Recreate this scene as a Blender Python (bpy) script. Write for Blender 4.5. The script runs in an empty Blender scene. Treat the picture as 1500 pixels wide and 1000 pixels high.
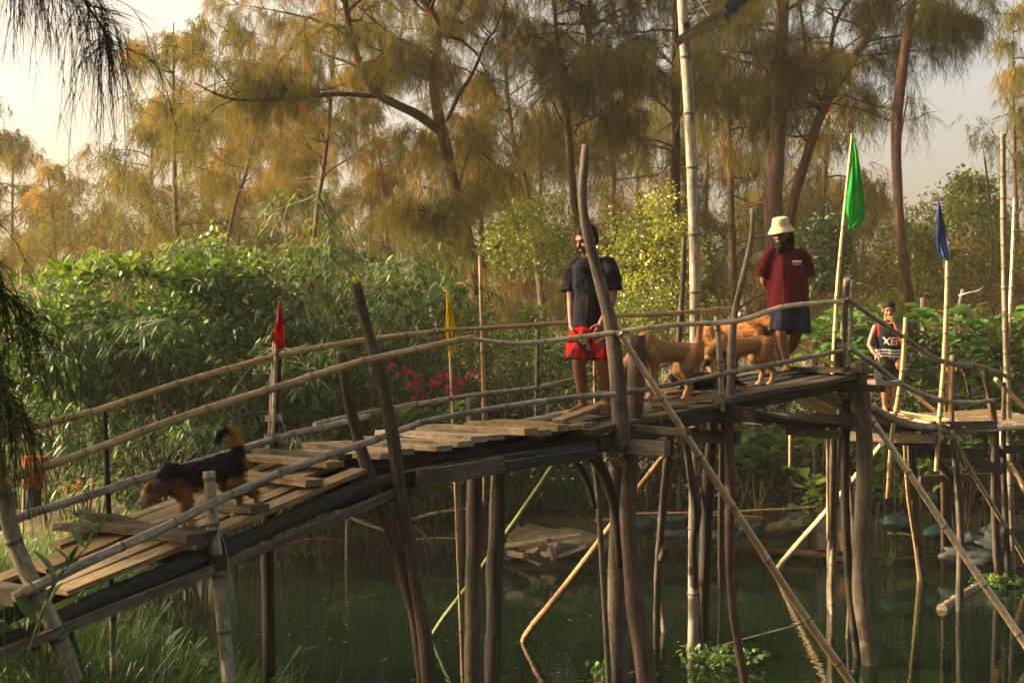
import bpy, bmesh, math, random
import numpy as np
from mathutils import Vector, Matrix, noise as mnoise

# ------------------------------------------------------------------ camera
SC = bpy.context.scene
COL = SC.collection
F = 2083.0            # focal length in photo pixels (50 mm on a 36 mm wide frame)
HZ = 520.0            # photo row of the horizon
H = 3.1               # eye height above the pond
cam_d = bpy.data.cameras.new('camera')
cam_d.lens = 50.0
cam_d.sensor_width = 36.0
cam_d.shift_y = (HZ - 500.0) / 1500.0
cam_d.clip_start = 0.1
cam_d.clip_end = 2000.0
cam_d.dof.use_dof = True
cam_d.dof.focus_distance = 13.0
cam_d.dof.aperture_fstop = 5.6
cam = bpy.data.objects.new('camera', cam_d)
COL.objects.link(cam)
cam.location = (0, 0, H)
cam.rotation_euler = (math.radians(90), 0, 0)
SC.camera = cam

# ------------------------------------------------------------------ sky and sun
SUN_EL = math.radians(21.0)
SUN_DIR = Vector((-0.99, 0.04, 0)).normalized()
world = bpy.data.worlds.new('World')
SC.world = world
world.use_nodes = True
wn = world.node_tree
wn.nodes.clear()
sky = wn.nodes.new('ShaderNodeTexSky')
sky.sky_type = 'NISHITA'
sky.sun_disc = False
sky.sun_elevation = SUN_EL
sky.sun_rotation = math.atan2(SUN_DIR.x, SUN_DIR.y)
sky.air_density = 0.4
sky.dust_density = 10.0
sky.ozone_density = 0.0
bg = wn.nodes.new('ShaderNodeBackground')
bg.inputs['Strength'].default_value = 0.15
wo = wn.nodes.new('ShaderNodeOutputWorld')
tint = wn.nodes.new('ShaderNodeMix'); tint.data_type = 'RGBA'; tint.blend_type = 'MULTIPLY'
tint.inputs[0].default_value = 1.0
tint.inputs[7].default_value = (1.0, 0.88, 0.63, 1)      # dusty, hazy air: a cream sky
wn.links.new(sky.outputs[0], tint.inputs[6])
wn.links.new(tint.outputs[2], bg.inputs[0])
wn.links.new(bg.outputs[0], wo.inputs[0])
sun_d = bpy.data.lights.new('sun', 'SUN')
sun_d.energy = 3.4
sun_d.angle = math.radians(1.5)
sun_d.color = (1.0, 0.73, 0.46)
sun = bpy.data.objects.new('sun', sun_d)
COL.objects.link(sun)
sun.location = (-20, -8, 20)
sv = Vector((SUN_DIR.x * math.cos(SUN_EL), SUN_DIR.y * math.cos(SUN_EL), math.sin(SUN_EL)))
sun.rotation_euler = (-sv).to_track_quat('-Z', 'Y').to_euler()

SC.view_settings.view_transform = 'Standard'
SC.view_settings.look = 'None'
SC.view_settings.gamma = 1.0
SC.view_settings.exposure = 2.38
cy = SC.cycles
cy.max_bounces = 6
cy.diffuse_bounces = 3
cy.glossy_bounces = 3
cy.transmission_bounces = 3
cy.transparent_max_bounces = 6
cy.volume_bounces = 0
cy.use_denoising = True
cy.sample_clamp_indirect = 4.0
cy.caustics_reflective = False
cy.caustics_refractive = False

# ------------------------------------------------------------------ pixel helpers
def P(px, py, D):
    return Vector(((px - 750.0) / F * D, D, H - (py - HZ) / F * D))
def wt(py):                 # distance of a point of the water surface seen at row py
    return F * H / (py - HZ)
AX, AY = 1.19, 12.03        # a point of the bridge's near edge, and the way the bridge runs
DX, DY = 0.669, 0.743
NX, NY = -0.743, 0.669
def tpar(px, off=0.0):
    k = (px - 750.0) / F
    ax, ay = AX + NX * off, AY + NY * off
    return (k * ay - ax) / (DX - k * DY)
def br(px, off=0.0):        # distance along the view axis where column px meets the bridge plane
    return AY + NY * off + DY * tpar(px, off)
ZD = [(-9, 1.30), (-7, 1.40), (-6.3, 1.54), (-5.45, 1.80), (-4.4, 2.05), (-3.35, 2.33), (-2.4, 2.42),
      (-0.7, 2.50), (0, 2.58), (1.07, 2.71), (3.04, 2.91), (3.6, 2.93)]
ZR = [(3.2, 2.86), (3.63, 2.66), (4.67, 2.38), (5.9, 2.27), (7.0, 2.25), (9.5, 2.25)]
def interp(tab, t):
    if t <= tab[0][0]: return tab[0][1]
    for (a, za), (b, zb) in zip(tab, tab[1:]):
        if t <= b: return za + (zb - za) * (t - a) / (b - a)
    return tab[-1][1]
def zd(t): return interp(ZD, t)
def zr(t, off=0.0): return interp(ZR, t) + 0.12 * off
def W(t, off, z): return Vector((AX + DX * t + NX * off, AY + DY * t + NY * off, z))

rng = random.Random(7)
nrg = np.random.default_rng(11)

# ------------------------------------------------------------------ scene helpers
def tag(o, label=None, cat=None, group=None, kind=None):
    if label: o['label'] = label
    if cat: o['category'] = cat
    if group: o['group'] = group
    if kind: o['kind'] = kind
    return o
def thing(name, label, cat, loc=(0, 0, 0), group=None):
    o = bpy.data.objects.new(name, None)
    o.empty_display_size = 0.2
    COL.objects.link(o)
    o.location = loc
    return tag(o, label, cat, group)
def wloc(o):
    p = Vector(o.location)
    while o.parent:
        o = o.parent
        p = p + Vector(o.location)
    return p
def link(name, me, mat=None, parent=None, loc=None):
    o = bpy.data.objects.new(name, me)
    COL.objects.link(o)
    if mat and not me.materials: me.materials.append(mat)
    if parent: o.parent = parent
    if loc is not None: o.location = loc
    return o

def catmull(pts, n=4):
    """pts: list of tuples (x,y,z,r...) -> smooth denser list"""
    A = [np.array(p, float) for p in pts]
    if len(A) < 3:
        return [A[0] + (A[-1] - A[0]) * i / (2 * n) for i in range(2 * n + 1)]
    A = [2 * A[0] - A[1]] + A + [2 * A[-1] - A[-2]]
    out = []
    for i in range(1, len(A) - 2):
        p0, p1, p2, p3 = A[i - 1:i + 3]
        for j in range(n):
            u = j / n
            out.append(0.5 * ((2 * p1) + (-p0 + p2) * u + (2 * p0 - 5 * p1 + 4 * p2 - p3) * u * u + (-p0 + 3 * p1 - 3 * p2 + p3) * u ** 3))
    out.append(A[-2])
    return out

class MB:
    def __init__(s):
        s.v, s.f, s.tc, s.ring = [], [], [], []
        s.mi = []
    def rings(s, frames, sides, cap=True, ringv=None, jit=0.0, seed=0):
        """frames: list of (pos, r) swept with a stable frame"""
        n = len(frames)
        b0 = len(s.v)
        P_ = [Vector(f[0][:3]) for f in frames]
        ref = None
        acc = 0.0
        off = rng.uniform(0, 50)
        for i in range(n):
            if i == 0: t = P_[1] - P_[0]
            elif i == n - 1: t = P_[-1] - P_[-2]
            else: t = P_[i + 1] - P_[i - 1]
            if t.length < 1e-9: t = Vector((0, 0, 1))
            t.normalize()
            if ref is None:
                ref = Vector((0, 1, 0)) if abs(t.y) < 0.8 else Vector((1, 0, 0))
            u = (ref - t * ref.dot(t)).normalized()
            ref = u
            w = t.cross(u)
            if i: acc += (P_[i] - P_[i - 1]).length
            r = frames[i][1]
            for k in range(sides):
                a = 2 * math.pi * k / sides
                rr = r
                if jit:
                    rr *= 1 + jit * mnoise.noise(Vector((math.cos(a) * 1.3 + off, math.sin(a) * 1.3, acc * 2.2 / max(0.03, 12 * r)))) * 2
                s.v.append(P_[i] + (u * math.cos(a) + w * math.sin(a)) * rr)
                s.tc.append((math.cos(a) * r + off, math.sin(a) * r, acc + off))
                s.ring.append(ringv[i] if ringv else 0.0)
            if i:
                for k in range(sides):
                    a0 = b0 + (i - 1) * sides + k; a1 = b0 + (i - 1) * sides + (k + 1) % sides
                    c0 = b0 + i * sides + k; c1 = b0 + i * sides + (k + 1) % sides
                    s.f.append((a0, a1, c1, c0))
        if cap:
            s.f.append(tuple(b0 + k for k in reversed(range(sides))))
            s.f.append(tuple(b0 + (n - 1) * sides + k for k in range(sides)))
        return s
    def timber(s, pts, sides=9, jit=0.10, n=4, cap=True):
        fr = [((p[0], p[1], p[2]), p[3]) for p in catmull(pts, n)]
        return s.rings(fr, sides, cap, None, jit)
    def bamboo(s, pts, node=0.33, sides=10, n=6, cap=True):
        c = catmull(pts, n)
        L = [0.0]
        for a, b in zip(c, c[1:]): L.append(L[-1] + float(np.linalg.norm(b[:3] - a[:3])))
        C = np.array(c)
        def at(d):
            return [float(np.interp(d, L, C[:, q])) for q in range(4)]
        fr, rv = [], []
        d = -rng.uniform(0, node)
        stations = []
        while d < L[-1]:
            step = node * rng.uniform(0.85, 1.15)
            e = min(0.006, node * .03)
            stations += [(d, 1.0, 0.0), (d + 0.01, 1.02, .15), (d + 0.016, 1.13, .6), (d + 0.026, 1.14, 1.0), (d + 0.034, 0.99, .8), (d + .05, .985, .1), (d + step * 0.5, 0.985, 0.0)]
            d += step
        stations = [x for x in stations if 0 < x[0] < L[-1]]
        stations = [(0, 1.0, 0.0)] + stations + [(L[-1], 1.0, 0.0)]
        for (x, k, rg) in stations:
            q = at(x)
            fr.append(((q[0], q[1], q[2]), q[3] * k)); rv.append(rg)
        s.rings(fr, sides, cap, rv, 0.012)
        return s
    def plank(s, a, b, w, h, up=(0, 0, 1), seg=4, jit=0.006, side=None, skew=0.0):
        """board from a to b (centre of its underside), width w, thickness h"""
        a, b = Vector(a), Vector(b)
        t = (b - a); L = t.length; t.normalize()
        up = Vector(up)
        sd = Vector(side) if side is not None else t.cross(up)
        sd = (sd - t * sd.dot(t)).normalized()
        u = sd.cross(t).normalized()
        if u.z < 0: u = -u
        b0 = len(s.v); off = rng.uniform(0, 50)
        ph = rng.uniform(0, 6)
        for i in range(seg + 1):
            x = i / seg
            c = a.lerp(b, x) + u * jit * 1.2 * math.sin(ph + 4 * x)
            for (q, z) in ((-.5, 0), (.5, 0), (.5, 1), (-.5, 1)):
                sk = (skew * q * w) if i in (0, seg) else 0
                s.v.append(c + sd * (q * w + rng.uniform(-jit, jit)) + u * (z * h + rng.uniform(-jit, jit) * .5) + t * sk)
                s.tc.append((q * w + off, z * h + off * .3, x * L + off)); s.ring.append(0.0)
        for i in range(seg):
            q0 = b0 + i * 4; q1 = q0 + 4
            for k in range(4):
                s.f.append((q0 + k, q0 + (k + 1) % 4, q1 + (k + 1) % 4, q1 + k))
        s.f.append((b0 + 3, b0 + 2, b0 + 1, b0))
        e = b0 + seg * 4
        s.f.append((e, e + 1, e + 2, e + 3))
        return s
    def blob(s, c, rx, ry, rz, seed=0, amp=0.15, nu=10, nv=7, freq=1.5):
        b0 = len(s.v); c = Vector(c)
        for j in range(nv + 1):
            th = math.pi * j / nv
            for i in range(nu):
                a = 2 * math.pi * i / nu
                d = Vector((math.sin(th) * math.cos(a), math.sin(th) * math.sin(a), math.cos(th)))
                k = 1 + amp * 2 * mnoise.noise(d * freq + Vector((seed * 7.3, seed * 1.7, 0)))
                s.v.append(c + Vector((d.x * rx, d.y * ry, d.z * rz)) * k)
                s.tc.append((d.x * rx + seed, d.y * ry, d.z * rz)); s.ring.append(0.0)
        for j in range(nv):
            for i in range(nu):
                s.f.append((b0 + j * nu + i, b0 + (j + 1) * nu + i, b0 + (j + 1) * nu + (i + 1) % nu, b0 + j * nu + (i + 1) % nu))
        return s
    def mesh(s, name, org=Vector((0, 0, 0)), smooth=False):
        me = bpy.data.meshes.new(name)
        me.from_pydata([tuple(Vector(q) - org) for q in s.v], [], s.f)
        at = me.attributes.new('tc', 'FLOAT_VECTOR', 'POINT')
        at.data.foreach_set('vector', np.array(s.tc, dtype=np.float32).ravel())
        at = me.attributes.new('ring', 'FLOAT', 'POINT')
        at.data.foreach_set('value', np.array(s.ring, dtype=np.float32))
        if smooth:
            me.polygons.foreach_set('use_smooth', [len(p.vertices) <= 4 for p in me.polygons])
        me.validate()
        me.update()
        return me
    def build(s, name, mat, parent=None, smooth=False):
        V = np.array([tuple(q) for q in s.v])
        org = Vector((float(V[:, 0].mean()), float(V[:, 1].mean()), float(V[:, 2].min())))
        me = s.mesh(name, org, smooth)
        o = link(name, me, mat, parent)
        o.location = org - (wloc(parent) if parent else Vector((0, 0, 0)))
        return o

def tri_mesh(name, V, T, var=None, smooth=False):
    """fast triangle mesh from numpy arrays"""
    me = bpy.data.meshes.new(name)
    V = np.ascontiguousarray(V, dtype=np.float32); T = np.ascontiguousarray(T, dtype=np.int32)
    me.vertices.add(len(V)); me.vertices.foreach_set('co', V.ravel())
    me.loops.add(T.size); me.loops.foreach_set('vertex_index', T.ravel())
    me.polygons.add(len(T)); me.polygons.foreach_set('loop_start', np.arange(0, T.size, 3, dtype=np.int32))
    if smooth: me.polygons.foreach_set('use_smooth', np.ones(len(T), dtype=bool))
    if var is not None:
        a = me.attributes.new('var', 'FLOAT', 'POINT')
        a.data.foreach_set('value', np.ascontiguousarray(var, dtype=np.float32))
    me.update(calc_edges=True)
    return me

# ------------------------------------------------------------------ materials
MAT = {}
def newmat(name):
    m = bpy.data.materials.new(name); m.use_nodes = True
    nt = m.node_tree; nt.nodes.clear()
    out = nt.nodes.new('ShaderNodeOutputMaterial')
    MAT[name] = m
    return m, nt, out
def N(nt, kind, **kw):
    n = nt.nodes.new(kind)
    for k, v in kw.items():
        if k in n.inputs: n.inputs[k].default_value = v
        else: setattr(n, k, v)
    return n
def ramp(nt, src, stops):
    r = nt.nodes.new('ShaderNodeValToRGB')
    el = r.color_ramp.elements
    while len(el) < len(stops): el.new(0.5)
    for e, (p, c) in zip(el, stops):
        e.position = p; e.color = (c[0], c[1], c[2], 1)
    nt.links.new(src, r.inputs[0])
    return r.outputs[0]
def mix(nt, fac, a, b, mode='MIX'):
    m = nt.nodes.new('ShaderNodeMix'); m.data_type = 'RGBA'; m.blend_type = mode
    for sock, v in ((m.inputs[0], fac), (m.inputs[6], a), (m.inputs[7], b)):
        if isinstance(v, bpy.types.NodeSocket): nt.links.new(v, sock)
        elif isinstance(v, (int, float)): sock.default_value = v
        else: sock.default_value = (v[0], v[1], v[2], 1)
    return m.outputs[2]
def math_(nt, op, a, b=0.5):
    m = nt.nodes.new('ShaderNodeMath'); m.operation = op
    for sock, v in ((m.inputs[0], a), (m.inputs[1], b)):
        if isinstance(v, bpy.types.NodeSocket): nt.links.new(v, sock)
        else: sock.default_value = v
    return m.outputs[0]
def mapped(nt, src, scale):
    mp = nt.nodes.new('ShaderNodeMapping'); mp.inputs['Scale'].default_value = scale
    nt.links.new(src, mp.inputs[0]); return mp.outputs[0]
def noise_(nt, vec, scale, detail=4, rough=0.6):
    n = nt.nodes.new('ShaderNodeTexNoise')
    n.inputs['Scale'].default_value = scale; n.inputs['Detail'].default_value = detail; n.inputs['Roughness'].default_value = rough
    if vec is not None: nt.links.new(vec, n.inputs['Vector'])
    return n.outputs[0]
def attr(nt, name, out='Vector'):
    a = nt.nodes.new('ShaderNodeAttribute'); a.attribute_name = name
    return a.outputs[out]
def objrand(nt):
    return nt.nodes.new('ShaderNodeObjectInfo').outputs['Random']
def principled(nt, out, col, rough=0.7, bump=None, bstr=0.3, bdist=0.01, spec=0.3):
    b = nt.nodes.new('ShaderNodeBsdfPrincipled')
    if isinstance(col, bpy.types.NodeSocket): nt.links.new(col, b.inputs['Base Color'])
    else: b.inputs['Base Color'].default_value = (col[0], col[1], col[2], 1)
    if isinstance(rough, bpy.types.NodeSocket): nt.links.new(rough, b.inputs['Roughness'])
    else: b.inputs['Roughness'].default_value = rough
    b.inputs['Specular IOR Level'].default_value = spec
    if bump is not None:
        bn = nt.nodes.new('ShaderNodeBump'); bn.inputs['Strength'].default_value = bstr; bn.inputs['Distance'].default_value = bdist
        nt.links.new(bump, bn.inputs['Height']); nt.links.new(bn.outputs[0], b.inputs['Normal'])
    nt.links.new(b.outputs[0], out.inputs[0])
    return b

def wood(name, dark, mid, light, rough=0.8, grain=1.0, bstr=0.5, stain=(0.03, 0.028, 0.025), stain_amt=0.5, bamboo=False, spec=0.25, ms=1.0):
    m, nt, out = newmat(name)
    tc = attr(nt, 'tc')
    g = noise_(nt, mapped(nt, tc, (60 * grain, 60 * grain, 2.5)), 1.0, 5, 0.65)
    big = noise_(nt, mapped(nt, tc, (9, 9, 2.4)), 1.0, 5, 0.7)
    mot = noise_(nt, mapped(nt, tc, (38 * ms, 38 * ms, 16 * ms)), 1.0, 4, 0.7)
    c = ramp(nt, g, [(0.28, dark), (0.5, mid), (0.75, light)])
    c = mix(nt, 0.75, c, ramp(nt, mot, [(0.32, (0.42, 0.42, 0.44)), (0.5, (0.95, 0.95, 0.95)), (0.7, (1.5, 1.48, 1.42))]), 'MULTIPLY')
    st = ramp(nt, big, [(0.42, (0, 0, 0)), (0.62, (1, 1, 1))])
    c = mix(nt, math_(nt, 'MULTIPLY', st, stain_amt), c, stain)
    r = objrand(nt)
    v = math_(nt, 'MULTIPLY_ADD', r, 0.5)
    v.node.inputs[2].default_value = 0.75
    hs = nt.nodes.new('ShaderNodeHueSaturation')
    nt.links.new(v, hs.inputs['Value']); nt.links.new(c, hs.inputs['Color'])
    sat = math_(nt, 'MULTIPLY_ADD', r, -0.45); sat.node.inputs[2].default_value = 1.15
    nt.links.new(sat, hs.inputs['Saturation'])
    c = hs.outputs[0]
    if bamboo:
        c = mix(nt, math_(nt, 'MULTIPLY', attr(nt, 'ring', 'Fac'), 0.75), c, (0.05, 0.035, 0.02))
        sp = noise_(nt, mapped(nt, tc, (50, 50, 25)), 1.0, 2)
        c = mix(nt, math_(nt, 'MULTIPLY', ramp(nt, sp, [(0.66, (0, 0, 0)), (0.74, (1, 1, 1))]), 0.5), c, stain)
    principled(nt, out, c, rough, g, bstr, 0.006, spec)
    return m
wood('bamboo_tan', (0.2376, 0.1535, 0.0644), (0.4158, 0.2871, 0.1288), (0.5148, 0.3861, 0.2079), 0.5, 0.6, 0.12, (0.0990, 0.0742, 0.0445), 0.45, True, 0.4)
wood('bamboo_grey', (0.1188, 0.1030, 0.0752), (0.2376, 0.2059, 0.1465), (0.3326, 0.3010, 0.2297), 0.65, 0.8, 0.25, (0.0356, 0.0317, 0.0277), 0.75, True)
wood('bamboo_green', (0.0360, 0.0612, 0.0144), (0.0720, 0.1080, 0.0252), (0.1224, 0.1584, 0.0504), 0.4, 0.6, 0.1, (0.1152, 0.0936, 0.0432), 0.3, True, 0.5)
wood('bamboo_orange', (0.1584, 0.0792, 0.0288), (0.2736, 0.1512, 0.0576), (0.3456, 0.2160, 0.0936), 0.5, 0.6, 0.12, (0.0576, 0.0360, 0.0216), 0.4, True, 0.4)
wood('plank_tan', (0.1154, 0.0779, 0.0404), (0.2193, 0.1587, 0.0866), (0.2886, 0.2193, 0.1328), 0.75, 1.0, 0.4, (0.0577, 0.0462, 0.0317), 0.45)
wood('plank_grey', (0.0433, 0.0358, 0.0277), (0.0952, 0.0808, 0.0606), (0.1558, 0.1356, 0.1039), 0.85, 1.0, 0.7, (0.0202, 0.0173, 0.0150), 0.6)
wood('plank_dark', (0.0127, 0.0115, 0.0104), (0.0317, 0.0277, 0.0231), (0.0635, 0.0548, 0.0450), 0.85, 1.0, 0.8, (0.0104, 0.0098, 0.0092), 0.6)
wood('bark_log', (0.0173, 0.0139, 0.0104), (0.0491, 0.0375, 0.0260), (0.0924, 0.0750, 0.0519), 0.95, 0.9, 1.0, (0.0173, 0.0150, 0.0115), 0.5)
wood('post_brown', (0.0317, 0.0243, 0.0173), (0.0808, 0.0606, 0.0416), (0.1385, 0.1097, 0.0779), 0.85, 0.7, 0.6, (0.0202, 0.0173, 0.0144), 0.65)
wood('post_grey', (0.0433, 0.0358, 0.0277), (0.1097, 0.0895, 0.0647), (0.1789, 0.1501, 0.1097), 0.85, 0.8, 0.6, (0.0231, 0.0197, 0.0161), 0.6)
wood('post_dark', (0.0127, 0.0104, 0.0087), (0.0317, 0.0248, 0.0190), (0.0635, 0.0491, 0.0370), 0.8, 0.8, 0.7, (0.0115, 0.0104, 0.0092), 0.5)
wood('post_red', (0.0289, 0.0161, 0.0104), (0.0693, 0.0358, 0.0219), (0.1154, 0.0664, 0.0416), 0.85, 0.8, 0.7, (0.0202, 0.0139, 0.0115), 0.6)
wood('tree_bark', (0.012, 0.005, 0.003), (0.045, 0.016, 0.008), (0.13, 0.045, 0.018), 0.95, 0.35, 1.0, (0.02, 0.011, 0.008), 0.6, ms=0.3)
wood('tree_bark_pale', (0.0350, 0.0220, 0.0140), (0.0850, 0.0520, 0.0320), (0.1500, 0.0980, 0.0600), 0.95, 0.3, 0.8, (0.0400, 0.0280, 0.0200), 0.5, ms=0.3)
wood('stem_brown', (0.0370, 0.0296, 0.0163), (0.0814, 0.0629, 0.0333), (0.1332, 0.1036, 0.0592), 0.85, 0.6, 0.4)

def foliage(name, c0, c1, c2, trans=0.45, rough=0.5, tint=(1.0, 1.0, 0.55), spec=True):
    """leaf: diffuse + light coming through + a little gloss; colour varies leaf by leaf ('var') and plant by plant"""
    m, nt, out = newmat(name)
    v = attr(nt, 'var', 'Fac')
    c = ramp(nt, v, [(0.0, c0), (0.55, c1), (1.0, c2)])
    hs = nt.nodes.new('ShaderNodeHueSaturation')
    vv = math_(nt, 'MULTIPLY_ADD', objrand(nt), 0.5); vv.node.inputs[2].default_value = 0.75
    nt.links.new(vv, hs.inputs['Value']); nt.links.new(c, hs.inputs['Color'])
    c = hs.outputs[0]
    d = nt.nodes.new('ShaderNodeBsdfDiffuse'); nt.links.new(c, d.inputs[0])
    t = nt.nodes.new('ShaderNodeBsdfTranslucent')
    nt.links.new(mix(nt, 1.0, c, tint, 'MULTIPLY'), t.inputs[0])
    ms = nt.nodes.new('ShaderNodeMixShader'); ms.inputs[0].default_value = trans
    nt.links.new(d.outputs[0], ms.inputs[1]); nt.links.new(t.outputs[0], ms.inputs[2])
    last = ms
    if spec:
        g = nt.nodes.new('ShaderNodeBsdfGlossy'); g.inputs['Roughness'].default_value = rough
        m2 = nt.nodes.new('ShaderNodeMixShader'); m2.inputs[0].default_value = 0.05
        nt.links.new(ms.outputs[0], m2.inputs[1]); nt.links.new(g.outputs[0], m2.inputs[2]); last = m2
    nt.links.new(last.outputs[0], out.inputs[0])
    return m
foliage('needle', (0.036, 0.050, 0.016), (0.085, 0.084, 0.023), (0.21, 0.118, 0.030), 0.55, spec=False, tint=(1, .9, .5))  # gold end of this and the next range paints warm sunlit tufts
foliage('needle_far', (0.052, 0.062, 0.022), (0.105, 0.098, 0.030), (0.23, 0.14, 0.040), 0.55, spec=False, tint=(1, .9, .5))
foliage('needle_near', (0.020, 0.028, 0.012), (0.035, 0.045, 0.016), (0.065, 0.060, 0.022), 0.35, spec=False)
foliage('bamboo_leaf', (0.016, 0.048, 0.011), (0.040, 0.094, 0.016), (0.16, 0.20, 0.022), 0.45)
foliage('broad_leaf', (0.03, 0.09, 0.018), (0.075, 0.165, 0.028), (0.18, 0.26, 0.04), 0.45)
foliage('broad_leaf_bright', (0.05, 0.10, 0.015), (0.10, 0.165, 0.02), (0.19, 0.23, 0.035), 0.5)
foliage('yellow_leaf', (0.07, 0.11, 0.013), (0.17, 0.20, 0.02), (0.33, 0.28, 0.035), 0.55)
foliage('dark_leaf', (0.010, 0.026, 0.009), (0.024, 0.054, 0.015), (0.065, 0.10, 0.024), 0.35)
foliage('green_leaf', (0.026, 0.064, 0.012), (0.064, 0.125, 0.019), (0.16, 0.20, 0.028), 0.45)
foliage('strap_leaf', (0.03, 0.08, 0.02), (0.06, 0.14, 0.03), (0.15, 0.23, 0.05), 0.4, 0.35)
foliage('grass', (0.022, 0.06, 0.014), (0.05, 0.11, 0.024), (0.12, 0.165, 0.045), 0.4)
foliage('petal_pink', (0.22, 0.006, 0.03), (0.45, 0.013, 0.07), (0.60, 0.04, 0.14), 0.4, tint=(1, 1, 1))
foliage('petal_orange', (0.30, 0.05, 0.02), (0.36, 0.10, 0.05), (0.40, 0.18, 0.10), 0.4, tint=(1, 1, 1))
foliage('dry_leaf', (0.05, 0.035, 0.015), (0.12, 0.075, 0.03), (0.20, 0.15, 0.07), 0.2, tint=(1, 1, 1))

def plain(name, col, rough=0.7, var=0.25, scale=8.0, bstr=0.2, spec=0.3):
    m, nt, out = newmat(name)
    co = nt.nodes.new('ShaderNodeTexCoord').outputs['Object']
    n = noise_(nt, co, scale, 4)
    c = mix(nt, n, [x * (1 - var) for x in col], [min(1, x * (1 + var)) for x in col])
    principled(nt, out, c, rough, n, bstr, 0.01, spec)
    return m
plain('cloth_red', (0.42, 0.010, 0.010), 0.8, .15)
plain('cloth_yellow', (0.50, 0.27, 0.008), 0.8, .15)
plain('cloth_green', (0.015, 0.36, 0.035), 0.8, .12)
plain('cloth_blue', (0.035, 0.06, 0.22), 0.8, .15)
plain('black_plastic', (0.010, 0.013, 0.016), 0.45, .2)
plain('tarp_teal', (0.008, 0.034, 0.038), 0.5, .7, 5)
plain('sack_grey', (0.055, 0.05, 0.036), 0.9, .5, 7)
plain('sack_dark', (0.016, 0.024, 0.024), 0.7, .5, 6)
plain('clay_pot', (0.22, 0.12, 0.075), 0.8, .25)
plain('pot_black', (0.02, 0.022, 0.024), 0.6, .3)
plain('pot_blue', (0.03, 0.10, 0.14), 0.5, .3)
plain('cloth_orange', (0.55, 0.18, 0.02), 0.85, .25)
plain('denim', (0.03, 0.045, 0.08), 0.85, .3)
plain('stone', (0.11, 0.105, 0.09), 0.9, .4, 5, .6)
plain('sheet_grey', (0.09, 0.085, 0.075), 0.7, .35, 4)
plain('white_paint', (0.34, 0.32, 0.28), 0.6, .15)
plain('rust', (0.26, 0.095, 0.04), 0.8, .4, 6)
plain('wire', (0.18, 0.17, 0.15), 0.5, .2)
plain('wire_dark', (0.02, 0.02, 0.02), 0.6, .2)
plain('twine', (0.42, 0.20, 0.05), 0.9, .3)

def vcol(name, rough=0.8, bump=60.0, bstr=0.3, spec=0.2):
    m, nt, out = newmat(name)
    c = attr(nt, 'col', 'Color')
    co = nt.nodes.new('ShaderNodeTexCoord').outputs['Object']
    n = noise_(nt, co, bump, 4)
    c2 = mix(nt, 0.5, c, ramp(nt, n, [(0.3, (0.55, 0.55, 0.55)), (0.7, (1.0, 1.0, 1.0))]), 'MULTIPLY')
    principled(nt, out, c2, rough, n, bstr, 0.006, spec)
    return m
def cloth(name, col):
    m, nt, out = newmat(name)
    co = nt.nodes.new('ShaderNodeTexCoord').outputs['Object']
    n = noise_(nt, co, 9, 4); w = noise_(nt, co, 220, 2)
    c = mix(nt, n, [x * .75 for x in col], [x * 1.2 for x in col])
    c = mix(nt, .5, c, ramp(nt, w, [(.35, (.7, .7, .7)), (.65, (1, 1, 1))]), 'MULTIPLY')
    d = nt.nodes.new('ShaderNodeBsdfDiffuse'); t = nt.nodes.new('ShaderNodeBsdfTranslucent')
    nt.links.new(c, d.inputs[0]); nt.links.new(c, t.inputs[0])
    ms = nt.nodes.new('ShaderNodeMixShader'); ms.inputs[0].default_value = .35
    nt.links.new(d.outputs[0], ms.inputs[1]); nt.links.new(t.outputs[0], ms.inputs[2]); nt.links.new(ms.outputs[0], out.inputs[0])
for nm_, c_ in (('flag_red', (.45, .010, .010)), ('flag_yellow', (.50, .34, .01)), ('flag_green', (.02, .30, .04)), ('flag_blue', (.045, .075, .23))):
    cloth(nm_, c_)
vcol('skin', 0.5, 35, .08, .35)
vcol('fur', 0.95, 130, .6, .12)
vcol('fabric', 0.9, 90, .15, .1)

# ------------------------------------------------------------------ terrain, water
POND = np.array([(-0.3, 6.9), (-0.8, 9.0), (-1.5, 10.6), (-2.3, 11.8), (-3.2, 12.9), (-3.9, 14.5), (-4.35, 17.5), (-4.5, 20.5), (-4.1, 22.1), (-2, 22.4), (-0.5, 21.9),
                 (-0.05, 20.5), (1.25, 20.4), (1.7, 21.7), (4, 22.0), (6, 21.3), (7.3, 20.7), (9.5, 19.8), (12, 17), (11.5, 12), (9, 8), (5, 6.2), (1.2, 5.8)])
def pond_sd(X, Y):
    """signed distance to the shoreline, negative in the water"""
    x = X.ravel(); y = Y.ravel()
    d = np.full(x.shape, 1e9); inside = np.zeros(x.shape, bool)
    n = len(POND)
    for i in range(n):
        ax, ay = POND[i]; bx, by = POND[(i + 1) % n]
        ex, ey = bx - ax, by - ay
        u = np.clip(((x - ax) * ex + (y - ay) * ey) / (ex * ex + ey * ey), 0, 1)
        d = np.minimum(d, np.hypot(x - ax - u * ex, y - ay - u * ey))
        c = ((ay > y) != (by > y)) & (x < (bx - ax) * (y - ay) / (by - ay + 1e-12) + ax)
        inside ^= c
    return np.where(inside, -d, d).reshape(X.shape)
def sstep(a, b, x):
    u = np.clip((x - a) / (b - a), 0, 1)
    return u * u * (3 - 2 * u)
def vnoise(X, Y, s):
    return np.sin(X * s + 1.3 * np.sin(Y * s * .7 + 1)) * np.cos(Y * s * 1.1 + 1.7 * np.sin(X * s * .6)) * .5
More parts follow.
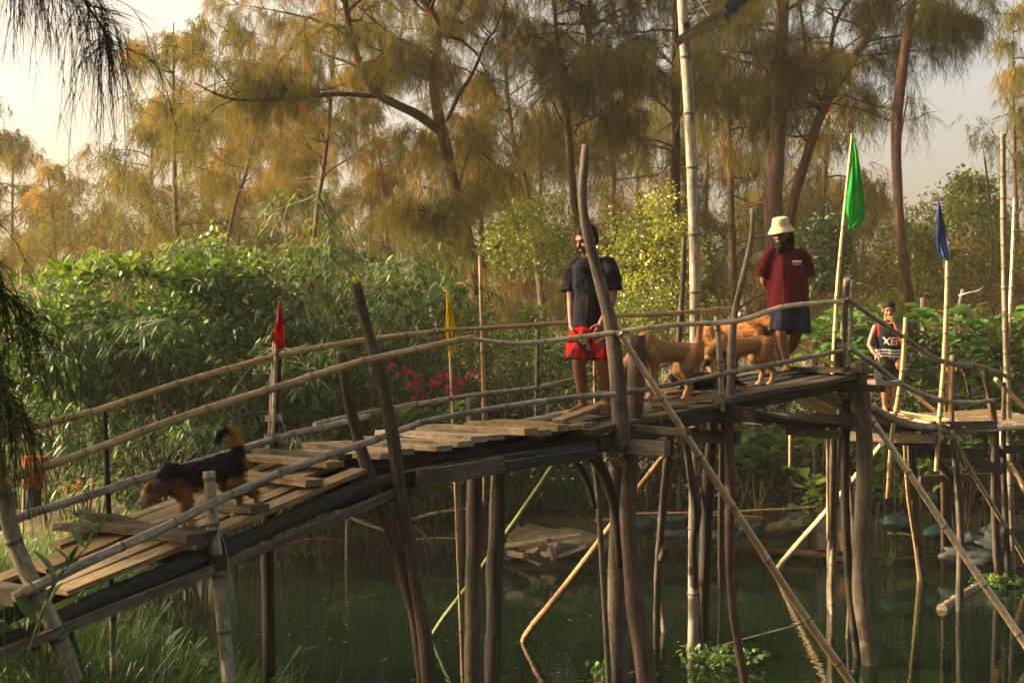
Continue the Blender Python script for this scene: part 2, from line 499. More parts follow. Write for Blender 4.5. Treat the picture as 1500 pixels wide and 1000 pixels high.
def terrain_z(X, Y):
    d = pond_sd(X, Y)
    d = d + 0.18 * vnoise(X, Y, 2.3) + .08 * vnoise(X + 7, Y, 6.1)
    near = 1 - sstep(7.0, 13.0, Y)
    left = (1 - sstep(-5.5, -3.0, X)) * (1 - sstep(11, 18, Y))
    top = 0.50 + 0.75 * np.maximum(near, left * .8)
    bank = 0.02 + top * sstep(0.0, 1.3 + 1.2 * np.maximum(near, left), d) + 0.012 * np.clip(d, 0, 60)
    bank = bank + sstep(0, 1, d) * (0.06 * vnoise(X, Y, 1.7) + 0.03 * vnoise(X, Y, 5.3))
    w = np.exp(-(((X - .6) / .95) ** 2 + ((Y - 21.9) / 1.1) ** 2) ** 2)      # trodden landing
    bank = bank * (1 - w) + np.minimum(bank, .31) * w
    return np.where(d > 0, bank, -np.minimum(0.95, -d * 0.7))
def tz(x, y):
    return float(terrain_z(np.array([[x]], float), np.array([[y]], float))[0, 0])
xs = np.unique(np.concatenate([np.linspace(-9, 13, 150), np.linspace(-420, -9, 40), np.linspace(13, 420, 40), np.linspace(-30, 30, 60)]))
ys = np.unique(np.concatenate([np.linspace(4, 27, 150), np.linspace(-30, 4, 20), np.linspace(27, 70, 40), np.linspace(70, 450, 30)]))
GX, GY = np.meshgrid(xs, ys)
GZ = terrain_z(GX, GY)
nx_, ny_ = len(xs), len(ys)
idx = np.arange(nx_ * ny_).reshape(ny_, nx_)
a_, b_, c_, d_ = idx[:-1, :-1].ravel(), idx[:-1, 1:].ravel(), idx[1:, 1:].ravel(), idx[1:, :-1].ravel()
GT = np.concatenate([np.stack([a_, b_, c_], 1), np.stack([a_, c_, d_], 1)])
m, nt, out = newmat('soil')
geo = nt.nodes.new('ShaderNodeNewGeometry').outputs['Position']
n1 = noise_(nt, geo, 1.2, 6); n2 = noise_(nt, geo, 14, 5)
c = ramp(nt, n1, [(0.35, (0.035, 0.035, 0.016)), (0.5, (0.075, 0.06, 0.032)), (0.68, (0.13, 0.105, 0.06))])
c = mix(nt, 0.6, c, ramp(nt, n2, [(0.3, (0.35, 0.35, 0.35)), (0.7, (1.2, 1.15, 1.0))]), 'MULTIPLY')
sx = nt.nodes.new('ShaderNodeSeparateXYZ'); nt.links.new(geo, sx.inputs[0])
wet = ramp(nt, sx.outputs[2], [(0.0, (0.25, 0.25, 0.25)), (0.16, (0.4, 0.4, 0.4)), (0.4, (1, 1, 1))])
c = mix(nt, 1.0, c, wet, 'MULTIPLY')
principled(nt, out, c, 0.95, n2, 0.9, 0.05, 0.15)
g_o = link('ground', tri_mesh('ground', np.stack([GX.ravel(), GY.ravel(), GZ.ravel()], 1), GT, smooth=True), MAT['soil'])
tag(g_o, 'dark soil banks around the pond', kind='structure')

m, nt, out = newmat('pond_water')
geo = nt.nodes.new('ShaderNodeNewGeometry').outputs['Position']
w1 = noise_(nt, mapped(nt, geo, (1.5, 5.0, 1)), 1.4, 3, 0.5)
w2 = noise_(nt, mapped(nt, geo, (5, 14, 1)), 1.0, 2)
hh = math_(nt, 'MULTIPLY_ADD', w2, 0.15); nt.links.new(w1, hh.node.inputs[2])
b = principled(nt, out, (0.003, 0.0085, 0.0045), 0.018, hh, 0.05, 0.05, 0.5)
b.inputs['IOR'].default_value = 1.33
wv = MB()
x0, x1, y0, y1 = -6.5, 14, 4.5, 23.5
me = bpy.data.meshes.new('pond_water')
me.from_pydata([(x0, y0, 0), (x1, y0, 0), (x1, y1, 0), (x0, y1, 0)], [], [(0, 1, 2, 3)])
tag(link('pond_water', me, MAT['pond_water']), 'dark green still pond water under the bridge', kind='structure')

# sandy landing on the far shore
m, nt, out = newmat('sand')
geo = nt.nodes.new('ShaderNodeNewGeometry').outputs['Position']
n1 = noise_(nt, geo, 4, 5); n2 = noise_(nt, geo, 40, 3)
c = ramp(nt, n1, [(0.3, (0.14, 0.105, 0.06)), (0.55, (0.30, 0.235, 0.14)), (0.8, (0.38, 0.31, 0.19))])
principled(nt, out, c, 0.95, n2, 0.5, 0.02, 0.1)
sg = MB()
nu = 26
for j, rr in enumerate((0.0, 0.3, 0.6, 0.85, 1.0)):
    for i in range(nu):
        a = 2 * math.pi * i / nu
        k = rr * (1 + .18 * math.sin(3 * a + 1) + .1 * math.sin(7 * a))
        x = 0.62 + .85 * k * math.cos(a); y = 21.9 + .9 * k * math.sin(a)
        sg.v.append(Vector((x, y, tz(x, y) + (.025 if rr < .9 else -.03) + .008 * math.sin(9 * x)))); sg.tc.append((x, y, 0)); sg.ring.append(0)
for j in range(4):
    for i in range(nu):
        sg.f.append((j * nu + i, j * nu + (i + 1) % nu, (j + 1) * nu + (i + 1) % nu, (j + 1) * nu + i))
tag(sg.build('sand_path', MAT['sand'], None, True), 'pale trodden sand landing on the far shore', kind='structure')

# ------------------------------------------------------------------ the footbridge
bridge = thing('footbridge', 'long rickety footbridge of bamboo rails, planks and timber posts over the pond', 'footbridge', W(0, .5, 0))
WS = 0.77
def pxpts(lst, D0, D1=None, k=None):
    """pixel polyline (px,py,width px) -> world points with radius; distance runs from D0 to D1"""
    D1 = D0 if D1 is None else D1
    L = [0.0]
    for p, q in zip(lst, lst[1:]): L.append(L[-1] + math.hypot(q[0] - p[0], q[1] - p[1]))
    r = []
    for p, l in zip(lst, L):
        D = D0 + (D1 - D0) * l / L[-1]
        v = P(p[0], p[1], D)
        r.append((v.x, v.y, v.z, p[2] / 2 * D / F * (k or WS)))
    return r
def rail_pts(lst, off, dz=0):
    r = []
    for (px, py, w) in lst:
        D = br(px, off)
        v = P(px, py, D)
        r.append((v.x, v.y, v.z, w / 2 * D / F * WS))
    return r
def foot(pts, z=-0.5):
    """carry a post on, in its own direction, down into the pond bed or soil"""
    p, q = np.array(pts[-2]), np.array(pts[-1])
    d = q[:3] - p[:3]
    if d[2] > -0.05: d = np.array((0, 0, -1.0))
    d = d / -d[2]
    lean = np.clip(d[:2], -.12, .12)
    dz = q[2] - z
    if dz > 0.05:
        pts = pts + [(q[0] + lean[0] * dz, q[1] + lean[1] * dz, z, q[3])]
    return pts
def post(lst, D0, D1=None, mat='post_brown', ext=True, jit=0.10, bamboo=False, parent=None, name='post', z=-0.5, node=0.3, k=None):
    pts = pxpts(lst, D0, D1, k)
    if ext: pts = foot(pts, z)
    mb = MB()
    if bamboo: mb.bamboo(pts, node)
    else: mb.timber(pts, 10, jit, 5)
    return mb.build(name, MAT[mat], bridge if parent is None else parent, True)

fr = lambda px: br(px, -0.03)
bk = lambda px: br(px, 1.12)
# near row of posts
post([(-25, 590, 28), (0, 690, 30), (20, 790, 32), (60, 880, 34), (110, 1000, 36)], fr(5), fr(75), 'bamboo_grey', z=0.4, bamboo=True)
post([(96, 925, 30), (112, 1000, 34)], fr(110) + .1, None, 'post_dark', z=0.4)
post([(306, 690, 23), (313, 780, 24), (322, 860, 25), (336, 1000, 27)], fr(308) - .04, None, 'bamboo_grey', bamboo=True, z=-.4)
post([(499, 517, 19), (512, 590, 21), (527, 650, 23), (545, 705, 24), (578, 790, 25), (600, 870, 25), (612, 935, 24)], fr(520) + .12, fr(520) + .18, 'post_brown')
post([(521, 415, 20), (540, 490, 22), (560, 560, 23), (575, 640, 25), (588, 730, 25), (606, 830, 26), (622, 930, 28), (628, 1000, 30)], fr(560) - .06, None, 'post_brown')
post([(619, 925, 17), (616, 1000, 18)], fr(580), None, 'post_dark')
post([(858, 212, 13), (853, 290, 16), (862, 350, 18), (876, 405, 20), (892, 465, 23), (903, 540, 27), (908, 600, 30), (911, 660, 30)], fr(893) + .05, fr(893) + .05, 'post_brown', ext=False, k=.85)
post([(933, 491, 30), (930, 580, 31), (926, 660, 28), (920, 760, 28), (930, 880, 30), (946, 1000, 30)], fr(930) + .1, fr(930) + .1, 'post_red', k=.86)
post([(907, 676, 34), (906, 780, 33), (904, 900, 34), (905, 992, 35)], br(905, 0.55), wt(996), 'post_grey', k=.85)
post([(848, 655, 20), (872, 672, 22), (890, 705, 22), (903, 755, 20), (908, 830, 14)], br(880, .45), br(905, .5), 'post_dark', ext=False, name='brace')
post([(833, 660, 12), (858, 700, 13), (872, 745, 10)], br(850, .7), None, 'post_dark', ext=False, name='brace')
post([(868, 650, 12), (876, 720, 12), (880, 790, 11)], br(870, .8), None, 'post_grey', z=-.4)
post([(1103, 305, 9), (1101, 345, 10), (1091, 395, 11), (1078, 450, 13), (1072, 510, 15), (1069, 610, 16)], fr(1080), fr(1068), 'post_grey', ext=False)
post([(1050, 464, 12), (1055, 540, 11), (1058, 602, 11)], fr(1054) - .05, None, 'bamboo_grey', ext=False, bamboo=True)
post([(1066, 590, 19), (1070, 700, 19), (1069, 800, 18), (1073, 890, 17), (1084, 960, 17), (1090, 1000, 17)], fr(1068) + .08, None, 'post_red')
post([(1045, 605, 17), (1038, 700, 22), (1034, 800, 22), (1030, 925, 21)], br(1040, .7), wt(935), 'post_dark')
post([(1058, 610, 10), (1056, 730, 11), (1056, 860, 11)], br(1058, .9), wt(860), 'post_dark')
post([(982, 640, 15), (975, 700, 17), (968, 780, 15), (964, 830, 14), (962, 948, 14)], br(975, .55), wt(950), 'post_grey')
post([(974, 800, 14), (966, 850, 13)], br(972, .5), wt(930), 'post_grey')
post([(1005, 640, 14), (1012, 700, 16), (1020, 748, 20), (1015, 800, 17), (1018, 870, 18), (1023, 952, 17)], br(1012, .6), wt(952), 'post_grey')
# crest
post([(1240, 408, 12), (1236, 480, 13), (1233, 560, 13), (1227, 680, 13), (1222, 760, 13), (1219, 880, 12)], fr(1234) - .07, wt(900), 'bamboo_grey', bamboo=True)
post([(1249, 410, 8), (1246, 480, 8), (1243, 540, 8)], fr(1245) + .05, None, 'bamboo_grey', bamboo=True, ext=False)
post([(1228, 496, 14), (1228, 550, 14), (1226, 570, 14)], fr(1228) + .2, None, 'post_dark', ext=False)
post([(1258, 532, 24), (1264, 600, 25), (1266, 700, 25), (1262, 790, 25), (1260, 860, 24), (1274, 968, 24)], fr(1264), wt(972), 'post_grey', k=.98)
post([(1240, 585, 15), (1238, 700, 16), (1240, 790, 17), (1246, 880, 15), (1256, 962, 15)], fr(1240) + .25, wt(962), 'post_dark')
post([(1212, 625, 6), (1213, 790, 6)], br(1213, .35), None, 'bamboo_tan', ext=False)
post([(1222, 628, 14), (1219, 720, 15), (1217, 820, 15), (1217, 890, 14)], br(1220, .4), wt(892), 'post_grey')
post([(1243, 700, 9), (1250, 770, 9), (1246, 850, 8)], br(1246, .5), None, 'post_brown')
# ramp
post([(1327, 465, 9), (1322, 540, 10), (1315, 588, 10), (1306, 640, 8), (1300, 730, 8)], fr(1322) - .06, None, 'bamboo_tan', bamboo=True, ext=False)
post([(1324, 628, 7), (1330, 720, 8), (1340, 790, 8), (1347, 846, 8)], br(1335, .55), wt(850), 'bamboo_tan', bamboo=True)
post([(1331, 635, 7), (1335, 740, 8), (1345, 830, 8)], br(1335, .52), wt(847), 'bamboo_grey', bamboo=True)
post([(1334, 628, 14), (1340, 720, 16), (1346, 800, 16), (1352, 848, 16)], br(1340, .6), wt(850), 'post_brown')
post([(1396, 520, 11), (1394, 600, 11), (1393, 635, 11)], fr(1394) + .02, None, 'post_brown', ext=False)
post([(1396, 640, 13), (1404, 720, 14), (1407, 790, 14), (1406, 892, 14)], fr(1400), wt(895), 'post_brown')
post([(1382, 690, 13), (1384, 760, 14), (1383, 828, 13)], br(1383, 1.1), wt(829), 'post_red')
post([(1390, 700, 8), (1392, 830, 8)], br(1390, 1.15), wt(829), 'post_dark')
post([(1441, 540, 12), (1452, 590, 14), (1458, 640, 15), (1457, 740, 15), (1463, 850, 15)], fr(1452), wt(855), 'post_brown')
post([(1471, 560, 8), (1470, 680, 11), (1474, 780, 12), (1478, 858, 12)], br(1472, .25), wt(858), 'post_dark')
post([(1486, 290, 6), (1481, 420, 7), (1472, 560, 7), (1466, 655, 8)], br(1478, .7), None, 'bamboo_tan', ext=False, bamboo=True, node=.25)
post([(1469, 195, 10), (1470, 330, 11), (1473, 480, 12), (1477, 600, 12), (1480, 720, 12), (1483, 855, 12)], fr(1474) - .05, wt(857), 'bamboo_grey', bamboo=True)
# far row of posts
post([(153, 600, 10), (157, 690, 11), (160, 782, 12)], bk(156), None, 'post_dark', z=-.4)
post([(404, 500, 13), (399, 600, 13), (395, 690, 14)], bk(400) - .05, None, 'bamboo_grey', bamboo=True, ext=False)
post([(409, 520, 12), (404, 610, 13), (398, 700, 20), (392, 760, 24), (393, 880, 25), (396, 1000, 26)], bk(402) + .04, None, 'post_dark')
post([(692, 583, 22), (693, 640, 22), (695, 720, 24), (693, 860, 24), (692, 1000, 25)], br(693, .95), None, 'post_grey', k=.95)
post([(731, 670, 25), (728, 780, 27), (724, 860, 26), (722, 1000, 26)], br(728, 1.05), None, 'bark_log', jit=.2, k=.9)
post([(788, 483, 9), (787, 560, 9), (786, 622, 9)], bk(787), None, 'post_grey', ext=False)
post([(871, 515, 7), (872, 600, 7), (876, 690, 8), (881, 790, 8), (882, 806, 8)], br(874, 1.05), None, 'bamboo_orange', bamboo=True, ext=False)
post([(703, 375, 7), (706, 480, 8), (709, 610, 8), (710, 735, 8)], br(707, 1.2), None, 'bamboo_orange', bamboo=True, ext=False, node=.5)
post([(1002, 347, 10), (1000, 420, 11), (994, 500, 12), (990, 580, 12)], bk(998), None, 'post_brown', ext=False)
post([(1077, 458, 9), (1077, 520, 9), (1078, 575, 9)], bk(1077), None, 'post_dark', ext=False)
post([(1126, 500, 8), (1126, 560, 8)], bk(1126), None, 'bamboo_orange', ext=False)
post([(1158, 618, 7), (1157, 684, 5)], br(1158, 1.0), None, 'bamboo_tan', ext=False)
post([(165, 868, 13), (166, 950, 13)], br(165, .4), None, 'bamboo_grey', bamboo=True, z=-.2)

# rails
def rail(lst, off, mat='bamboo_tan', node=.42, name='rail'):
    return MB().bamboo(rail_pts(lst, off), node, 10).build(name, MAT[mat], bridge, True)
rail([(12, 702, 16), (80, 679, 17), (165, 648, 17), (240, 620, 16), (330, 590, 16), (430, 560, 15), (520, 532, 15), (600, 514, 14), (692, 494, 12)], -.08)
rail([(690, 496, 8), (760, 503, 9), (830, 496, 9), (900, 487, 9), (985, 476, 9), (1065, 472, 10), (1100, 465, 10), (1150, 449, 10), (1234, 441, 9)], -.06)
rail([(-40, 648, 15), (0, 637, 15), (80, 617, 15), (150, 599, 14), (220, 575, 14), (300, 550, 13), (400, 523, 12), (500, 503, 11), (570, 493, 10), (644, 484, 9)], 1.10)
rail([(640, 484, 8), (720, 480, 9), (830, 472, 9), (900, 463, 9), (985, 459, 9), (1072, 451, 10)], 1.08, node=.6)
rail([(20, 874, 22), (70, 850, 22), (160, 808, 20), (240, 772, 19), (310, 737, 18), (400, 697, 17), (500, 660, 15), (560, 640, 14), (620, 618, 12), (700, 602, 11), (760, 592, 10), (830, 583, 10), (900, 577, 9)], -.10, 'bamboo_grey')
rail([(905, 577, 9), (985, 563, 9), (1060, 547, 9), (1150, 530, 9), (1234, 513, 8)], -.07, 'bamboo_grey')
rail([(-30, 784, 18), (30, 757, 18), (100, 735, 17), (200, 703, 16), (300, 674, 15), (420, 637, 13), (480, 624, 12), (541, 609, 11)], 1.06, 'bamboo_grey')
rail([(460, 621, 9), (540, 604, 10), (620, 590, 10), (700, 578, 10), (790, 567, 10), (885, 545, 9)], 1.12, 'bamboo_grey')
rail([(812, 584, 7), (860, 578, 8), (904, 574, 8)], .05, 'bamboo_grey')
rail([(930, 547, 8), (1010, 525, 8), (1075, 512, 8)], 1.1, 'bamboo_grey')
rail([(1082, 460, 8), (1130, 487, 9), (1180, 512, 9), (1236, 541, 9)], 1.05)
rail([(1240, 436, 9), (1275, 462, 9), (1320, 492, 10), (1370, 525, 10), (1400, 533, 10), (1440, 538, 9), (1475, 551, 8)], -.04, 'bamboo_grey', .35)
rail([(1244, 509, 9), (1285, 537, 11), (1320, 563, 11), (1370, 584, 10), (1420, 590, 9), (1455, 586, 8)], -.04, 'bamboo_grey', .35)
rail([(1330, 570, 7), (1380, 610, 7), (1420, 640, 7)], 1.1, 'bamboo_tan')
rail([(1458, 555, 8), (1500, 595, 8), (1540, 625, 8)], .3, 'bamboo_tan')
# diagonal bamboo braces
def brace(lst, D0, D1, mat='bamboo_tan', node=.62):
    return MB().bamboo(foot(pxpts(lst, D0, D1), -.35), node, 10).build('brace', MAT[mat], bridge, True)
brace([(907, 488, 12), (985, 607, 14), (1080, 752, 15), (1170, 890, 16), (1262, 1025, 17)], fr(906) - .12, wt(1025))
brace([(1271, 605, 11), (1340, 705, 13), (1420, 825, 14), (1517, 968, 15)], fr(1268) - .1, wt(968))
brace([(978, 660, 10), (935, 715, 11), (880, 790, 12), (820, 868, 13), (766, 937, 13)], br(975, .5), wt(938), 'bamboo_orange')
brace([(824, 660, 8), (770, 740, 9), (700, 838, 9), (633, 930, 9)], br(820, .9), wt(932), 'bamboo_green', .4)
brace([(1292, 650, 10), (1220, 738, 11), (1138, 834, 11)], br(1290, .5), wt(838), 'bamboo_tan')
brace([(1394, 632, 7), (1420, 685, 8), (1460, 750, 9), (1506, 830, 9)], fr(1394) - .08, wt(845), 'bamboo_tan')
brace([(1480, 680, 9), (1512, 745, 10)], br(1480, .4), br(1500, .1), 'bamboo_tan')

# long stringers that carry the deck
def beam(t0, o0, z0, t1, o1, z1, w, h, mat='plank_dark', name='beam', seg=6, jit=.008):
    return MB().plank(W(t0, o0, z0), W(t1, o1, z1), w, h, seg=seg, jit=jit).build(name, MAT[mat], bridge)
def stringer(off, r, ts, dz, mat):
    pts = [tuple(W(t, off, zd(t) + dz)) + (r,) for t in ts]
    MB().timber(pts, 9, .08, 4).build('stringer', MAT[mat], bridge, True)
stringer(-.02, .055, (-6.4, -5.4, -4.4, -3.3, -2.2), -.13, 'plank_dark')
stringer(.04, .06, (-3.6, -2.4, -1.2, 0.3), -.15, 'plank_dark')
stringer(.98, .055, (-6.4, -5.4, -4.4, -3.3, -2.2), -.13, 'plank_dark')
stringer(1.0, .06, (-3.4, -2.2, -1.0, 0.4), -.15, 'plank_dark')
stringer(.5, .05, (-6.2, -5.0, -4.0, -3.0, -1.5, -.2), -.15, 'plank_dark')
for o_ in (0.0, .52, 1.02):
    beam(-.75, o_, zd(-.75) - .17, 1.3, o_, zd(1.3) - .17, .07, .11)
    beam(1.0, o_ + .06, zd(1.0) - .17, 3.5, o_ + .06, zd(3.5) - .14, .07, .12)
beam(-6.0, -.12, zd(-6.0) - .16, -3.0, -.12, zd(-3.0) - .2, .035, .055, 'plank_grey')
beam(-3.1, -.1, zd(-3.1) - .14, -.9, -.1, zd(-.9) - .21, .05, .08, 'plank_dark')
# cross beams
def cross(t, o0, o1, z, w=.09, h=.13, mat='plank_grey', dz1=0.0):
    beam(t, o0, z, t, o1, z + dz1, w, h, mat, 'cross_beam', 4)
cross(-.48, -.50, 1.35, 2.30, .08, .12, 'plank_grey')
cross(-.36, -.62, 1.2, 2.455, .07, .055, 'plank_grey', .02)
cross(-2.98, -.12, 1.25, 2.10, .09, .10, 'plank_dark')
cross(1.08, -.30, 1.3, 2.50, .09, .13, 'plank_dark')
cross(3.36, -.38, 1.25, 2.72, .10, .10, 'plank_dark')
cross(3.30, -.10, 1.2, 2.36, .10, .14, 'plank_dark')
cross(1.25, -.05, 1.2, 2.30, .09, .12, 'plank_dark')
cross(-4.55, -.15, 1.2, 1.80, .08, .09, 'plank_dark')
cross(-5.75, -.1, 1.2, 1.50, .08, .09, 'plank_dark')
beam(3.05, -.42, 2.80, 3.55, -.46, 2.80, .10, .05, 'plank_tan')
beam(2.9, .3, 2.27, 3.25, .05, 2.26, .05, .08, 'plank_grey')
# sloping boards under the crest
for k in range(6):
    beam(1.8 + .02 * k, .12 + .16 * k, 2.55, 3.25, .12 + .16 * k, 2.38, .12, .025, 'plank_grey', 'plank', 3)
# deck, low end: long boards and cross boards
def board(t0, o0, t1, o1, w, h=.028, mat='plank_tan', dz=0.0, dz1=None, seg=5):
    dz1 = dz if dz1 is None else dz1
    mb = MB().plank(W(t0, o0, zd(t0) - .03 + dz), W(t1, o1, zd(t1) - .03 + dz1), w, h, seg=seg, jit=.005, skew=rng.uniform(-.15, .15))
    return mb.build('plank', MAT[mat], bridge)
for (t0, t1, o, w) in ((-5.5, -3.28, .06, .15), (-5.62, -3.55, .235, .14), (-5.1, -3.2, .43, .15), (-5.3, -3.4, .62, .15), (-6.0, -4.5, .80, .16), (-4.6, -3.1, .80, .15), (-5.0, -3.2, .97, .13)):
    # boards follow the bend of the slope at t = -4.4
    tm = -4.4
    mb = MB()
    a, b, c2 = W(t0, o, zd(t0) - .03), W(tm, o + rng.uniform(-.02, .02), zd(tm) - .03), W(t1, o + rng.uniform(-.03, .03), zd(t1) - .03)
    mb.plank(a, c2 if (t0 > tm or t1 < tm) else c2, w, .03, seg=6, jit=.004, skew=rng.uniform(-.2, .2))
    mb.build('plank', MAT['plank_tan'], bridge)
def across(t, o0, o1, w, h=.04, mat='plank_tan', dz=0.0, turn=0.0, dz1=None):
    dz1 = dz if dz1 is None else dz1
    mb = MB().plank(W(t + turn, o0, zd(t) + .004 + dz), W(t - turn, o1, zd(t) + .004 + dz1), w, h, seg=3, jit=.005, skew=rng.uniform(-.1, .1))
    return mb.build('plank', MAT[mat], bridge)
across(-4.18, -.04, .50, .15, .045, 'plank_grey', .0)
across(-3.72, -.02, .75, .16, .045, 'plank_tan', .015)
across(-3.42, .18, 1.15, .17, .04, 'plank_tan', .03, .05)
across(-3.22, .25, 1.2, .14, .04, 'plank_grey', .03)
across(-3.02, .02, .95, .17, .04, 'plank_tan', .015)
across(-2.80, .10, 1.1, .18, .04, 'plank_tan', .015)
across(-2.58, -.05, 1.05, .16, .04, 'plank_tan', .01, .03)
across(-2.36, -.08, .98, .19, .04, 'plank_tan', .012)
across(-2.12, -.02, 1.1, .17, .045, 'plank_tan', .03, -.04)
across(-1.90, .05, 1.15, .18, .04, 'plank_tan', .012)
across(-1.66, -.06, 1.05, .17, .05, 'plank_tan', .035, .03)
across(-1.42, .00, 1.1, .18, .045, 'plank_tan', .012)
across(-1.20, -.02, .95, .15, .05, 'plank_tan', .03)
across(-1.02, .02, 1.15, .18, .04, 'plank_tan', .012)
across(-.82, .04, 1.0, .16, .045, 'plank_tan', .012, .03)
mb = MB().plank(W(-2.95, -.20, 2.21), W(-2.1, -.20, 2.245), .055, .115, seg=4, jit=.006); mb.build('beam', MAT['plank_grey'], bridge)
mb = MB().plank(W(-.95, .25, zd(-.95) + .06), W(-.1, .42, zd(-.1) + .11), .10, .03, seg=3, jit=.004); mb.build('plank', MAT['plank_tan'], bridge)
# upper deck: dark worn boards along the bridge
for (t0, t1, o, w, mt) in ((-.9, 1.1, .03, .19, 'bark_log'), (-.75, .7, .23, .18, 'plank_dark'), (-.9, 1.2, .43, .19, 'plank_grey'), (-.7, 1.0, .63, .18, 'bark_log'), (-.85, 1.1, .84, .19, 'plank_dark'), (-.7, 1.2, 1.03, .16, 'plank_grey'),
                          (1.0, 3.3, -.02, .20, 'bark_log'), (.9, 3.2, .20, .19, 'bark_log'), (1.1, 3.3, .42, .2, 'plank_dark'), (.9, 3.35, .64, .19, 'bark_log'), (1.0, 3.2, .85, .19, 'plank_dark'), (1.1, 3.3, 1.04, .16, 'plank_grey')):
    mb = MB().plank(W(t0, o, zd(t0) - .045), W(t1, o + rng.uniform(-.02, .02), zd(t1) - .045), w, .045, seg=6, jit=.011); mb.build('plank', MAT[mt], bridge)
across(.42, .0, .26, .10, .03, 'plank_tan', .005, .1)
across(.75, -.02, .55, .11, .03, 'plank_tan', .006, .12)
across(.28, -.06, .2, .09, .05, 'plank_tan', -.07)
across(3.15, -.1, .55, .16, .05, 'bark_log', .01)
across(3.42, -.15, 1.1, .18, .045, 'bark_log', .0)
# rough log laid over the low end, slabs at the landing
for (dt, w_, dz_, mt_) in ((0.0, .17, .012, 'bark_log'), (.11, .09, .045, 'plank_dark')):
    MB().plank(W(-4.72 + dt, -.13, zd(-4.72) + dz_), W(-4.80 + dt, 1.22, zd(-4.78) + dz_ + .01), w_, .045, seg=9, jit=.016).build('bark_slab', MAT[mt_], bridge)
for (t, o0, o1, w, dz, mt) in ((-5.72, -.05, .8, .24, .02, 'bark_log'), (-6.02, -.1, 1.0, .24, .0, 'plank_grey'), (-6.35, -.12, 1.0, .26, -.02, 'bark_log'), (-6.65, -.1, .95, .2, -.03, 'plank_grey'), (-6.95, -.1, 1.0, .25, -.04, 'plank_grey')):
    across(t, o0, o1, w, .06, mt, dz)
# ramp down to the right: bamboo poles side by side, laths across, plank ends
for k in range(9):
    o = .02 + .125 * k
    pts = [tuple(W(t, o, zr(t, o) - .045)) + (.040 + .006 * (k == 0),) for t in (3.45, 3.9, 4.5, 5.2, 6.0, 6.7 - .1 * (k % 3))]
    MB().bamboo(pts, .4, 9).build('bamboo_pole', MAT['bamboo_tan' if k % 3 else 'bamboo_grey'], bridge, True)
for t in (4.55, 5.0, 5.45, 5.85, 6.25, 6.6):
    pts = [tuple(W(t, -.12, zr(t, -.1) + .01)) + (.014,), tuple(W(t + .04, .55, zr(t, .5) + .012)) + (.014,), tuple(W(t + .05, 1.2, zr(t, 1.2) + .01)) + (.014,)]
    MB().bamboo(pts, .4, 7).build('lath', MAT['bamboo_tan'], bridge, True)
for k in range(9):
    o = .02 + .125 * k
    pts = [tuple(W(t, o, zr(t, o) - .045)) + (.038,) for t in (6.55 + .1 * (k % 2), 7.6, 9.2)]
    MB().bamboo(pts, .4, 8).build('bamboo_pole', MAT['bamboo_tan'], bridge, True)
cross(5.15, -.1, 1.3, 2.12, .08, .1, 'plank_grey')
mb = MB().plank(P(1282, 634, fr(1340) - .12), P(1457, 628, fr(1450) - .25), .07, .10, seg=5, jit=.006); mb.build('beam', MAT['plank_grey'], bridge)
mb = MB().plank(P(1345, 650, br(1345, .3)), P(1465, 694, br(1465, .2)), .06, .11, seg=5); mb.build('beam', MAT['plank_dark'], bridge)
mb = MB().plank(P(1335, 668, br(1335, .9)), P(1440, 672, br(1440, .8)), .07, .13, seg=5); mb.build('beam', MAT['plank_dark'], bridge)
mb = MB().plank(P(1345, 708, br(1345, 1.2)), P(1480, 700, br(1480, 1.0)), .07, .09, seg=5); mb.build('beam', MAT['post_red'], bridge)
mb = MB().plank(P(1280, 655, br(1280, .7)), P(1345, 652, br(1345, .6)), .06, .07, seg=3); mb.build('beam', MAT['plank_grey'], bridge)
mb = MB().plank(P(1455, 665, br(1455, .5)), P(1520, 660, br(1520, .3)), .06, .10, seg=3); mb.build('beam', MAT['plank_dark'], bridge)
mb = MB().plank(P(1150, 636, br(1150, .75)), P(1228, 630, br(1228, .3)), .06, .10, seg=3); mb.build('beam', MAT['plank_grey'], bridge)
mb = MB().timber([tuple(P(1395, 700, br(1395, .4))) + (.05,), tuple(P(1370, 672, br(1370, .5))) + (.05,), tuple(P(1350, 640, br(1350, .5))) + (.05,)], 8, .1); mb.build('brace', MAT['post_dark'], bridge, True)

# lashings: wire and twine wrapped round posts
def lashing(c, r, mat='wire', turns=4, pitch=.012, tail=True):
    pts = []
    for i in range(turns * 10 + 1):
        a = 2 * math.pi * i / 10
        pts.append(((c[0] + r * math.cos(a), c[1] + r * math.sin(a), c[2] + pitch * (i / 10 - turns / 2) + .01 * math.sin(a))))
    if tail:
        for j in range(1, 5):
            pts.append((c[0] + r * 1.0 + .02 * j, c[1] - r - .01 * j, c[2] - .03 * j * j * .6))
    mb = MB(); mb.rings([(Vector(p), .0025) for p in pts], 4)
    mb.build('lashing', MAT[mat], bridge)
for (px, py, off, w, mt) in ((906, 488, -.03, 27, 'wire_dark'), (936, 570, -.03, 32, 'wire'), (1069, 596, -.0, 20, 'wire'), (310, 780, -.05, 26, 'wire'), (400, 640, 1.08, 22, 'wire'), (400, 612, 1.08, 20, 'wire'), (1016, 458, 1.12, 24, 'wire'), (1236, 505, 0, 18, 'wire'), (20, 705, -.03, 34, 'wire'), (1474, 540, -.05, 16, 'wire_dark'), (1473, 462, -.05, 15, 'wire_dark'), (1392, 540, 0, 20, 'twine'), (1246, 448, 0, 20, 'wire')):
    D = br(px, off)
    lashing(P(px, py, D), w / 2 * D / F + .006, mt)
for k in range(5):
    lashing(P(787, 500 + 24 * k, bk(787)), .03, 'wire', 2, .03, False)
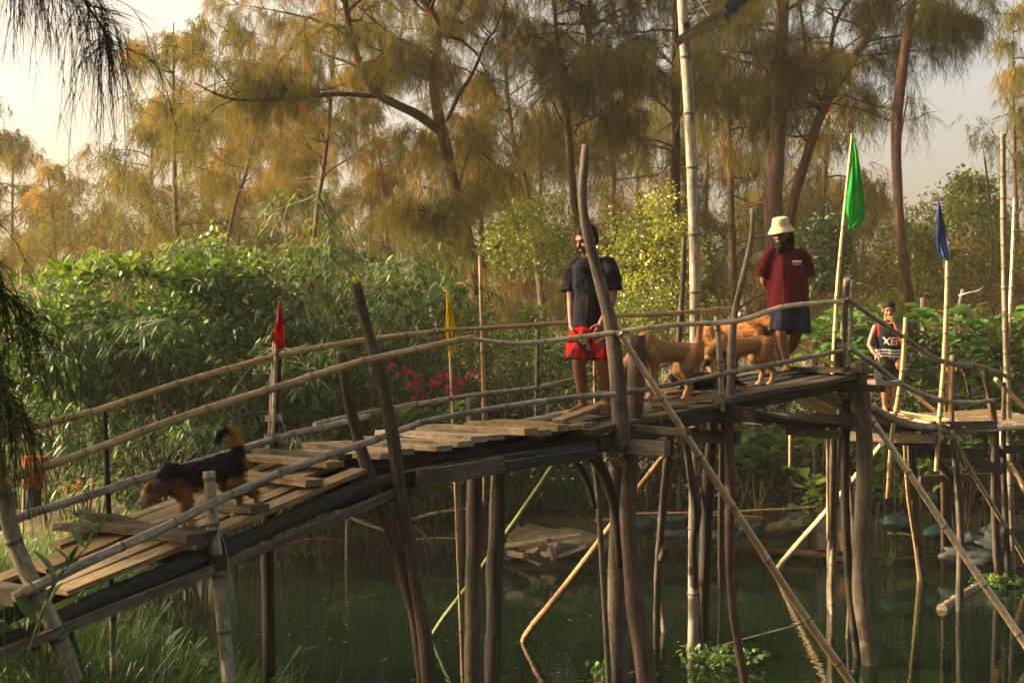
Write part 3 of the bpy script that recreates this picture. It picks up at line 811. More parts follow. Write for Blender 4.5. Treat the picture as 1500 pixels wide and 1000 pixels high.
# bunch of twine hanging on the ramp post
tw = MB()
for k in range(10):
    x = rng.uniform(-7, 7)
    p0 = P(1388 + x * .5, 536 + rng.uniform(-6, 6), fr(1388) - .05)
    p1 = P(1388 + x, 575, fr(1388) - .07); p2 = P(1389 + x * .7, rng.uniform(600, 632), fr(1388) - .06)
    tw.rings([(p0, .004), (p1, .003), (p2, .002)], 4)
tw.build('twine_bundle', MAT['twine'], bridge)

# ------------------------------------------------------------------ foliage builders (numpy)
def frames_from_dirs(d, roll):
    """orthonormal side/normal vectors for direction array d (N,3)"""
    up = np.where(np.abs(d[:, 2:3]) < .95, np.array([[0, 0, 1.0]]), np.array([[1.0, 0, 0]]))
    s = np.cross(d, up); s /= np.linalg.norm(s, axis=1, keepdims=True)
    n = np.cross(s, d)
    c, q = np.cos(roll)[:, None], np.sin(roll)[:, None]
    return s * c + n * q, n * c - s * q
def unit(v): return v / np.maximum(1e-9, np.linalg.norm(v, axis=-1, keepdims=True))
LANCE = ((0.0, 0.0), (.35, .5), (.7, .36), (1.0, 0.0))
OVAL = ((0.0, 0.0), (.38, .46), (.74, .44), (1.0, 0.0))
OBOV = ((0.0, 0.0), (.45, .33), (.80, .5), (1.0, 0.0))
def leaves(pos, d, L, Wd, roll, var, droop=0.25, fold=0.15, shape=LANCE):
    """leaf blades: 6 corners, 4 triangles each; L, Wd arrays"""
    n = len(pos)
    d = unit(d); s, nn = frames_from_dirs(d, roll)
    L = np.broadcast_to(L, (n,))[:, None]; Wd = np.broadcast_to(Wd, (n,))[:, None]
    down = np.array([[0, 0, -1.0]])
    (_, _), (x1, w1), (x2, w2), (_, _) = shape
    p1 = pos + d * L * x1 + down * L * droop * x1 * x1; p2 = pos + d * L * x2 + down * L * droop * x2 * x2
    tip = pos + d * L + down * L * droop
    V = np.stack([pos, p1 + s * Wd * w1 + nn * Wd * fold, p1 - s * Wd * w1 + nn * Wd * fold, p2 + s * Wd * w2 + nn * Wd * fold * .7, p2 - s * Wd * w2 + nn * Wd * fold * .7, tip], 1)
    T = np.array([(0, 1, 2), (2, 1, 3), (2, 3, 4), (4, 3, 5)])
    T = (np.arange(n)[:, None, None] * 6 + T[None]).reshape(-1, 3)
    return V.reshape(-1, 3), T, np.repeat(var, 6)
def ribbons(pos, d, L, w, var, droop, seg=3, curl=None):
    """grass blades and needles: bent strips tapering to a point"""
    n = len(pos); d = unit(d); roll = nrg.uniform(0, 6.28, n)
    s, nn = frames_from_dirs(d, roll)
    L = np.broadcast_to(L, (n,))[:, None]; w = np.broadcast_to(w, (n,))[:, None]; droop = np.broadcast_to(droop, (n,))[:, None]
    down = np.array([[0, 0, -1.0]])
    V = []
    for i in range(seg):
        x = i / seg
        c = pos + d * L * x + down * L * droop * x * x
        ww = w * (1 - x * .7)
        V += [c + s * ww * .5, c - s * ww * .5]
    V.append(pos + d * L + down * L * droop)
    V = np.stack(V, 1); k = V.shape[1]
    T = []
    for i in range(seg - 1):
        a = 2 * i
        T += [(a, a + 1, a + 2), (a + 1, a + 3, a + 2)]
    T.append((k - 3, k - 2, k - 1))
    T = (np.arange(n)[:, None, None] * k + np.array(T)[None]).reshape(-1, 3)
    return V.reshape(-1, 3), T, np.repeat(var, k)
def join(parts):
    V, T, A, o = [], [], [], 0
    for v, t, a in parts:
        V.append(v); T.append(t + o); A.append(a); o += len(v)
    return np.concatenate(V), np.concatenate(T), np.concatenate(A)
def rdir(n, up=0.0, spread=1.0):
    v = nrg.normal(size=(n, 3)) * spread; v[:, 2] += up
    return unit(v)

# --- casuarina: tufts of hanging needles on thin twigs
def tuft_proto(nneedle, width, seed):
    r = np.random.default_rng(seed)
    a = r.uniform(0, 6.28, nneedle); x = r.uniform(0, 1, nneedle) ** .8
    # twig leaves outwards (+x) and hangs
    pos = np.stack([x * .26, np.zeros(nneedle), .10 * x - .52 * x * x], 1) + r.normal(0, .022, (nneedle, 3))
    d = np.stack([.28 + .55 * np.cos(a), .55 * np.sin(a), -.55 - .45 * x + .40 * r.normal(size=nneedle)], 1)
    d = unit(d)
    L = r.uniform(.12, .27, nneedle)
    roll = r.uniform(0, 6.28, nneedle)
    s, _ = frames_from_dirs(d, roll)
    tip = pos + d * L[:, None] + np.array([[0, 0, -1]]) * (L * .35)[:, None]
    V = np.stack([pos + s * width, pos - s * width, tip], 1)
    tw = np.array([[[0, .005, 0], [0, -.005, 0], [.26, 0, -.42]]])
    return np.concatenate([V, tw]).astype(np.float32)
PROTO = {}
def tufts(pos, yaw, scale, tilt, var, nneedle=44, width=.0035):
    key = (nneedle, width)
    if key not in PROTO: PROTO[key] = [tuft_proto(nneedle, width, 100 + k) for k in range(6)]
    pr = PROTO[key]; n = len(pos)
    which = nrg.integers(0, 6, n)
    out = np.empty((n,) + pr[0].shape, np.float32)
    ct, st = np.cos(tilt), np.sin(tilt)
    cy_, sy_ = np.cos(yaw), np.sin(yaw)
    for k in range(6):
        i = np.nonzero(which == k)[0]
        if not len(i): continue
        p = pr[k][None] * scale[i][:, None, None, None]
        x, y, z = p[..., 0], p[..., 1], p[..., 2]
        C, S = ct[i][:, None, None], st[i][:, None, None]
        x2, z2 = x * C - z * S, x * S + z * C
        C, S = cy_[i][:, None, None], sy_[i][:, None, None]
        out[i, ..., 0] = x2 * C - y * S + pos[i, 0][:, None, None]
        out[i, ..., 1] = x2 * S + y * C + pos[i, 1][:, None, None]
        out[i, ..., 2] = z2 + pos[i, 2][:, None, None]
    V = out.reshape(-1, 3); T = np.arange(len(V)).reshape(-1, 3)
    nv = out.shape[1] * 3
    A = np.repeat(var, nv) + nrg.normal(0, .06, len(V) // 3).repeat(3)
    return V, T, np.clip(A, 0, 1)

def branch_set(seeds, R, sub=3):
    """seeds: list of (start, dir, length, radius); returns limb polylines and tuft anchors (pos, yaw)"""
    limbs, anchors = [], []
    for (p, d, L, r) in seeds:
        p = Vector(p); d = Vector(d).normalized()
        pts = [tuple(p) + (r,)]
        q = p.copy(); dd = d.copy()
        nseg = 5
        for i in range(nseg):
            dd = (dd + Vector((R.gauss(0, .24), R.gauss(0, .24), R.gauss(-.02, .2)))).normalized()
            q = q + dd * (L / nseg)
            pts.append(tuple(q) + (max(.004, r * (1 - (i + 1) / (nseg + .3))),))
            if i >= 1:
                for _ in range(sub):
                    yaw = math.atan2(dd.y, dd.x) + R.gauss(0, .9)
                    tl = L * R.uniform(.10, .28)
                    e = q + Vector((math.cos(yaw), math.sin(yaw), R.uniform(-.5, .9))).normalized() * tl
                    limbs.append([tuple(q) + (max(.004, r * .3),), tuple(q.lerp(e, .55) + Vector((0, 0, .04))) + (.005,), tuple(e) + (.003,)])
                    for f_ in (.4, .7, 1.0):
                        anchors.append((q.lerp(e, f_), yaw + R.gauss(0, .5)))
                anchors.append((q, math.atan2(dd.y, dd.x) + R.gauss(0, .6)))
        limbs.append(pts)
    return limbs, anchors

def casuarina(name, label, limbs, sprout, group=None, seed=1, per=1, nneedle=30, width=.0032, tuft=(.8, 1.25), barkm='tree_bark', needlem='needle', varm=(.45, .22), sub=3):
    """limbs: world polylines with radii (first = trunk); sprout: list of (limb index, from, to, number, length, radius) of side branches"""
    R = random.Random(seed)
    base = limbs[0][0]
    t = thing(name, label, 'tree', (base[0], base[1], base[2]), group)
    mb = MB()
    for L_ in limbs: mb.timber(L_, 9, .07, 5)
    mb.build('trunk', MAT[barkm], t, True)
    seeds = []
    for (li, f0, f1, n, length, rad) in sprout:
        C = np.array(catmull(limbs[li], 6))
        for k in range(n):
            f_ = f0 + (f1 - f0) * (k + R.random()) / n
            q = C[min(len(C) - 1, int(f_ * (len(C) - 1)))]
            a = R.uniform(0, 6.28)
            seeds.append((q[:3], (math.cos(a), math.sin(a), R.uniform(-.1, 1.1)), length * R.uniform(.6, 1.25), min(rad, q[3] * .6)))
    lb, an = branch_set(seeds, R, sub)
    mb = MB()
    for L_ in lb:
        mb.rings([(Vector(q[:3]), q[3]) for q in L_], 4, False)
    mb.build('branches', MAT[barkm], t, True)
    pos, yaw = [], []
    for (p, y) in an:
        if mnoise.noise(p * .9 + Vector((seed * 3.1, 0, 0))) < -.22: continue
        for _ in range(per):
            pos.append((p.x + R.gauss(0, .08), p.y + R.gauss(0, .08), p.z + R.gauss(0, .06))); yaw.append(y + R.gauss(0, .9))
    pos = np.array(pos); n = len(pos)
    # colour goes by whole branches: olive to gold, warm sunlight painted into the gold
    var = np.clip(varm[0] + varm[1] * np.repeat(nrg.normal(size=n // (per * 4) + 1), per * 4)[:n] + nrg.normal(0, .10, n), 0, 1)
    V, T, A = tufts(pos, np.array(yaw), nrg.uniform(tuft[0], tuft[1], n), nrg.normal(.05, .35, n), var, nneedle, width)
    org = np.array(base[:3])
    o = link('crown', tri_mesh('crown', V - org, T, A), MAT[needlem], t)
    return t

def px_limb(lst, D, D1=None): return pxpts(lst, D, D1)
def rooted(lst, D):
    """trunk from its pixel course (listed from the top of the visible foot upwards), carried down to the soil"""
    pts = pxpts(lst, D)
    x, y = pts[0][0], pts[0][1]
    g = tz(x, y) - .1
    if pts[0][2] > g + .1:
        dx = (pts[0][0] - pts[1][0]) / max(.1, pts[1][2] - pts[0][2]) * (pts[0][2] - g) * .7
        pts = [(x + dx, y, g, pts[0][3] * 1.25)] + pts
    return pts

# big forked tree in the middle
D = 26.5
T1 = [rooted([(697, 430, 24), (684, 345, 23), (664, 265, 23), (648, 195, 23), (636, 125, 20), (640, 35, 14), (602, -20, 13), (560, -80, 10), (520, -150, 6)], D),
      px_limb([(648, 195, 18), (615, 170, 18), (585, 155, 17), (550, 135, 16), (528, 95, 15), (512, 40, 13), (500, -30, 11), (480, -110, 8), (470, -180, 5)], D, D - .8),
      px_limb([(555, 142, 9), (500, 138, 9), (440, 143, 8), (375, 147, 7), (330, 143, 5), (285, 122, 3)], D - .3, D - 2.2),
      px_limb([(655, 178, 8), (672, 140, 8), (692, 108, 7), (712, 62, 6), (728, 38, 4), (750, -30, 3)], D, D + 1),
      px_limb([(672, 342, 9), (650, 320, 8), (625, 309, 7), (594, 306, 4)], D, D - 1.5),
      px_limb([(637, 120, 7), (610, 108, 6), (570, 80, 4), (530, 66, 3)], D, D - 1.5),
      px_limb([(668, 290, 5), (690, 220, 4), (720, 236, 3)], D, D + .7)]
casuarina('casuarina_tree', 'big red-barked casuarina with a low fork, its bough reaching far sideways', T1,
          [(0, .62, 1, 18, 2.2, .04), (1, .35, 1, 21, 2.2, .035), (2, .25, 1, 21, 1.5, .02), (3, .4, 1, 10, 1.6, .02), (4, .3, 1, 8, 1.2, .02), (5, .3, 1, 9, 1.2, .02), (6, .2, 1, 6, 1.2, .015)], seed=3, per=1, varm=(.42, .28))
# twin-topped tree behind the man in black
D = 28
T2 = [rooted([(850, 480, 16), (846, 380, 15), (840, 290, 15), (833, 200, 15), (826, 118, 14), (816, 60, 9), (809, -20, 8), (800, -110, 5)], D),
      px_limb([(826, 120, 11), (848, 108, 11), (862, 70, 11), (863, -20, 9), (870, -120, 5)], D, D - .4),
      px_limb([(842, 195, 4), (860, 170, 4), (905, 175, 3)], D, D - 1)]
casuarina('casuarina_tree', 'dark slim casuarina forking in two behind the man in the black shirt', T2,
          [(0, .50, 1, 29, 2.0, .03), (1, .2, 1, 18, 2.0, .03), (2, .3, 1, 6, 1.4, .015)], seed=5, per=1, varm=(.28, .26))
D = 26
T3 = [rooted([(1136, 420, 34), (1133, 310, 33), (1138, 230, 31), (1141, 140, 29), (1144, 50, 27), (1150, -40, 23), (1155, -160, 14)], D),
      px_limb([(1143, 130, 6), (1160, 90, 8), (1135, 85, 7), (1128, 108, 5)], D - .2, D - .6)]
casuarina('casuarina_tree', 'thick straight red casuarina trunk behind the man in the bucket hat', T3,
          [(0, .55, 1, 22, 2.4, .035), (1, .2, 1, 4, 1.0, .02)], seed=8, per=1, varm=(.28, .25))
D = 26.6
T4 = [rooted([(1150, 400, 22), (1160, 305, 20), (1180, 235, 19), (1204, 165, 19), (1238, 105, 18), (1268, 60, 16), (1300, -5, 14), (1330, -70, 9)], D),
      px_limb([(1208, 160, 8), (1190, 120, 7), (1178, 60, 6), (1170, -20, 5)], D, D + .6),
      px_limb([(1195, 180, 8), (1215, 110, 9), (1222, 40, 8), (1260, -30, 6)], D + .3, D + 1.2)]
casuarina('casuarina_tree', 'slanting casuarina leaning away from the thick straight trunk', T4,
          [(0, .42, 1, 17, 2.0, .03), (1, .1, 1, 9, 1.6, .02), (2, .2, 1, 12, 1.8, .02)], seed=12, per=1, varm=(.28, .25))
D = 25
T5 = [rooted([(1338, 470, 19), (1325, 400, 20), (1316, 300, 19), (1313, 200, 20), (1322, 100, 20), (1335, 10, 18), (1345, -100, 12)], D),
      px_limb([(1335, 40, 4), (1370, 20, 4), (1400, 30, 3), (1415, 60, 2)], D, D - .5),
      px_limb([(1318, 205, 4), (1330, 140, 3)], D, D - .4)]
casuarina('casuarina_tree', 'single bare purple-brown casuarina trunk rising behind the boy', T5,
          [(0, .80, 1, 9, 1.7, .03), (1, .1, 1, 6, .9, .012)], seed=15, per=1, varm=(.2, .15))
D = 30
T6 = [rooted([(993, 430, 18), (990, 300, 17), (990, 200, 17), (990, 100, 17), (992, -10, 15), (995, -120, 8)], D)]
casuarina('casuarina_tree', 'straight orange casuarina trunk half hidden by the bamboo lamp pole', T6,
          [(0, .45, 1, 28, 2.2, .03)], seed=18, per=1, varm=(.3, .25))
D = 31
T7 = [rooted([(780, 330, 12), (768, 260, 11), (757, 232, 9), (742, 120, 8), (740, -30, 6), (738, -130, 3)], D)]
casuarina('casuarina_tree', 'thin casuarina bent at half height between the forked trees', T7,
          [(0, .35, 1, 39, 1.9, .02)], seed=21, per=1, barkm='tree_bark_pale')
D = 30
T8 = [rooted([(462, 330, 10), (472, 260, 9), (482, 180, 8), (488, 80, 7), (492, -30, 5), (495, -120, 3)], D)]
casuarina('casuarina_tree', 'pale thin casuarina trunk rising out of the bamboo thicket', T8,
          [(0, .30, 1, 36, 1.9, .02)], seed=23, per=1, barkm='tree_bark_pale', varm=(.6, .22))
D = 33
T9 = [rooted([(338, 330, 8), (358, 260, 8), (375, 190, 6), (398, 100, 4), (410, 20, 3)], D)]
casuarina('casuarina_tree', 'thin leaning casuarina left of the long sideways bough', T9,
          [(0, .3, 1, 29, 1.8, .02)], seed=27, per=1, barkm='tree_bark_pale', varm=(.6, .25))

# out-of-frame tree at the left whose boughs hang into the picture
R9 = random.Random(5)
t = thing('casuarina_tree', 'near casuarina whose dark needle boughs hang in beside the low end of the bridge', 'tree', (-5.0, 7.6, tz(-5.0, 7.6) - .05))
mb = MB()
mb.timber([(-5.0, 7.6, .9, .17), (-4.9, 7.6, 2.5, .15), (-5.0, 7.7, 4.5, .13), (-4.8, 7.7, 6.5, .09), (-4.7, 7.8, 8.2, .05)], 10, .08)
boughs = [[(-4.95, 7.65, 5.2, .05), (-4.2, 7.6, 6.0, .035), (-3.4, 7.5, 6.0, .02), (-2.62, 7.45, 5.45, .012), (-2.28, 7.4, 5.02, .008), (-2.08, 7.4, 4.72, .004)],
          [(-4.85, 7.7, 5.9, .045), (-4.1, 7.8, 6.3, .03), (-3.3, 7.7, 6.1, .015), (-2.8, 7.6, 5.55, .008), (-2.55, 7.55, 5.1, .004)],
          [(-4.95, 7.6, 3.2, .04), (-4.3, 7.3, 3.95, .03), (-3.4, 7.1, 4.1, .02), (-2.75, 7.0, 3.75, .010), (-2.40, 6.95, 3.25, .005)],
          [(-4.95, 7.6, 2.8, .04), (-4.3, 7.4, 3.3, .03), (-3.3, 7.2, 3.5, .015), (-2.75, 7.1, 3.15, .007), (-2.45, 7.05, 2.75, .004)],
          [(-4.9, 7.6, 4.0, .04), (-4.2, 7.3, 4.3, .025), (-3.2, 7.15, 4.05, .012), (-2.72, 7.1, 3.5, .005)]]
for b in boughs: mb.timber(b, 7, .05)
mb.build('trunk', MAT['post_dark'], t, True)
parts = []
for bi, b in enumerate(boughs):
    mb = MB()
    C = np.array(catmull(b, 10))
    for q in C[int(len(C) * .4):]:
        for _ in range(3 if bi < 2 else 5):
            L_ = R9.uniform(.22, .6); ax = R9.gauss(.15, .28); ay = R9.gauss(0, .28)
            tw = catmull([tuple(q[:3]) + (.003,), (q[0] + ax * L_ * .8, q[1] + ay * L_ * .8, q[2] - .35 * L_ + .05, .0025), (q[0] + ax * L_ * 1.2, q[1] + ay * L_ * 1.2, q[2] - L_, .0015)], 5)
            mb.rings([(Vector(w_[:3]), w_[3]) for w_ in tw], 3, False)
            tw = np.array(tw)[:, :3]
            m_ = R9.randint(16, 34)
            k_ = nrg.integers(1, len(tw), m_)
            d0 = tw[k_] - tw[k_ - 1]
            d = unit(unit(d0) + nrg.normal(0, .22, (m_, 3)))
            parts.append(ribbons(tw[k_], d, nrg.uniform(.12, .26, m_), .0030, np.clip(nrg.normal(.45, .25, m_), 0, 1), nrg.uniform(.05, .3, m_), 3))
    mb.build('twigs', MAT['post_dark'], t, True)
V, T, A = join(parts)
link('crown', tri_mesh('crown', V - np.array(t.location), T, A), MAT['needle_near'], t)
# its upper crown, above the frame: it shades the low end of the bridge
R = random.Random(77)
lb, an = branch_set([((-4.95, 7.65, 3.5 + .33 * k), (math.cos(a_), math.sin(a_), R.uniform(0, .5)), R.uniform(1.3, 2.3), .03) for k, a_ in [(k, R.uniform(1.2, 5.2)) for k in range(15)]], R, 3)
mb = MB()
for L_ in lb: mb.rings([(Vector(q[:3]), q[3]) for q in L_], 4, False)
mb.build('branches', MAT['post_dark'], t, True)
pos = np.array([tuple(p) for p, y in an for _ in range(2)]) + nrg.normal(0, .08, (len(an) * 2, 3)); yaw = np.array([y for p, y in an for _ in range(2)]) + nrg.normal(0, .9, len(an) * 2)
V, T, A = tufts(pos, yaw, nrg.uniform(.9, 1.3, len(pos)), nrg.normal(0, .35, len(pos)), np.clip(nrg.normal(.4, .2, len(pos)), 0, 1), 40, .004)
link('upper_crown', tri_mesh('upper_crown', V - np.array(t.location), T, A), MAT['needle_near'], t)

# far grove: four plume-shaped trees, copied
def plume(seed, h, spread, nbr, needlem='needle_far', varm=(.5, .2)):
    R = random.Random(seed)
    t = thing('casuarina_tree', 'x', 'tree', (0, 0, 0), 'casuarinas of the hazy far grove')
    lean = R.uniform(-.6, .6)
    trunk = [(0, 0, 0, .13), (lean * .2, 0, h * .35, .10), (lean * .6, .1, h * .7, .06), (lean, .1, h, .015)]
    MB().timber(trunk, 8, .06).build('trunk', MAT['tree_bark_pale'], t, True)
    C = np.array(catmull(trunk, 10))
    seeds = []
    for k in range(nbr):
        f_ = .22 + .78 * (k + R.random()) / nbr
        q = C[min(len(C) - 1, int(f_ * (len(C) - 1)))]
        a = R.uniform(0, 6.28)
        prof = (1 - f_) ** .6 * 1.0 + .22
        gap = 1.0 if R.random() < .8 else .45
        seeds.append((q[:3], (math.cos(a), math.sin(a), R.uniform(.1, .9)), spread * prof * gap * R.uniform(.7, 1.2), .03))
    lb, an = branch_set(seeds, R, 2)
    mb = MB()
    for L_ in lb: mb.rings([(Vector(q[:3]), q[3]) for q in L_], 3, False)
    mb.build('branches', MAT['tree_bark_pale'], t, True)
    pos = np.array([tuple(p) for p, y in an if R.random() < .9]); yaw = nrg.uniform(0, 6.28, len(pos))
    n = len(pos)
    pos = pos + nrg.normal(0, .12, (n, 3)); yaw = yaw + nrg.normal(0, .9, n)
    var = np.clip(varm[0] + varm[1] * np.repeat(nrg.normal(size=n // 10 + 1), 10)[:n] + nrg.normal(0, .1, n), 0, 1)
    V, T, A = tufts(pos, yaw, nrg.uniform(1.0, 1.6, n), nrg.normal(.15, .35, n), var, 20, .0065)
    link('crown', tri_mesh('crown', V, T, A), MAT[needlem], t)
    return t
def copy_tree(o, parent=None):
    c = o.copy(); COL.objects.link(c); c.parent = parent
    for ch in list(o.children): copy_tree(ch, c)
    return c
protos = [plume(41, 11.0, 2.6, 30), plume(42, 12.5, 2.9, 32), plume(43, 9.0, 2.4, 26, varm=(.62, .2)), plume(44, 10.0, 3.0, 30, varm=(.4, .2))]
used = set()
# (photo column, distance, kind, size, label)
FAR = [(18, 52, 3, .95), (95, 44, 2, .98), (150, 60, 0, .8), (215, 40, 0, .93), (262, 36, 3, 1.0), (300, 48, 1, .85), (365, 42, 2, 1.0), (420, 50, 3, .9), (455, 38, 2, .9), (540, 44, 1, .92), (585, 36, 2, .95),
       (610, 52, 0, .9), (690, 46, 3, .95), (720, 35, 2, .95), (790, 42, 0, .95), (850, 50, 1, .8), (905, 36, 3, 1.05), (940, 44, 1, .95), (1030, 40, 0, 1.0), (1075, 34, 3, 1.1), (1120, 48, 1, .9), (1190, 38, 2, 1.1),
       (1225, 52, 3, .9), (1262, 44, 0, .72), (1300, 62, 1, .68), (1360, 48, 2, .72), (1415, 58, 3, .72), (1492, 36, 1, .92), (1460, 44, 2, .8), (1530, 48, 0, .9), (-40, 46, 1, .85), (60, 66, 1, .75), (180, 72, 3, .8), (330, 70, 0, .85),
       (480, 66, 1, .85), (650, 70, 3, .85), (760, 62, 1, .85), (880, 68, 0, .8), (1000, 60, 3, .9), (1160, 66, 0, .85), (1330, 76, 3, .7), (1440, 74, 0, .7)]
RT = random.Random(9)
NEARBY = [(60, 'beside the overhanging needle boughs'), (330, 'above the bright broad-leaved shrub'), (520, 'above the bamboo thicket'), (700, 'behind the big forked tree'), (900, 'behind the slim tree forking in two'), (1080, 'behind the bamboo lamp pole'), (1250, 'behind the thick straight trunk'), (1400, 'behind the single bare trunk'), (2000, 'behind the tall bamboo post')]
for (px, Dd, k, s_) in FAR:
    if k in used: o = copy_tree(protos[k])
    else: o = protos[k]; used.add(k)
    x = (px - 750) / F * Dd
    o.location = (x, Dd, tz(x, Dd) - .1)
    o.rotation_euler = (0, 0, RT.uniform(0, 6.28)); o.scale = (s_ * RT.uniform(.9, 1.15), s_ * RT.uniform(.9, 1.15), s_ * RT.uniform(.92, 1.1))
    where = next(w_ for lim, w_ in NEARBY if px < lim)
    o['label'] = ('feathery casuarina ' if Dd < 55 else 'distant hazy casuarina ') + where
    o['group'] = 'far grove casuarinas ' + where + (' far' if Dd >= 55 else '')
# unseen trees added round the near bank, beside and behind the camera, to shade the pond and the low end of the bridge
for (x, y, k, s_) in ((-8.6, 6.5, 1, .95), (-9.6, 10.2, 0, 1.0), (-9.0, 3.2, 3, 1.0), (-11.5, 13.2, 1, 1.0), (-12.5, 8.2, 3, 1.05), (-12, 4.5, 0, 1.0), (-8.3, 13.6, 2, .85), (-5.5, -3.5, 1, 1.0), (-1.5, -5.5, 3, 1.0), (3.2, -4.5, 0, 1.0), (7.5, -1.5, 1, 1.0), (-15, 11, 1, 1.0), (-10.5, -1, 3, 1.1)):
    o = copy_tree(protos[k]); o.location = (x, y, tz(x, y) - .1)
    o.rotation_euler = (0, 0, RT.uniform(0, 6.28)); o.scale = (s_ * 1.15, s_ * 1.15, s_)
    o['label'] = 'unseen casuarina added on the near bank to shade the pond and bridge'; o['group'] = 'unseen casuarinas added for shade'
# hazy far wood that closes the view, as one mass
pos = []
RW = random.Random(4)
V_, T_, A_ = [], [], []
parts = []
for k in range(70):
    x = RW.uniform(-48, 48); y = RW.uniform(80, 105); h = RW.uniform(5.5, 9.5)
    n = 90
    zz = nrg.uniform(.0, 1, n); rr = (1.15 - zz) * RW.uniform(1.6, 2.4) * nrg.uniform(0, 1, n) ** .5; aa = nrg.uniform(0, 6.28, n)
    pos = np.stack([x + rr * np.cos(aa), y + rr * np.sin(aa), .9 + zz * h], 1)
    parts.append(tufts(pos, aa, nrg.uniform(1.8, 3.0, n), nrg.normal(.2, .4, n), np.clip(nrg.normal(.5, .15, n), 0, 1), 20, .011))
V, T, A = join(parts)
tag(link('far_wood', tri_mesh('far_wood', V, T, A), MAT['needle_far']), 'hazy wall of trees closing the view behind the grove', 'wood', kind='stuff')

# --- shrubs
def bush(name, label, c, rx, ry, rz, ncl, per, L, Wd, mat, shape=OVAL, clr=.22, group=None, droop=.3, stem='post_dark', varm=(.45, .22), cat='shrub', bottom=-.6, updir=.3):
    """shrub with leaf clusters spread through an uneven volume and stems running up into them"""
    x, y = c[0], c[1]
    g = tz(x, y)
    t = thing(name, label, cat, (x, y, g - .03), group)
    cc = []
    tries = 0
    while len(cc) < ncl and tries < ncl * 20:
        tries += 1
        d = Vector((rng.gauss(0, 1), rng.gauss(0, 1), rng.gauss(0, 1))).normalized()
        if d.z < bottom: continue
        k = rng.uniform(.45, 1.0) ** .6
        lump = 1 + .35 * mnoise.noise(d * 1.8 + Vector((x, y, 0)))
        p = Vector((x + d.x * rx * k * lump, y + d.y * ry * k * lump, c[2] + d.z * rz * k * lump))
        if p.z < g + .05: continue
        cc.append((p, d))
    mb = MB()
    for i, (p, d) in enumerate(cc):
        if i % max(1, ncl // 6): continue
        b0 = Vector((x + rng.gauss(0, .12), y + rng.gauss(0, .12), g - .03))
        m1 = b0.lerp(p, .5) + Vector((rng.gauss(0, .08), rng.gauss(0, .08), .12))
        mb.rings([(b0, .013), (m1, .008), (p, .003)], 5, False)
    mb.build('stems', MAT[stem], t, True)
    n = len(cc) * per
    cp = np.repeat(np.array([tuple(p) for p, d in cc]), per, 0); cd = np.repeat(np.array([tuple(d) for p, d in cc]), per, 0)
    pos = cp + nrg.normal(0, clr, (n, 3)) * np.array([1, 1, .8])
    pos[:, 2] = np.maximum(pos[:, 2], g + .03)
    d = unit(cd * .6 + rdir(n) * .8 + np.array([[0, 0, updir]]))
    v = np.clip(np.repeat(nrg.normal(varm[0], varm[1] * .8, len(cc)), per) + nrg.normal(0, varm[1] * .6, n), 0, 1)
    V, T, A = leaves(pos, d, nrg.uniform(.7, 1.25, n) * L, nrg.uniform(.8, 1.2, n) * Wd, nrg.normal(0, .7, n), v, droop, .12, shape)
    o = link('foliage', tri_mesh('foliage', V - np.array(t.location), T, A), MAT[mat], t)
    return t
def at(px, py, D): return tuple(P(px, py, D))

def bamboo_clump(label, x, y, h, n, lean=(0, 0), spread=1.0, fans=20, mat='bamboo_leaf', group=None, var0=.4, L=.17):
    g = tz(x, y)
    t = thing('bamboo_clump', label, 'bamboo', (x, y, g - .05), group)
    mb = MB(); pos, dr, vv = [], [], []
    for k in range(n):
        a = rng.uniform(0, 6.28); hh = h * rng.uniform(.45, 1.05); out = spread * rng.uniform(.25, 1.0)
        bx, by = x + .25 * math.cos(a), y + .25 * math.sin(a)
        tipv = Vector((bx + out * math.cos(a) * 1.5 + lean[0], by + out * math.sin(a) * 1.2 + lean[1], g + hh))
        mid = Vector((bx, by, g)).lerp(tipv, .5) + Vector((-.12 * math.cos(a), -.12 * math.sin(a), hh * .18))
        end = tipv + Vector((out * math.cos(a) * .6, out * math.sin(a) * .5, -hh * .10))
        cpts = catmull([(bx, by, g - .05, .018), tuple(mid) + (.012,), tuple(tipv) + (.006,), tuple(end) + (.003,)], 8)
        mb.rings([(Vector(q[:3]), q[3]) for q in cpts], 5, False)
        for j in range(fans):
            q = cpts[int(len(cpts) * rng.uniform(.12, .999))]
            aa = rng.uniform(0, 6.28); tl = rng.uniform(.1, .55)
            p0 = Vector(q[:3]) + Vector((math.cos(aa) * tl, math.sin(aa) * tl, rng.uniform(-.12, .15)))
            if j % 2 == 0: mb.rings([(Vector(q[:3]), .003), (p0, .002)], 3, False)
            hv = (p0.z - g) / max(1, h)  # leaves turn yellower with height: sunlit tops put into the colour
            v0 = min(1, max(0, rng.gauss(var0 + .25 * (hv - .5), .16)))
            for _ in range(rng.randint(5, 8)):
                b = aa + rng.gauss(0, .85)
                pos.append(tuple(p0 + Vector((rng.gauss(0, .03), rng.gauss(0, .03), rng.gauss(0, .03)))))
                dr.append((math.cos(b), math.sin(b), rng.gauss(-.45, .35))); vv.append(min(1, max(0, v0 + rng.gauss(0, .08))))
    mb.build('culms', MAT['bamboo_green'], t, True)
    n_ = len(pos); pos = np.array(pos); pos[:, 2] = np.maximum(pos[:, 2], g + .1)
    V, T, A = leaves(pos, np.array(dr), nrg.uniform(.7, 1.2, n_) * L, nrg.uniform(.8, 1.2, n_) * L * .20, nrg.normal(0, .4, n_), np.array(vv), .35, .08, LANCE)
    link('foliage', tri_mesh('foliage', V - np.array(t.location), T, A), MAT[mat], t)
    return t
G = 'bamboo clumps on the left bank'
bamboo_clump('tall bamboo clump arching over the red flag with pale sunlit tips', -3.0, 23.4, 4.8, 25, (.3, -.3), 1.25, 54, var0=.5)
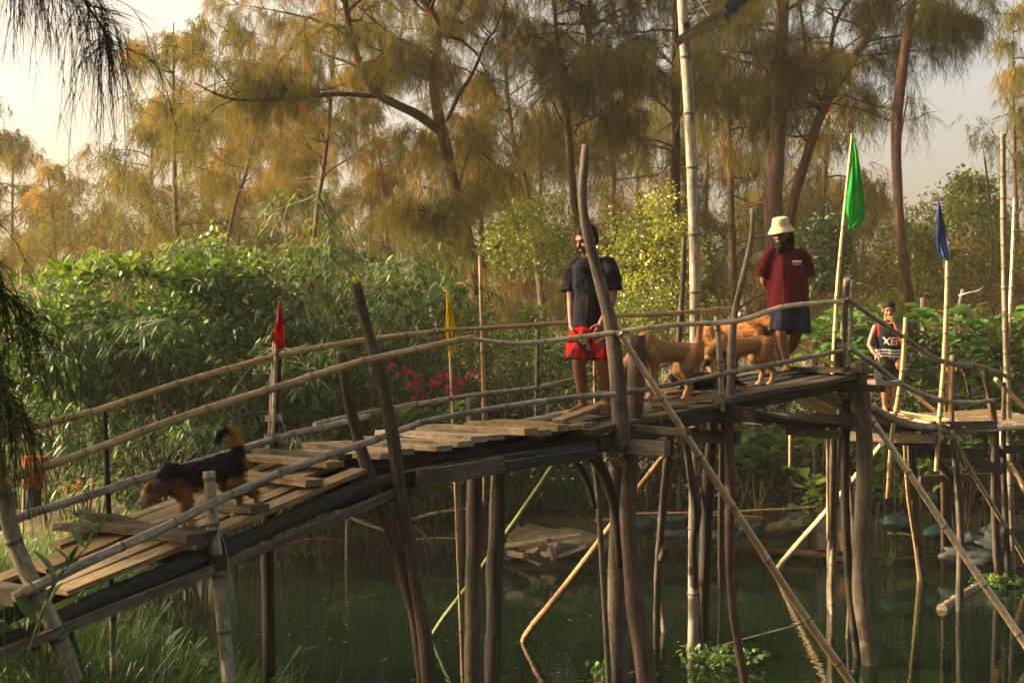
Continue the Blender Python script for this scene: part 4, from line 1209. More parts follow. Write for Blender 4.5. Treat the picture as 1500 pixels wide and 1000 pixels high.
bamboo_clump('dark drooping bamboo clump right behind the low end of the bridge', -4.9, 20.6, 3.4, 25, (0, -.2), 1.2, 54, group=G, var0=.3)
bamboo_clump('dense green bamboo thicket beside the needle boughs', -6.6, 21.8, 4.0, 25, (0, 0), 1.4, 54, group=G, var0=.42)
bamboo_clump('leafy bamboo thicket between the red flag and the thicket on the bank edge', -4.3, 23.6, 4.2, 22, (0, 0), 1.3, 51, group=G, var0=.45)
bamboo_clump('bamboo clump with dark drooping fans left of the leaning post tops', -2.0, 23.6, 4.0, 19, (-.1, 0), 1.0, 51, group=G, var0=.32)
bamboo_clump('low dark bamboo hanging over the bank behind the dog on the ramp', -3.5, 22.9, 2.3, 18, (0, -.3), 1.0, 44, group=G, var0=.22)
bamboo_clump('yellow-green bamboo thicket at the far left edge of the bank', -8.0, 23.5, 4.2, 22, (0, 0), 1.5, 48, group=G, var0=.55)

for (px_, py_, D_, lb_) in ((95, 500, 20.6, 'leafy green shrub in the thicket beside the needle boughs'), (250, 520, 20.9, 'leafy green shrub in the thicket left of the red flag'), (365, 455, 22.0, 'leafy green shrub standing up behind the red flag'), (300, 440, 22.4, 'leafy green shrub under the tall arching bamboo')):
    bush('shrub', lb_, at(px_, py_, D_), .8, .6, .75, 80, 34, .13, .062, 'green_leaf', OVAL, .2, varm=(.38, .28), bottom=-1)
bush('shrub', 'yellow-green sunlit shrub right of the man in black', at(952, 400, 23.5), .75, .7, 1.35, 85, 55, .085, .04, 'yellow_leaf', OVAL, .14, varm=(.45, .25))
bush('shrub', 'yellow-green shrub left of the man in black', at(775, 360, 26.5), .85, .7, .95, 80, 50, .09, .042, 'yellow_leaf', OVAL, .16, varm=(.35, .25))
bush('shrub', 'mid-green shrub behind the yellow flag', at(635, 470, 25.2), .75, .7, .7, 70, 50, .09, .045, 'green_leaf', OVAL, .17, varm=(.6, .2))
bush('shrub', 'dark glossy shrub behind the man in the bucket hat', at(1205, 385, 24.5), .42, .5, .85, 60, 45, .11, .04, 'dark_leaf', OVAL, .14)
bush('shrub', 'low green hedge under the yellow flag', at(740, 545, 23.2), 1.25, .8, .75, 110, 50, .075, .036, 'green_leaf', OVAL, .16, varm=(.45, .25))
bush('shrub', 'low yellow-green hedge behind the tan dogs', at(960, 500, 22.5), 1.2, .8, .8, 90, 50, .085, .04, 'yellow_leaf', OVAL, .16, varm=(.25, .25))
bush('shrub', 'green hedge behind the man in black at knee height', at(845, 560, 22.9), 1.0, .8, .75, 90, 50, .08, .038, 'green_leaf', OVAL, .16, varm=(.5, .25))
bush('shrub', 'sunlit hazy shrub beside the blue flag', at(1400, 365, 31), 1.15, .9, 1.3, 90, 45, .13, .06, 'yellow_leaf', OVAL, .2, varm=(.4, .2))
bush('shrub', 'pale hazy shrub behind the boy and the bare trunk', at(1330, 415, 33), 1.1, .8, .85, 60, 45, .13, .06, 'yellow_leaf', OVAL, .2, varm=(.4, .25))
bush('shrub', 'narrow sunlit shrub top rising above the blue flag pole', at(1425, 300, 32), .45, .45, .75, 40, 45, .13, .06, 'yellow_leaf', OVAL, .15, varm=(.35, .25))
bush('shrub', 'brownish dry shrub in the haze right of the bare trunk', at(1275, 400, 30), .8, .8, 1.1, 50, 45, .1, .03, 'needle_far', LANCE, .25, varm=(.6, .25))
bush('shrub', 'golden dry shrub at the foot of the far right grove', at(1470, 420, 34), 1.3, .8, 1.2, 70, 45, .12, .04, 'needle_far', LANCE, .25, varm=(.6, .25))
bush('shrub', 'round bright shrub above the boy', at(1308, 455, 26), .32, .3, .3, 30, 40, .06, .04, 'yellow_leaf', OVAL, .09, varm=(.5, .25))
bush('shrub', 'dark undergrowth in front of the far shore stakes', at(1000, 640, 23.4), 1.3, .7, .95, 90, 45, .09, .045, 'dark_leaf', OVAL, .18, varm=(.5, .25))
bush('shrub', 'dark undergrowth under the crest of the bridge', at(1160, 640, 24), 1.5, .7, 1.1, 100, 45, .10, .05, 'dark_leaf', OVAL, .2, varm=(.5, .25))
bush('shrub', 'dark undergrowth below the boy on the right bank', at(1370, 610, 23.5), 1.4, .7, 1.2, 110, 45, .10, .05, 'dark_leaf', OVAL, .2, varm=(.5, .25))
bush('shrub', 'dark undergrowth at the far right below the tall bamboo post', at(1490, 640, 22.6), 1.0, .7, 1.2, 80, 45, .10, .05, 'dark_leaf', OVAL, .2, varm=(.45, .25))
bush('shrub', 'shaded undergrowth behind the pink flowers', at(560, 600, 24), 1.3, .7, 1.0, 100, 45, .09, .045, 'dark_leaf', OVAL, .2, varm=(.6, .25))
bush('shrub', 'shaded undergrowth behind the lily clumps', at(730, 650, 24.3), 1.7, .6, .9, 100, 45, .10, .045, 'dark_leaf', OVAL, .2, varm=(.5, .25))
bush('shrub', 'brown-green casuarina scrub under the big forked tree', at(560, 400, 27.5), 1.6, .9, 1.1, 90, 60, .16, .012, 'needle', LANCE, .25, varm=(.35, .25), droop=.6)
bush('shrub', 'drooping casuarina scrub behind the head of the man in black', at(900, 380, 27.5), 1.5, .9, 1.1, 90, 60, .16, .012, 'needle', LANCE, .25, varm=(.25, .25), droop=.6)
bush('shrub', 'drooping grey-green casuarina scrub behind the lamp pole', at(1070, 400, 27), 1.3, .9, 1.3, 100, 60, .17, .012, 'needle', LANCE, .25, varm=(.12, .15), droop=.7)
bush('shrub', 'dusky scrub under the far left grove', at(190, 340, 32), 2.4, 1.2, 1.2, 120, 55, .17, .014, 'needle', LANCE, .3, varm=(.4, .25), droop=.5)

GU = 'shaded undergrowth along the far bank'
for k, x in enumerate(np.linspace(-4.2, 9.6, 11)):
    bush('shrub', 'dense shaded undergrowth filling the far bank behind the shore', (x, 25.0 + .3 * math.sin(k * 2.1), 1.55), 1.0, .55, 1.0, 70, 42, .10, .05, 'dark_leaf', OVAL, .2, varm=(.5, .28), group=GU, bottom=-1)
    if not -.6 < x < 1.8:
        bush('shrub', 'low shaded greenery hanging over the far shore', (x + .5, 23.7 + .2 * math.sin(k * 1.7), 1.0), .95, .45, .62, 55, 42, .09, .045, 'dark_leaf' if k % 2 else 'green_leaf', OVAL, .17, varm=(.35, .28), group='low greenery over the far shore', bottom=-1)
# bougainvillea: green shrub with heads of crimson bracts
bo = bush('bougainvillea', 'shrub with crimson flower heads behind the sagging lower rail', at(650, 580, 22.6), 1.05, .6, .55, 60, 30, .08, .042, 'green_leaf', OVAL, .16, varm=(.4, .25))
heads = [(612, 556, .07), (601, 565, .05), (648, 552, .13), (660, 548, .05), (635, 562, .06), (668, 560, .09), (680, 557, .06), (600, 545, .05), (620, 578, .05), (608, 583, .04), (668, 578, .04), (640, 586, .05), (693, 545, .045), (657, 570, .08), (574, 537, .05), (585, 548, .03), (592, 541, .05), (662, 590, .04), (615, 567, .07)]
for (px, py, r_) in heads:
    n = int(40 + 600 * r_)
    c0 = np.array(P(px, py, 21.85 + rng.uniform(-.1, .1)))
    pos = c0 + nrg.normal(0, r_ * .42, (n, 3))
    V, T, A = leaves(pos, rdir(n), nrg.uniform(.03, .05, n), nrg.uniform(.025, .04, n), nrg.uniform(0, 6, n), nrg.uniform(0, 1, n), .1, .2, OVAL)
    V = V - np.array(bo.location)
    link('flower_head', tri_mesh('flower_head', V, T, A), MAT['petal_pink'], bo)

# --- plants with large leaves: every leaf is its own piece
def leaf_mesh(name, L, Wd, shape='oval', seed=0, droop=.18):
    r = np.random.default_rng(seed)
    prof = {'oval': [(0, .06), (.18, .55), (.4, .95), (.62, 1.0), (.82, .72), (.94, .38), (1, .03)],
            'obov': [(0, .05), (.2, .3), (.45, .62), (.68, .95), (.85, .95), (.96, .5), (1, .05)],
            'strap': [(0, .35), (.2, .75), (.45, 1.0), (.7, .85), (.88, .45), (.96, .2), (1, .02)]}[shape]
    V, T = [], []
    for i, (x, w) in enumerate(prof):
        z = -droop * L * x * x + .02 * L * math.sin(5 * x + seed)
        ww = w * Wd / 2 * (1 + .06 * r.normal())
        V += [(x * L, -ww, z + .22 * ww), (x * L, 0, z), (x * L, ww, z + .22 * ww)]
    for i in range(len(prof) - 1):
        a = 3 * i
        for k in (0, 1):
            T += [(a + k, a + k + 3, a + k + 1), (a + k + 1, a + k + 3, a + k + 4)]
    var = np.full(len(V), .25 + .5 * r.random())
    return tri_mesh(name, np.array(V), np.array(T), var, True)
LEAF = {}
def leafset(key, L, Wd, shape, mat, droop=.18, n=5):
    LEAF[key] = [leaf_mesh('leaf', L * k, Wd * k, shape, i, droop * (.6 + .25 * i)) for i, k in enumerate((.8, .9, 1.0, 1.1, 1.2)[:n])]
    for q in LEAF[key]: q.materials.append(MAT[mat])
leafset('broad', .23, .15, 'oval', 'broad_leaf')
leafset('broad_bright', .24, .13, 'obov', 'broad_leaf_bright', .1)
leafset('strap', .75, .075, 'strap', 'strap_leaf', .35)
leafset('vine', .17, .055, 'oval', 'strap_leaf', .1)
leafset('pad', .10, .075, 'oval', 'broad_leaf_bright', .1)
def place_leaf(key, parent, pos, d, roll=0.0, s=1.0):
    d = Vector(d).normalized()
    o = link('leaf', rng.choice(LEAF[key]), None, parent)
    o.location = Vector(pos) - Vector(parent.location)
    side = Vector((0, 0, 1)).cross(d)
    if side.length < 1e-3: side = Vector((0, 1, 0))
    side.normalize(); up = d.cross(side)
    M_ = Matrix((d, side, up)).transposed() @ Matrix.Rotation(roll, 3, 'X')
    o.rotation_mode = 'QUATERNION'; o.rotation_quaternion = M_.to_quaternion()
    o.scale = (s, s, s)
    return o
def broad_plant(label, px, py, D, rx, rz, ncl, key='broad', group=None, per=6, name='broadleaf_shrub', ry=.6, s=1.0, updir=.35, front=True):
    c = P(px, py, D); g = tz(c.x, c.y)
    t = thing(name, label, 'shrub', (c.x, c.y, g - .03), group)
    mb = MB(); mains = []
    for k in range(ncl):
        d = Vector((rng.uniform(-1, 1), rng.uniform(-1, .5) if front else rng.uniform(-1, 1), rng.uniform(-.9, 1)))
        q = Vector((c.x + d.x * rx, c.y + d.y * ry, max(g + .15, c.z + d.z * rz)))
        if k < 4:
            b0 = Vector((c.x + rng.gauss(0, .15), c.y + rng.gauss(0, .12), g - .03))
            mid = b0.lerp(q, .6) + Vector((rng.gauss(0, .08), rng.gauss(0, .08), .1))
            mains.append((b0, mid, q)); mb.rings([(b0, .012), (mid, .008), (q, .005)], 5, False)
        else:
            m0 = min(mains, key=lambda m_: (m_[1] - q).length); s0 = m0[1].lerp(m0[2], .3)
            mb.rings([(s0, .005), (s0.lerp(q, .5) + Vector((0, 0, -.03)), .004), (q, .003)], 4, False)
        a0 = rng.uniform(0, 6.28)
        for j in range(per):
            a = a0 + 2.4 * j
            dd = Vector((math.cos(a), math.sin(a) * .9 - .15, updir + rng.gauss(0, .3)))
            place_leaf(key, t, q + Vector((0, 0, -.03 * j)) + dd.normalized() * .03, dd, rng.gauss(0, .3), s * rng.uniform(.7, 1.15))
    mb.build('stems', MAT['post_dark'], t, True)
    return t
broad_plant('broad-leaved shrub between the bamboo crest posts and the boy', 1262, 500, 21.0, .42, .55, 38)
broad_plant('broad-leaved shrub right behind the boy', 1325, 490, 21.2, .50, .45, 36)
broad_plant('broad-leaved shrub right of the blue flag pole', 1440, 500, 21.2, .58, .5, 44)
broad_plant('low broad-leaved shrub under the rails of the ramp', 1400, 555, 20.9, .75, .32, 36)
broad_plant('broad-leaved shrub under the crest of the bridge with pale stems', 1120, 655, 22.6, .62, .5, 42)
broad_plant('broad-leaved shrub below the ramp beside the crest post', 1300, 680, 22.0, .55, .5, 34)
broad_plant('broad-leaved shrub at the legs of the man in the bucket hat', 1200, 500, 21.6, .45, .4, 30)
broad_plant('low broad-leaved shrub under the red flag', 430, 600, 21.5, .55, .4, 34)
broad_plant('broad-leaved shrub under the crimson flower heads', 620, 612, 21.4, .65, .28, 34)
broad_plant('bright broad-leaved shrub on the bank above the needle boughs', 200, 402, 21.6, 1.15, .16, 34, 'broad_bright', per=8, updir=.8, name='broadleaf_shrub')
broad_plant('bright yellow-green young tree left of the man in black', 755, 470, 24.5, .65, .3, 20, 'broad_bright', per=8, s=.8)
broad_plant('small plant with bright round leaves against the crest post', 1195, 715, 21.3, .18, .3, 7, 'broad_bright', per=5, s=1.15)
broad_plant('broad-leaved plant behind the right-hand posts under the ramp', 1370, 670, 21.6, .4, .3, 18)
broad_plant('broad-leaved shrub at the right edge behind the tall bamboo post', 1495, 560, 21.4, .4, .6, 30)

# strap-leaved lilies along the far shore
def lily(px, py, D, n, label, group, s=1.0):
    c = P(px, py, D); g = tz(c.x, c.y)
    t = thing('lily_plant', label, 'plant', (c.x, c.y, g - .02), group)
    for j in range(n):
        a = rng.uniform(0, 6.28); e = rng.uniform(.7, 2.4)
        base = Vector((c.x + rng.gauss(0, .12), c.y + rng.gauss(0, .1), g + rng.uniform(0, .35)))
        place_leaf('strap', t, base, (math.cos(a), math.sin(a), e), rng.gauss(0, .4), s * rng.uniform(.7, 1.2))
    return t
GL = 'strap-leaved lilies along the far shore'
for (px, D, n, s_) in ((560, 23.0, 22, .9), (628, 22.7, 34, 1.1), (672, 22.9, 34, 1.15), (745, 22.8, 36, 1.2), (775, 23.2, 36, 1.25), (848, 23.0, 30, 1.0), (880, 23.3, 32, 1.1), (520, 23.3, 20, .8)):
    lily(px, 720, D, n, 'green strap-leaved lily clump behind the shore stakes', GL, s_)
lily(1297, 730, 21.0, 14, 'small strap-leaved plant by the dark crest post', None, .5)
lily(448, 770, 21.9, 12, 'small drooping strap-leaved plant at the water edge under the deck', None, .5)

# plants with orange and red flowers by the low end of the bridge
def flower_clump(label, px, py, D, n, r_, mat='petal_orange'):
    c = P(px, py, D); g = tz(c.x, c.y)
    t = thing('flower_plant', label, 'plant', (c.x, c.y, g - .02))
    mb = MB()
    for k in range(n):
        q = Vector(c) + Vector((rng.gauss(0, r_), rng.gauss(0, r_ * .5), rng.gauss(0, r_ * .6)))
        q.z = max(q.z, g + .2)
        mb.rings([(Vector((c.x + rng.gauss(0, .06), c.y, g)), .006), (q, .003)], 4, False)
        m_ = 18
        V, T, A = leaves(np.array(q) + nrg.normal(0, .018, (m_, 3)), rdir(m_), .04, .022, nrg.uniform(0, 6, m_), nrg.uniform(0, 1, m_), .1, .2, OVAL)
        link('flower', tri_mesh('flower', V - np.array(t.location), T, A), MAT[mat], t)
    mb.build('stems', MAT['stem_brown'], t)
    m_ = 160
    pos = np.array(c) + nrg.normal(0, 1, (m_, 3)) * np.array([r_ * 1.2, r_ * .6, r_ * .8]); pos[:, 2] = np.maximum(pos[:, 2] - .1, g + .05)
    V, T, A = leaves(pos, rdir(m_, .3), nrg.uniform(.08, .16, m_), .03, nrg.normal(0, .5, m_), nrg.uniform(.2, .9, m_), .3, .1, LANCE)
    link('foliage', tri_mesh('foliage', V - np.array(t.location), T, A), MAT['green_leaf'], t)
flower_clump('orange-flowered plants beside the hanging orange cloth', 95, 712, 19.5, 6, .14)
flower_clump('red-flowered plant behind the dark pot', 165, 705, 19.8, 4, .10, 'petal_pink')
flower_clump('pale orange flowers behind the deck boards left of the leaning posts', 470, 640, 20.5, 6, .12)
flower_clump('small red flowers behind the tail of the dog on the ramp', 352, 688, 20.5, 3, .07, 'petal_pink')
flower_clump('orange flowers high in the hedge behind the red flag', 420, 535, 21.0, 4, .12)
flower_clump('red flowers among the broad leaves right of the boy', 1385, 480, 21.8, 5, .2, 'petal_pink')

# --- grass on the near left bank and the shore
def grass_patch(label, xy, n, hmin, hmax, w, spread, varm=.5, droop=(.2, .8), name='grass'):
    parts = []
    xs_, ys_ = [], []
    for (x, y, k) in xy:
        m_ = int(n * k)
        xs_.append(nrg.normal(x, spread, m_)); ys_.append(nrg.normal(y, spread, m_))
    X, Y = np.concatenate(xs_), np.concatenate(ys_)
    Z = terrain_z(X[None], Y[None])[0]
    ok = Z > -.45
    X, Y, Z = X[ok], Y[ok], Z[ok]; n_ = len(X)
    d = np.stack([nrg.normal(0, .35, n_), nrg.normal(0, .3, n_), np.full(n_, 1.0)], 1)
    V, T, A = ribbons(np.stack([X, Y, Z - .02], 1), d, nrg.uniform(hmin, hmax, n_) + np.where(Z < 0, .3, 0), w, np.clip(nrg.normal(varm, .25, n_), 0, 1), nrg.uniform(droop[0], droop[1], n_), 4)
    o = link(name, tri_mesh(name, V, T, A), MAT['grass'])
    return tag(o, label, 'grass', kind='stuff')
grass_patch('tall green reed grass on the near bank under the low end of the bridge', [(-2.6, 8.2, .8), (-2.3, 9.4, 1.0), (-1.9, 9.8, 1.0), (-2.5, 10.3, 1), (-2.9, 10.6, 1), (-2.1, 10.9, .8), (-1.6, 10.2, .7), (-2.6, 11.5, .7), (-3.1, 11.6, .7), (-1.9, 11.6, .25), (-1.5, 11.2, .2)], 1000, .4, 1.05, .009, .33, .5)
grass_patch('bright lush grass behind the low end of the bridge', [(-3.6, 10.3, 1), (-3.9, 11.2, 1), (-4.4, 10.6, 1), (-4.1, 12.0, .9), (-4.9, 11.6, 1), (-3.35, 9.6, .7), (-4.6, 9.6, 1), (-4.5, 13.4, 1), (-5.2, 13, 1), (-4.8, 14.8, 1), (-5.6, 15, 1), (-5.0, 16.4, 1), (-5.8, 16.8, 1), (-5.1, 18, .8), (-6.0, 18.4, .8)], 1200, .3, .75, .011, .35, .65)
sh = [(x, np.interp(x, [-4.4, -2, -.5, 1.7, 4, 6, 8], [22.6, 22.9, 22.4, 22.2, 22.5, 21.9, 21.2]) + .1, 1) for x in np.linspace(-4.5, 8.5, 40) if not (-.2 < x < 1.3)]
grass_patch('short weeds along the far shore', sh, 330, .08, .36, .011, .25, .4)

# leaf litter drifting on the pond
n = 320
X = nrg.uniform(-3.5, 9, n); Y = 13 + 9 * nrg.uniform(0, 1, n) ** .8
ok = pond_sd(X[None], Y[None])[0] < -.1
X, Y = X[ok], Y[ok]; n = len(X)
V, T, A = leaves(np.stack([X, Y, np.full(n, .004)], 1), np.stack([nrg.normal(size=n), nrg.normal(size=n), np.zeros(n)], 1), nrg.uniform(.02, .07, n), nrg.uniform(.012, .03, n), np.zeros(n), nrg.uniform(0, 1, n), 0.0, .05, OVAL)
tag(link('floating_leaves', tri_mesh('floating_leaves', V, T, A), MAT['dry_leaf']), 'scattered dead leaves and scum drifting on the pond', 'leaves', kind='stuff')

# ------------------------------------------------------------------ flags
def flag(label, mat, pole, D, hoist, widths, polem='bamboo_tan', folds=3.1, depth=.05, ext=True, seed=0):
    """pole: pixel polyline; hoist: pixel rows along the pole side [(px,py)...]; widths: cloth width in px at each of them"""
    pts = pxpts(pole, D)
    if ext: pts = foot(pts, -.4)
    b = pts[-1]
    t = thing('flag', label, 'flag', (b[0], b[1], b[2]))
    MB().bamboo(pts, .4, 8).build('pole', MAT[polem], t, True)
    C = np.array([(h[0], h[1], w) for h, w in zip(hoist, widths)], float)
    C = np.array(catmull([tuple(c) for c in C], 5))
    nu = 14
    mb = MB()
    for i, (hx, hy, w) in enumerate(C):
        for j in range(nu):
            v = j / (nu - 1)
            f_ = i / (len(C) - 1)
            dy = depth * math.sin(folds * 2 * math.pi * v ** 1.3 + seed + 2.5 * f_) * (.25 + .9 * f_) * (.4 + v) + .02 * mnoise.noise(Vector((v * 4, f_ * 6, seed))) + .02 * math.sin(7 * f_ + seed + 3 * v)
            sag = 9 * v * v * (w / 18.0)
            q = P(hx + w * v, hy + sag + 2 * math.sin(5 * v + seed), D - .015)
            mb.v.append(Vector((q.x, q.y + dy, q.z))); mb.tc.append((hx, hy, v)); mb.ring.append(0)
    for i in range(len(C) - 1):
        for j in range(nu - 1):
            a = i * nu + j
            mb.f.append((a, a + nu, a + nu + 1, a + 1))
    mb.build('cloth', MAT[mat], t, True)
    return t
flag('red pennant hanging from a stick tied to the bridge post', 'flag_red', [(409, 436, 3), (406, 480, 4), (403, 530, 5), (399, 640, 6)], bk(405) - .12,
     [(408, 442), (405, 465), (402, 490), (401, 508)], [3, 9, 13, 15], ext=False, depth=.03)
flag('yellow pennant on a thin bamboo stick behind the sagging rail', 'flag_yellow', [(654, 424, 3), (657, 480, 4), (661, 560, 5), (664, 640, 5)], br(660, 1.5),
     [(654, 428), (654, 452), (653, 478), (655, 500), (659, 520)], [3, 10, 15, 13, 6], depth=.04, seed=2)
flag('bright green pennant on a tall bamboo stick at the crest of the bridge', 'flag_green', [(1248, 196, 4), (1242, 260, 6), (1233, 350, 7), (1226, 430, 8), (1219, 560, 8)], br(1228, 1.1),
     [(1248, 203), (1245, 235), (1242, 265), (1239, 300), (1241, 318), (1243, 334)], [3, 15, 23, 29, 20, 5], depth=.05, ext=False, seed=1)
flag('blue pennant hanging limp from the bamboo post of the ramp', 'flag_blue', [(1374, 284, 4), (1379, 330, 4), (1385, 400, 5), (1387, 460, 5)], fr(1384) - .02,
     [(1373, 296), (1371, 325), (1370, 350), (1373, 366), (1379, 379)], [4, 13, 17, 15, 6], depth=.05, ext=False, seed=3, polem='post_red')
post([(1388, 382, 8), (1386, 460, 9), (1382, 540, 9), (1376, 610, 9), (1371, 690, 8)], fr(1383) - .06, None, 'bamboo_tan', bamboo=True, ext=False)

# ------------------------------------------------------------------ lamp pole
lp = thing('lamp_pole', 'tall weathered bamboo pole carrying a board with a black lamp', 'pole', tuple(P(1018, 700, bk(1016) + .1)))
D = bk(1016) + .1
MB().bamboo(foot(pxpts([(997, -40, 17), (1003, 60, 18), (1009, 150, 18), (1014, 260, 18), (1018, 400, 18), (1018, 560, 18), (1017, 700, 18)], D, None, .9), -.5), .62, 12).build('pole', MAT['bamboo_grey'], lp, True)
MB().plank(P(992, 70, D - .13), P(1072, 18, D - .13), .03, .085, up=(0, -1, 0), seg=3, side=(0, 1, 0)).build('arm', MAT['plank_grey'], lp)
mb = MB().plank(P(1066, 24, D - .14), P(1125, -16, D - .14), .20, .10, seg=4, jit=.004); mb.build('lamp_housing', MAT['black_plastic'], lp)
mb = MB().plank(P(1064, 30, D - .14), P(1080, 17, D - .14), .08, .06, seg=2, jit=.004); mb.build('clamp', MAT['black_plastic'], lp)
q = P(1002, 44, D - .085); mb = MB().plank(q, q + Vector((.06, 0, .012)), .02, .07, seg=1, jit=.0); mb.build('notch', MAT['black_plastic'], lp)
mb = MB(); mb.rings([(P(1018, -6, D - .1), .004), (P(1030, 12, D - .1), .004), (P(1040, 26, D - .12), .004)], 4); mb.build('wire', MAT['wire'], lp)

# ------------------------------------------------------------------ far shore: stakes, sticks, logs, sacks
def stake(px, y0, y1, w, lean=0, mat='post_brown', D=None, label='rough upright stake in the far shore', group='stakes along the far shore', bam=False):
    D = D or wt(max(y1, 806))
    pts = foot(pxpts([(px + lean, y0, w * .8), (px + lean * .5 + rng.uniform(-1, 1), (y0 + y1) / 2, w), (px, y1, w)], D), -.3)
    mb = MB()
    if bam: mb.bamboo(pts, .3, 8)
    else: mb.timber(pts, 7, .12, 4)
    o = mb.build('stake', MAT[mat], None, True)
    return tag(o, label, 'stake', group)
for (px, y0, y1, w, ln, mt) in ((345, 748, 812, 5, 0, 'post_dark'), (362, 752, 812, 6, 0, 'post_grey'), (378, 745, 808, 6, 2, 'post_dark'), (416, 742, 810, 6, -2, 'post_dark'), (432, 735, 805, 6, 0, 'post_dark'), (448, 760, 812, 5, 2, 'post_grey'), (455, 738, 806, 5, -3, 'post_dark'),
                          (482, 770, 815, 6, 0, 'post_grey'), (507, 735, 820, 5, 1, 'bamboo_tan'), (541, 760, 812, 8, 0, 'post_dark'), (588, 735, 800, 6, -4, 'post_dark'), (622, 742, 800, 9, -4, 'post_red'), (673, 690, 812, 4, 0, 'bamboo_orange'), (676, 735, 830, 9, 0, 'post_dark'),
                          (765, 690, 790, 9, 0, 'post_dark'), (948, 702, 815, 6, 0, 'post_dark'), (993, 690, 800, 8, 2, 'post_brown'), (1012, 752, 808, 5, 0, 'post_dark'), (1112, 700, 806, 6, 3, 'post_grey'), (1119, 735, 806, 6, 0, 'post_dark'),
                          (1138, 742, 804, 5, 0, 'post_dark'), (1152, 745, 805, 6, 0, 'post_brown'), (1163, 700, 798, 7, -8, 'post_red'), (1178, 752, 804, 6, 0, 'post_dark'), (1260, 740, 800, 6, 0, 'post_brown'), (1283, 735, 815, 7, 4, 'post_brown'), (1308, 775, 815, 3, 0, 'post_dark'),
                          (1322, 745, 800, 5, 0, 'post_grey'), (1360, 770, 815, 4, 0, 'post_dark')):
    stake(px, y0, y1, w, ln, mt)
def stick(name, label, lst, D0, D1=None, mat='bamboo_tan', cat='stick', bam=False, group=None, jit=.1):
    mb = MB(); pts = pxpts(lst, D0, D1)
    if bam: mb.bamboo(pts, .4, 8)
    else: mb.timber(pts, 7, jit, 4)
    return tag(mb.build(name, MAT[mat], None, True), label, cat, group)
stick('bamboo_pole', 'long horizontal bamboo pole tied along the shore stakes', [(928, 752, 5), (1040, 750, 5), (1130, 746, 5), (1212, 741, 5)], 21.7, 21.4, 'bamboo_orange', 'pole', True)
stick('bamboo_pole', 'short bamboo rail lying behind the teal sacks', [(870, 762, 5), (960, 757, 5), (1060, 754, 4), (1120, 758, 4)], 22.0, 21.8, 'bamboo_orange', 'pole', True)
stick('fallen_log', 'red-brown log floating along the far shore', [(930, 798, 12), (1000, 800, 13), (1090, 804, 14), (1180, 810, 14), (1262, 822, 13)], wt(806), wt(826), 'post_red', 'log')
stick('fallen_log', 'thin grey log under the right bank at the water line', [(1290, 822, 7), (1360, 815, 6), (1400, 818, 5)], wt(826), wt(824), 'post_brown', 'log')
for i, (a, b, w, mt, lb) in enumerate((((486, 744), (566, 777), 5, 'bamboo_tan', 'bent pale stick leaning between the stakes under the deck'), ((520, 758), (562, 780), 5, 'post_grey', 'short grey stick beside the bent pale stick'),
                          ((590, 764), (684, 744), 6, 'bamboo_tan', 'pale branch tied across to the tall stake'), ((350, 806), (470, 786), 5, 'post_grey', 'grey branch lying along the water edge under the deck'),
                          ((448, 790), (530, 788), 5, 'post_brown', 'brown stick along the water edge'), ((600, 790), (668, 788), 3, 'bamboo_tan', 'thin pale cane along the water edge'), ((606, 770), (640, 806), 8, 'post_brown', 'forked driftwood branch dipping into the pond'),
                          ((612, 806), (650, 806), 5, 'post_brown', 'driftwood twig at the water line'), ((1300, 780), (1380, 786), 5, 'bamboo_tan', 'bent cane hoop in front of the right bank'), ((1290, 770), (1345, 790), 4, 'bamboo_tan', 'second cane across the right bank stakes'),
                          ((1380, 806), (1440, 802), 4, 'post_brown', 'brown cane lying under the right bank sacks'), ((930, 790), (1030, 782), 4, 'post_dark', 'dark branch below the teal sacks'))):
    stick('stick', lb, [(a[0], a[1], w), ((a[0] + b[0]) / 2, (a[1] + b[1]) / 2 + rng.uniform(-4, 4), w), (b[0], b[1], w * .7)], 21.8, 21.6, mt)
stick('floating_bamboo', 'thin bamboo pole floating on the pond across the foot of the long brace', [(870, 1003, 9), (960, 976, 8), (1050, 948, 7), (1172, 914, 5)], wt(1003), wt(914), 'bamboo_grey', 'pole', True)
stick('floating_bamboo', 'thick bamboo culm floating half sunk by the ramp posts', [(1380, 892, 20), (1415, 870, 19), (1464, 842, 9)], wt(893), wt(843), 'bamboo_grey', 'pole', True)

# broken boards at the landing
for (a, b, w, h_, D, mt, lb) in (((742, 802), (850, 786), .16, .05, 20.5, 'plank_tan', 'pale board lying across the front of the sand landing'), ((762, 806), (806, 796), .12, .07, 20.4, 'plank_grey', 'short thick board under the pale board'),
                           ((746, 812), (770, 816), .14, .06, 20.3, 'plank_tan', 'small pale board end at the water line'), ((805, 800), (812, 822), .07, .05, 20.2, 'plank_grey', 'split board standing on end in the water'),
                           ((820, 818), (860, 800), .05, .05, 20.3, 'plank_grey', 'grey stick of wood slanting into the water'), ((770, 818), (792, 830), .05, .03, 20.2, 'plank_grey', 'small half-sunken board at the landing')):
    o = MB().plank(P(a[0], a[1], D), P(b[0], b[1], D - .15), w, h_, seg=3, jit=.01).build('plank', MAT[mt], None)
    o.name = 'board'; tag(o, lb, 'board')
def sack(px, py, D, rx, rz, mat, label, seed, group=None):
    c = P(px, py, D)
    o = MB().blob(c, rx, rx * .6, rz, seed, .32, 18, 11, 1.9).build('sandbag', MAT[mat], None, True)
    return tag(o, label, 'sack', group)
GS = 'old sacks holding up the far shore'
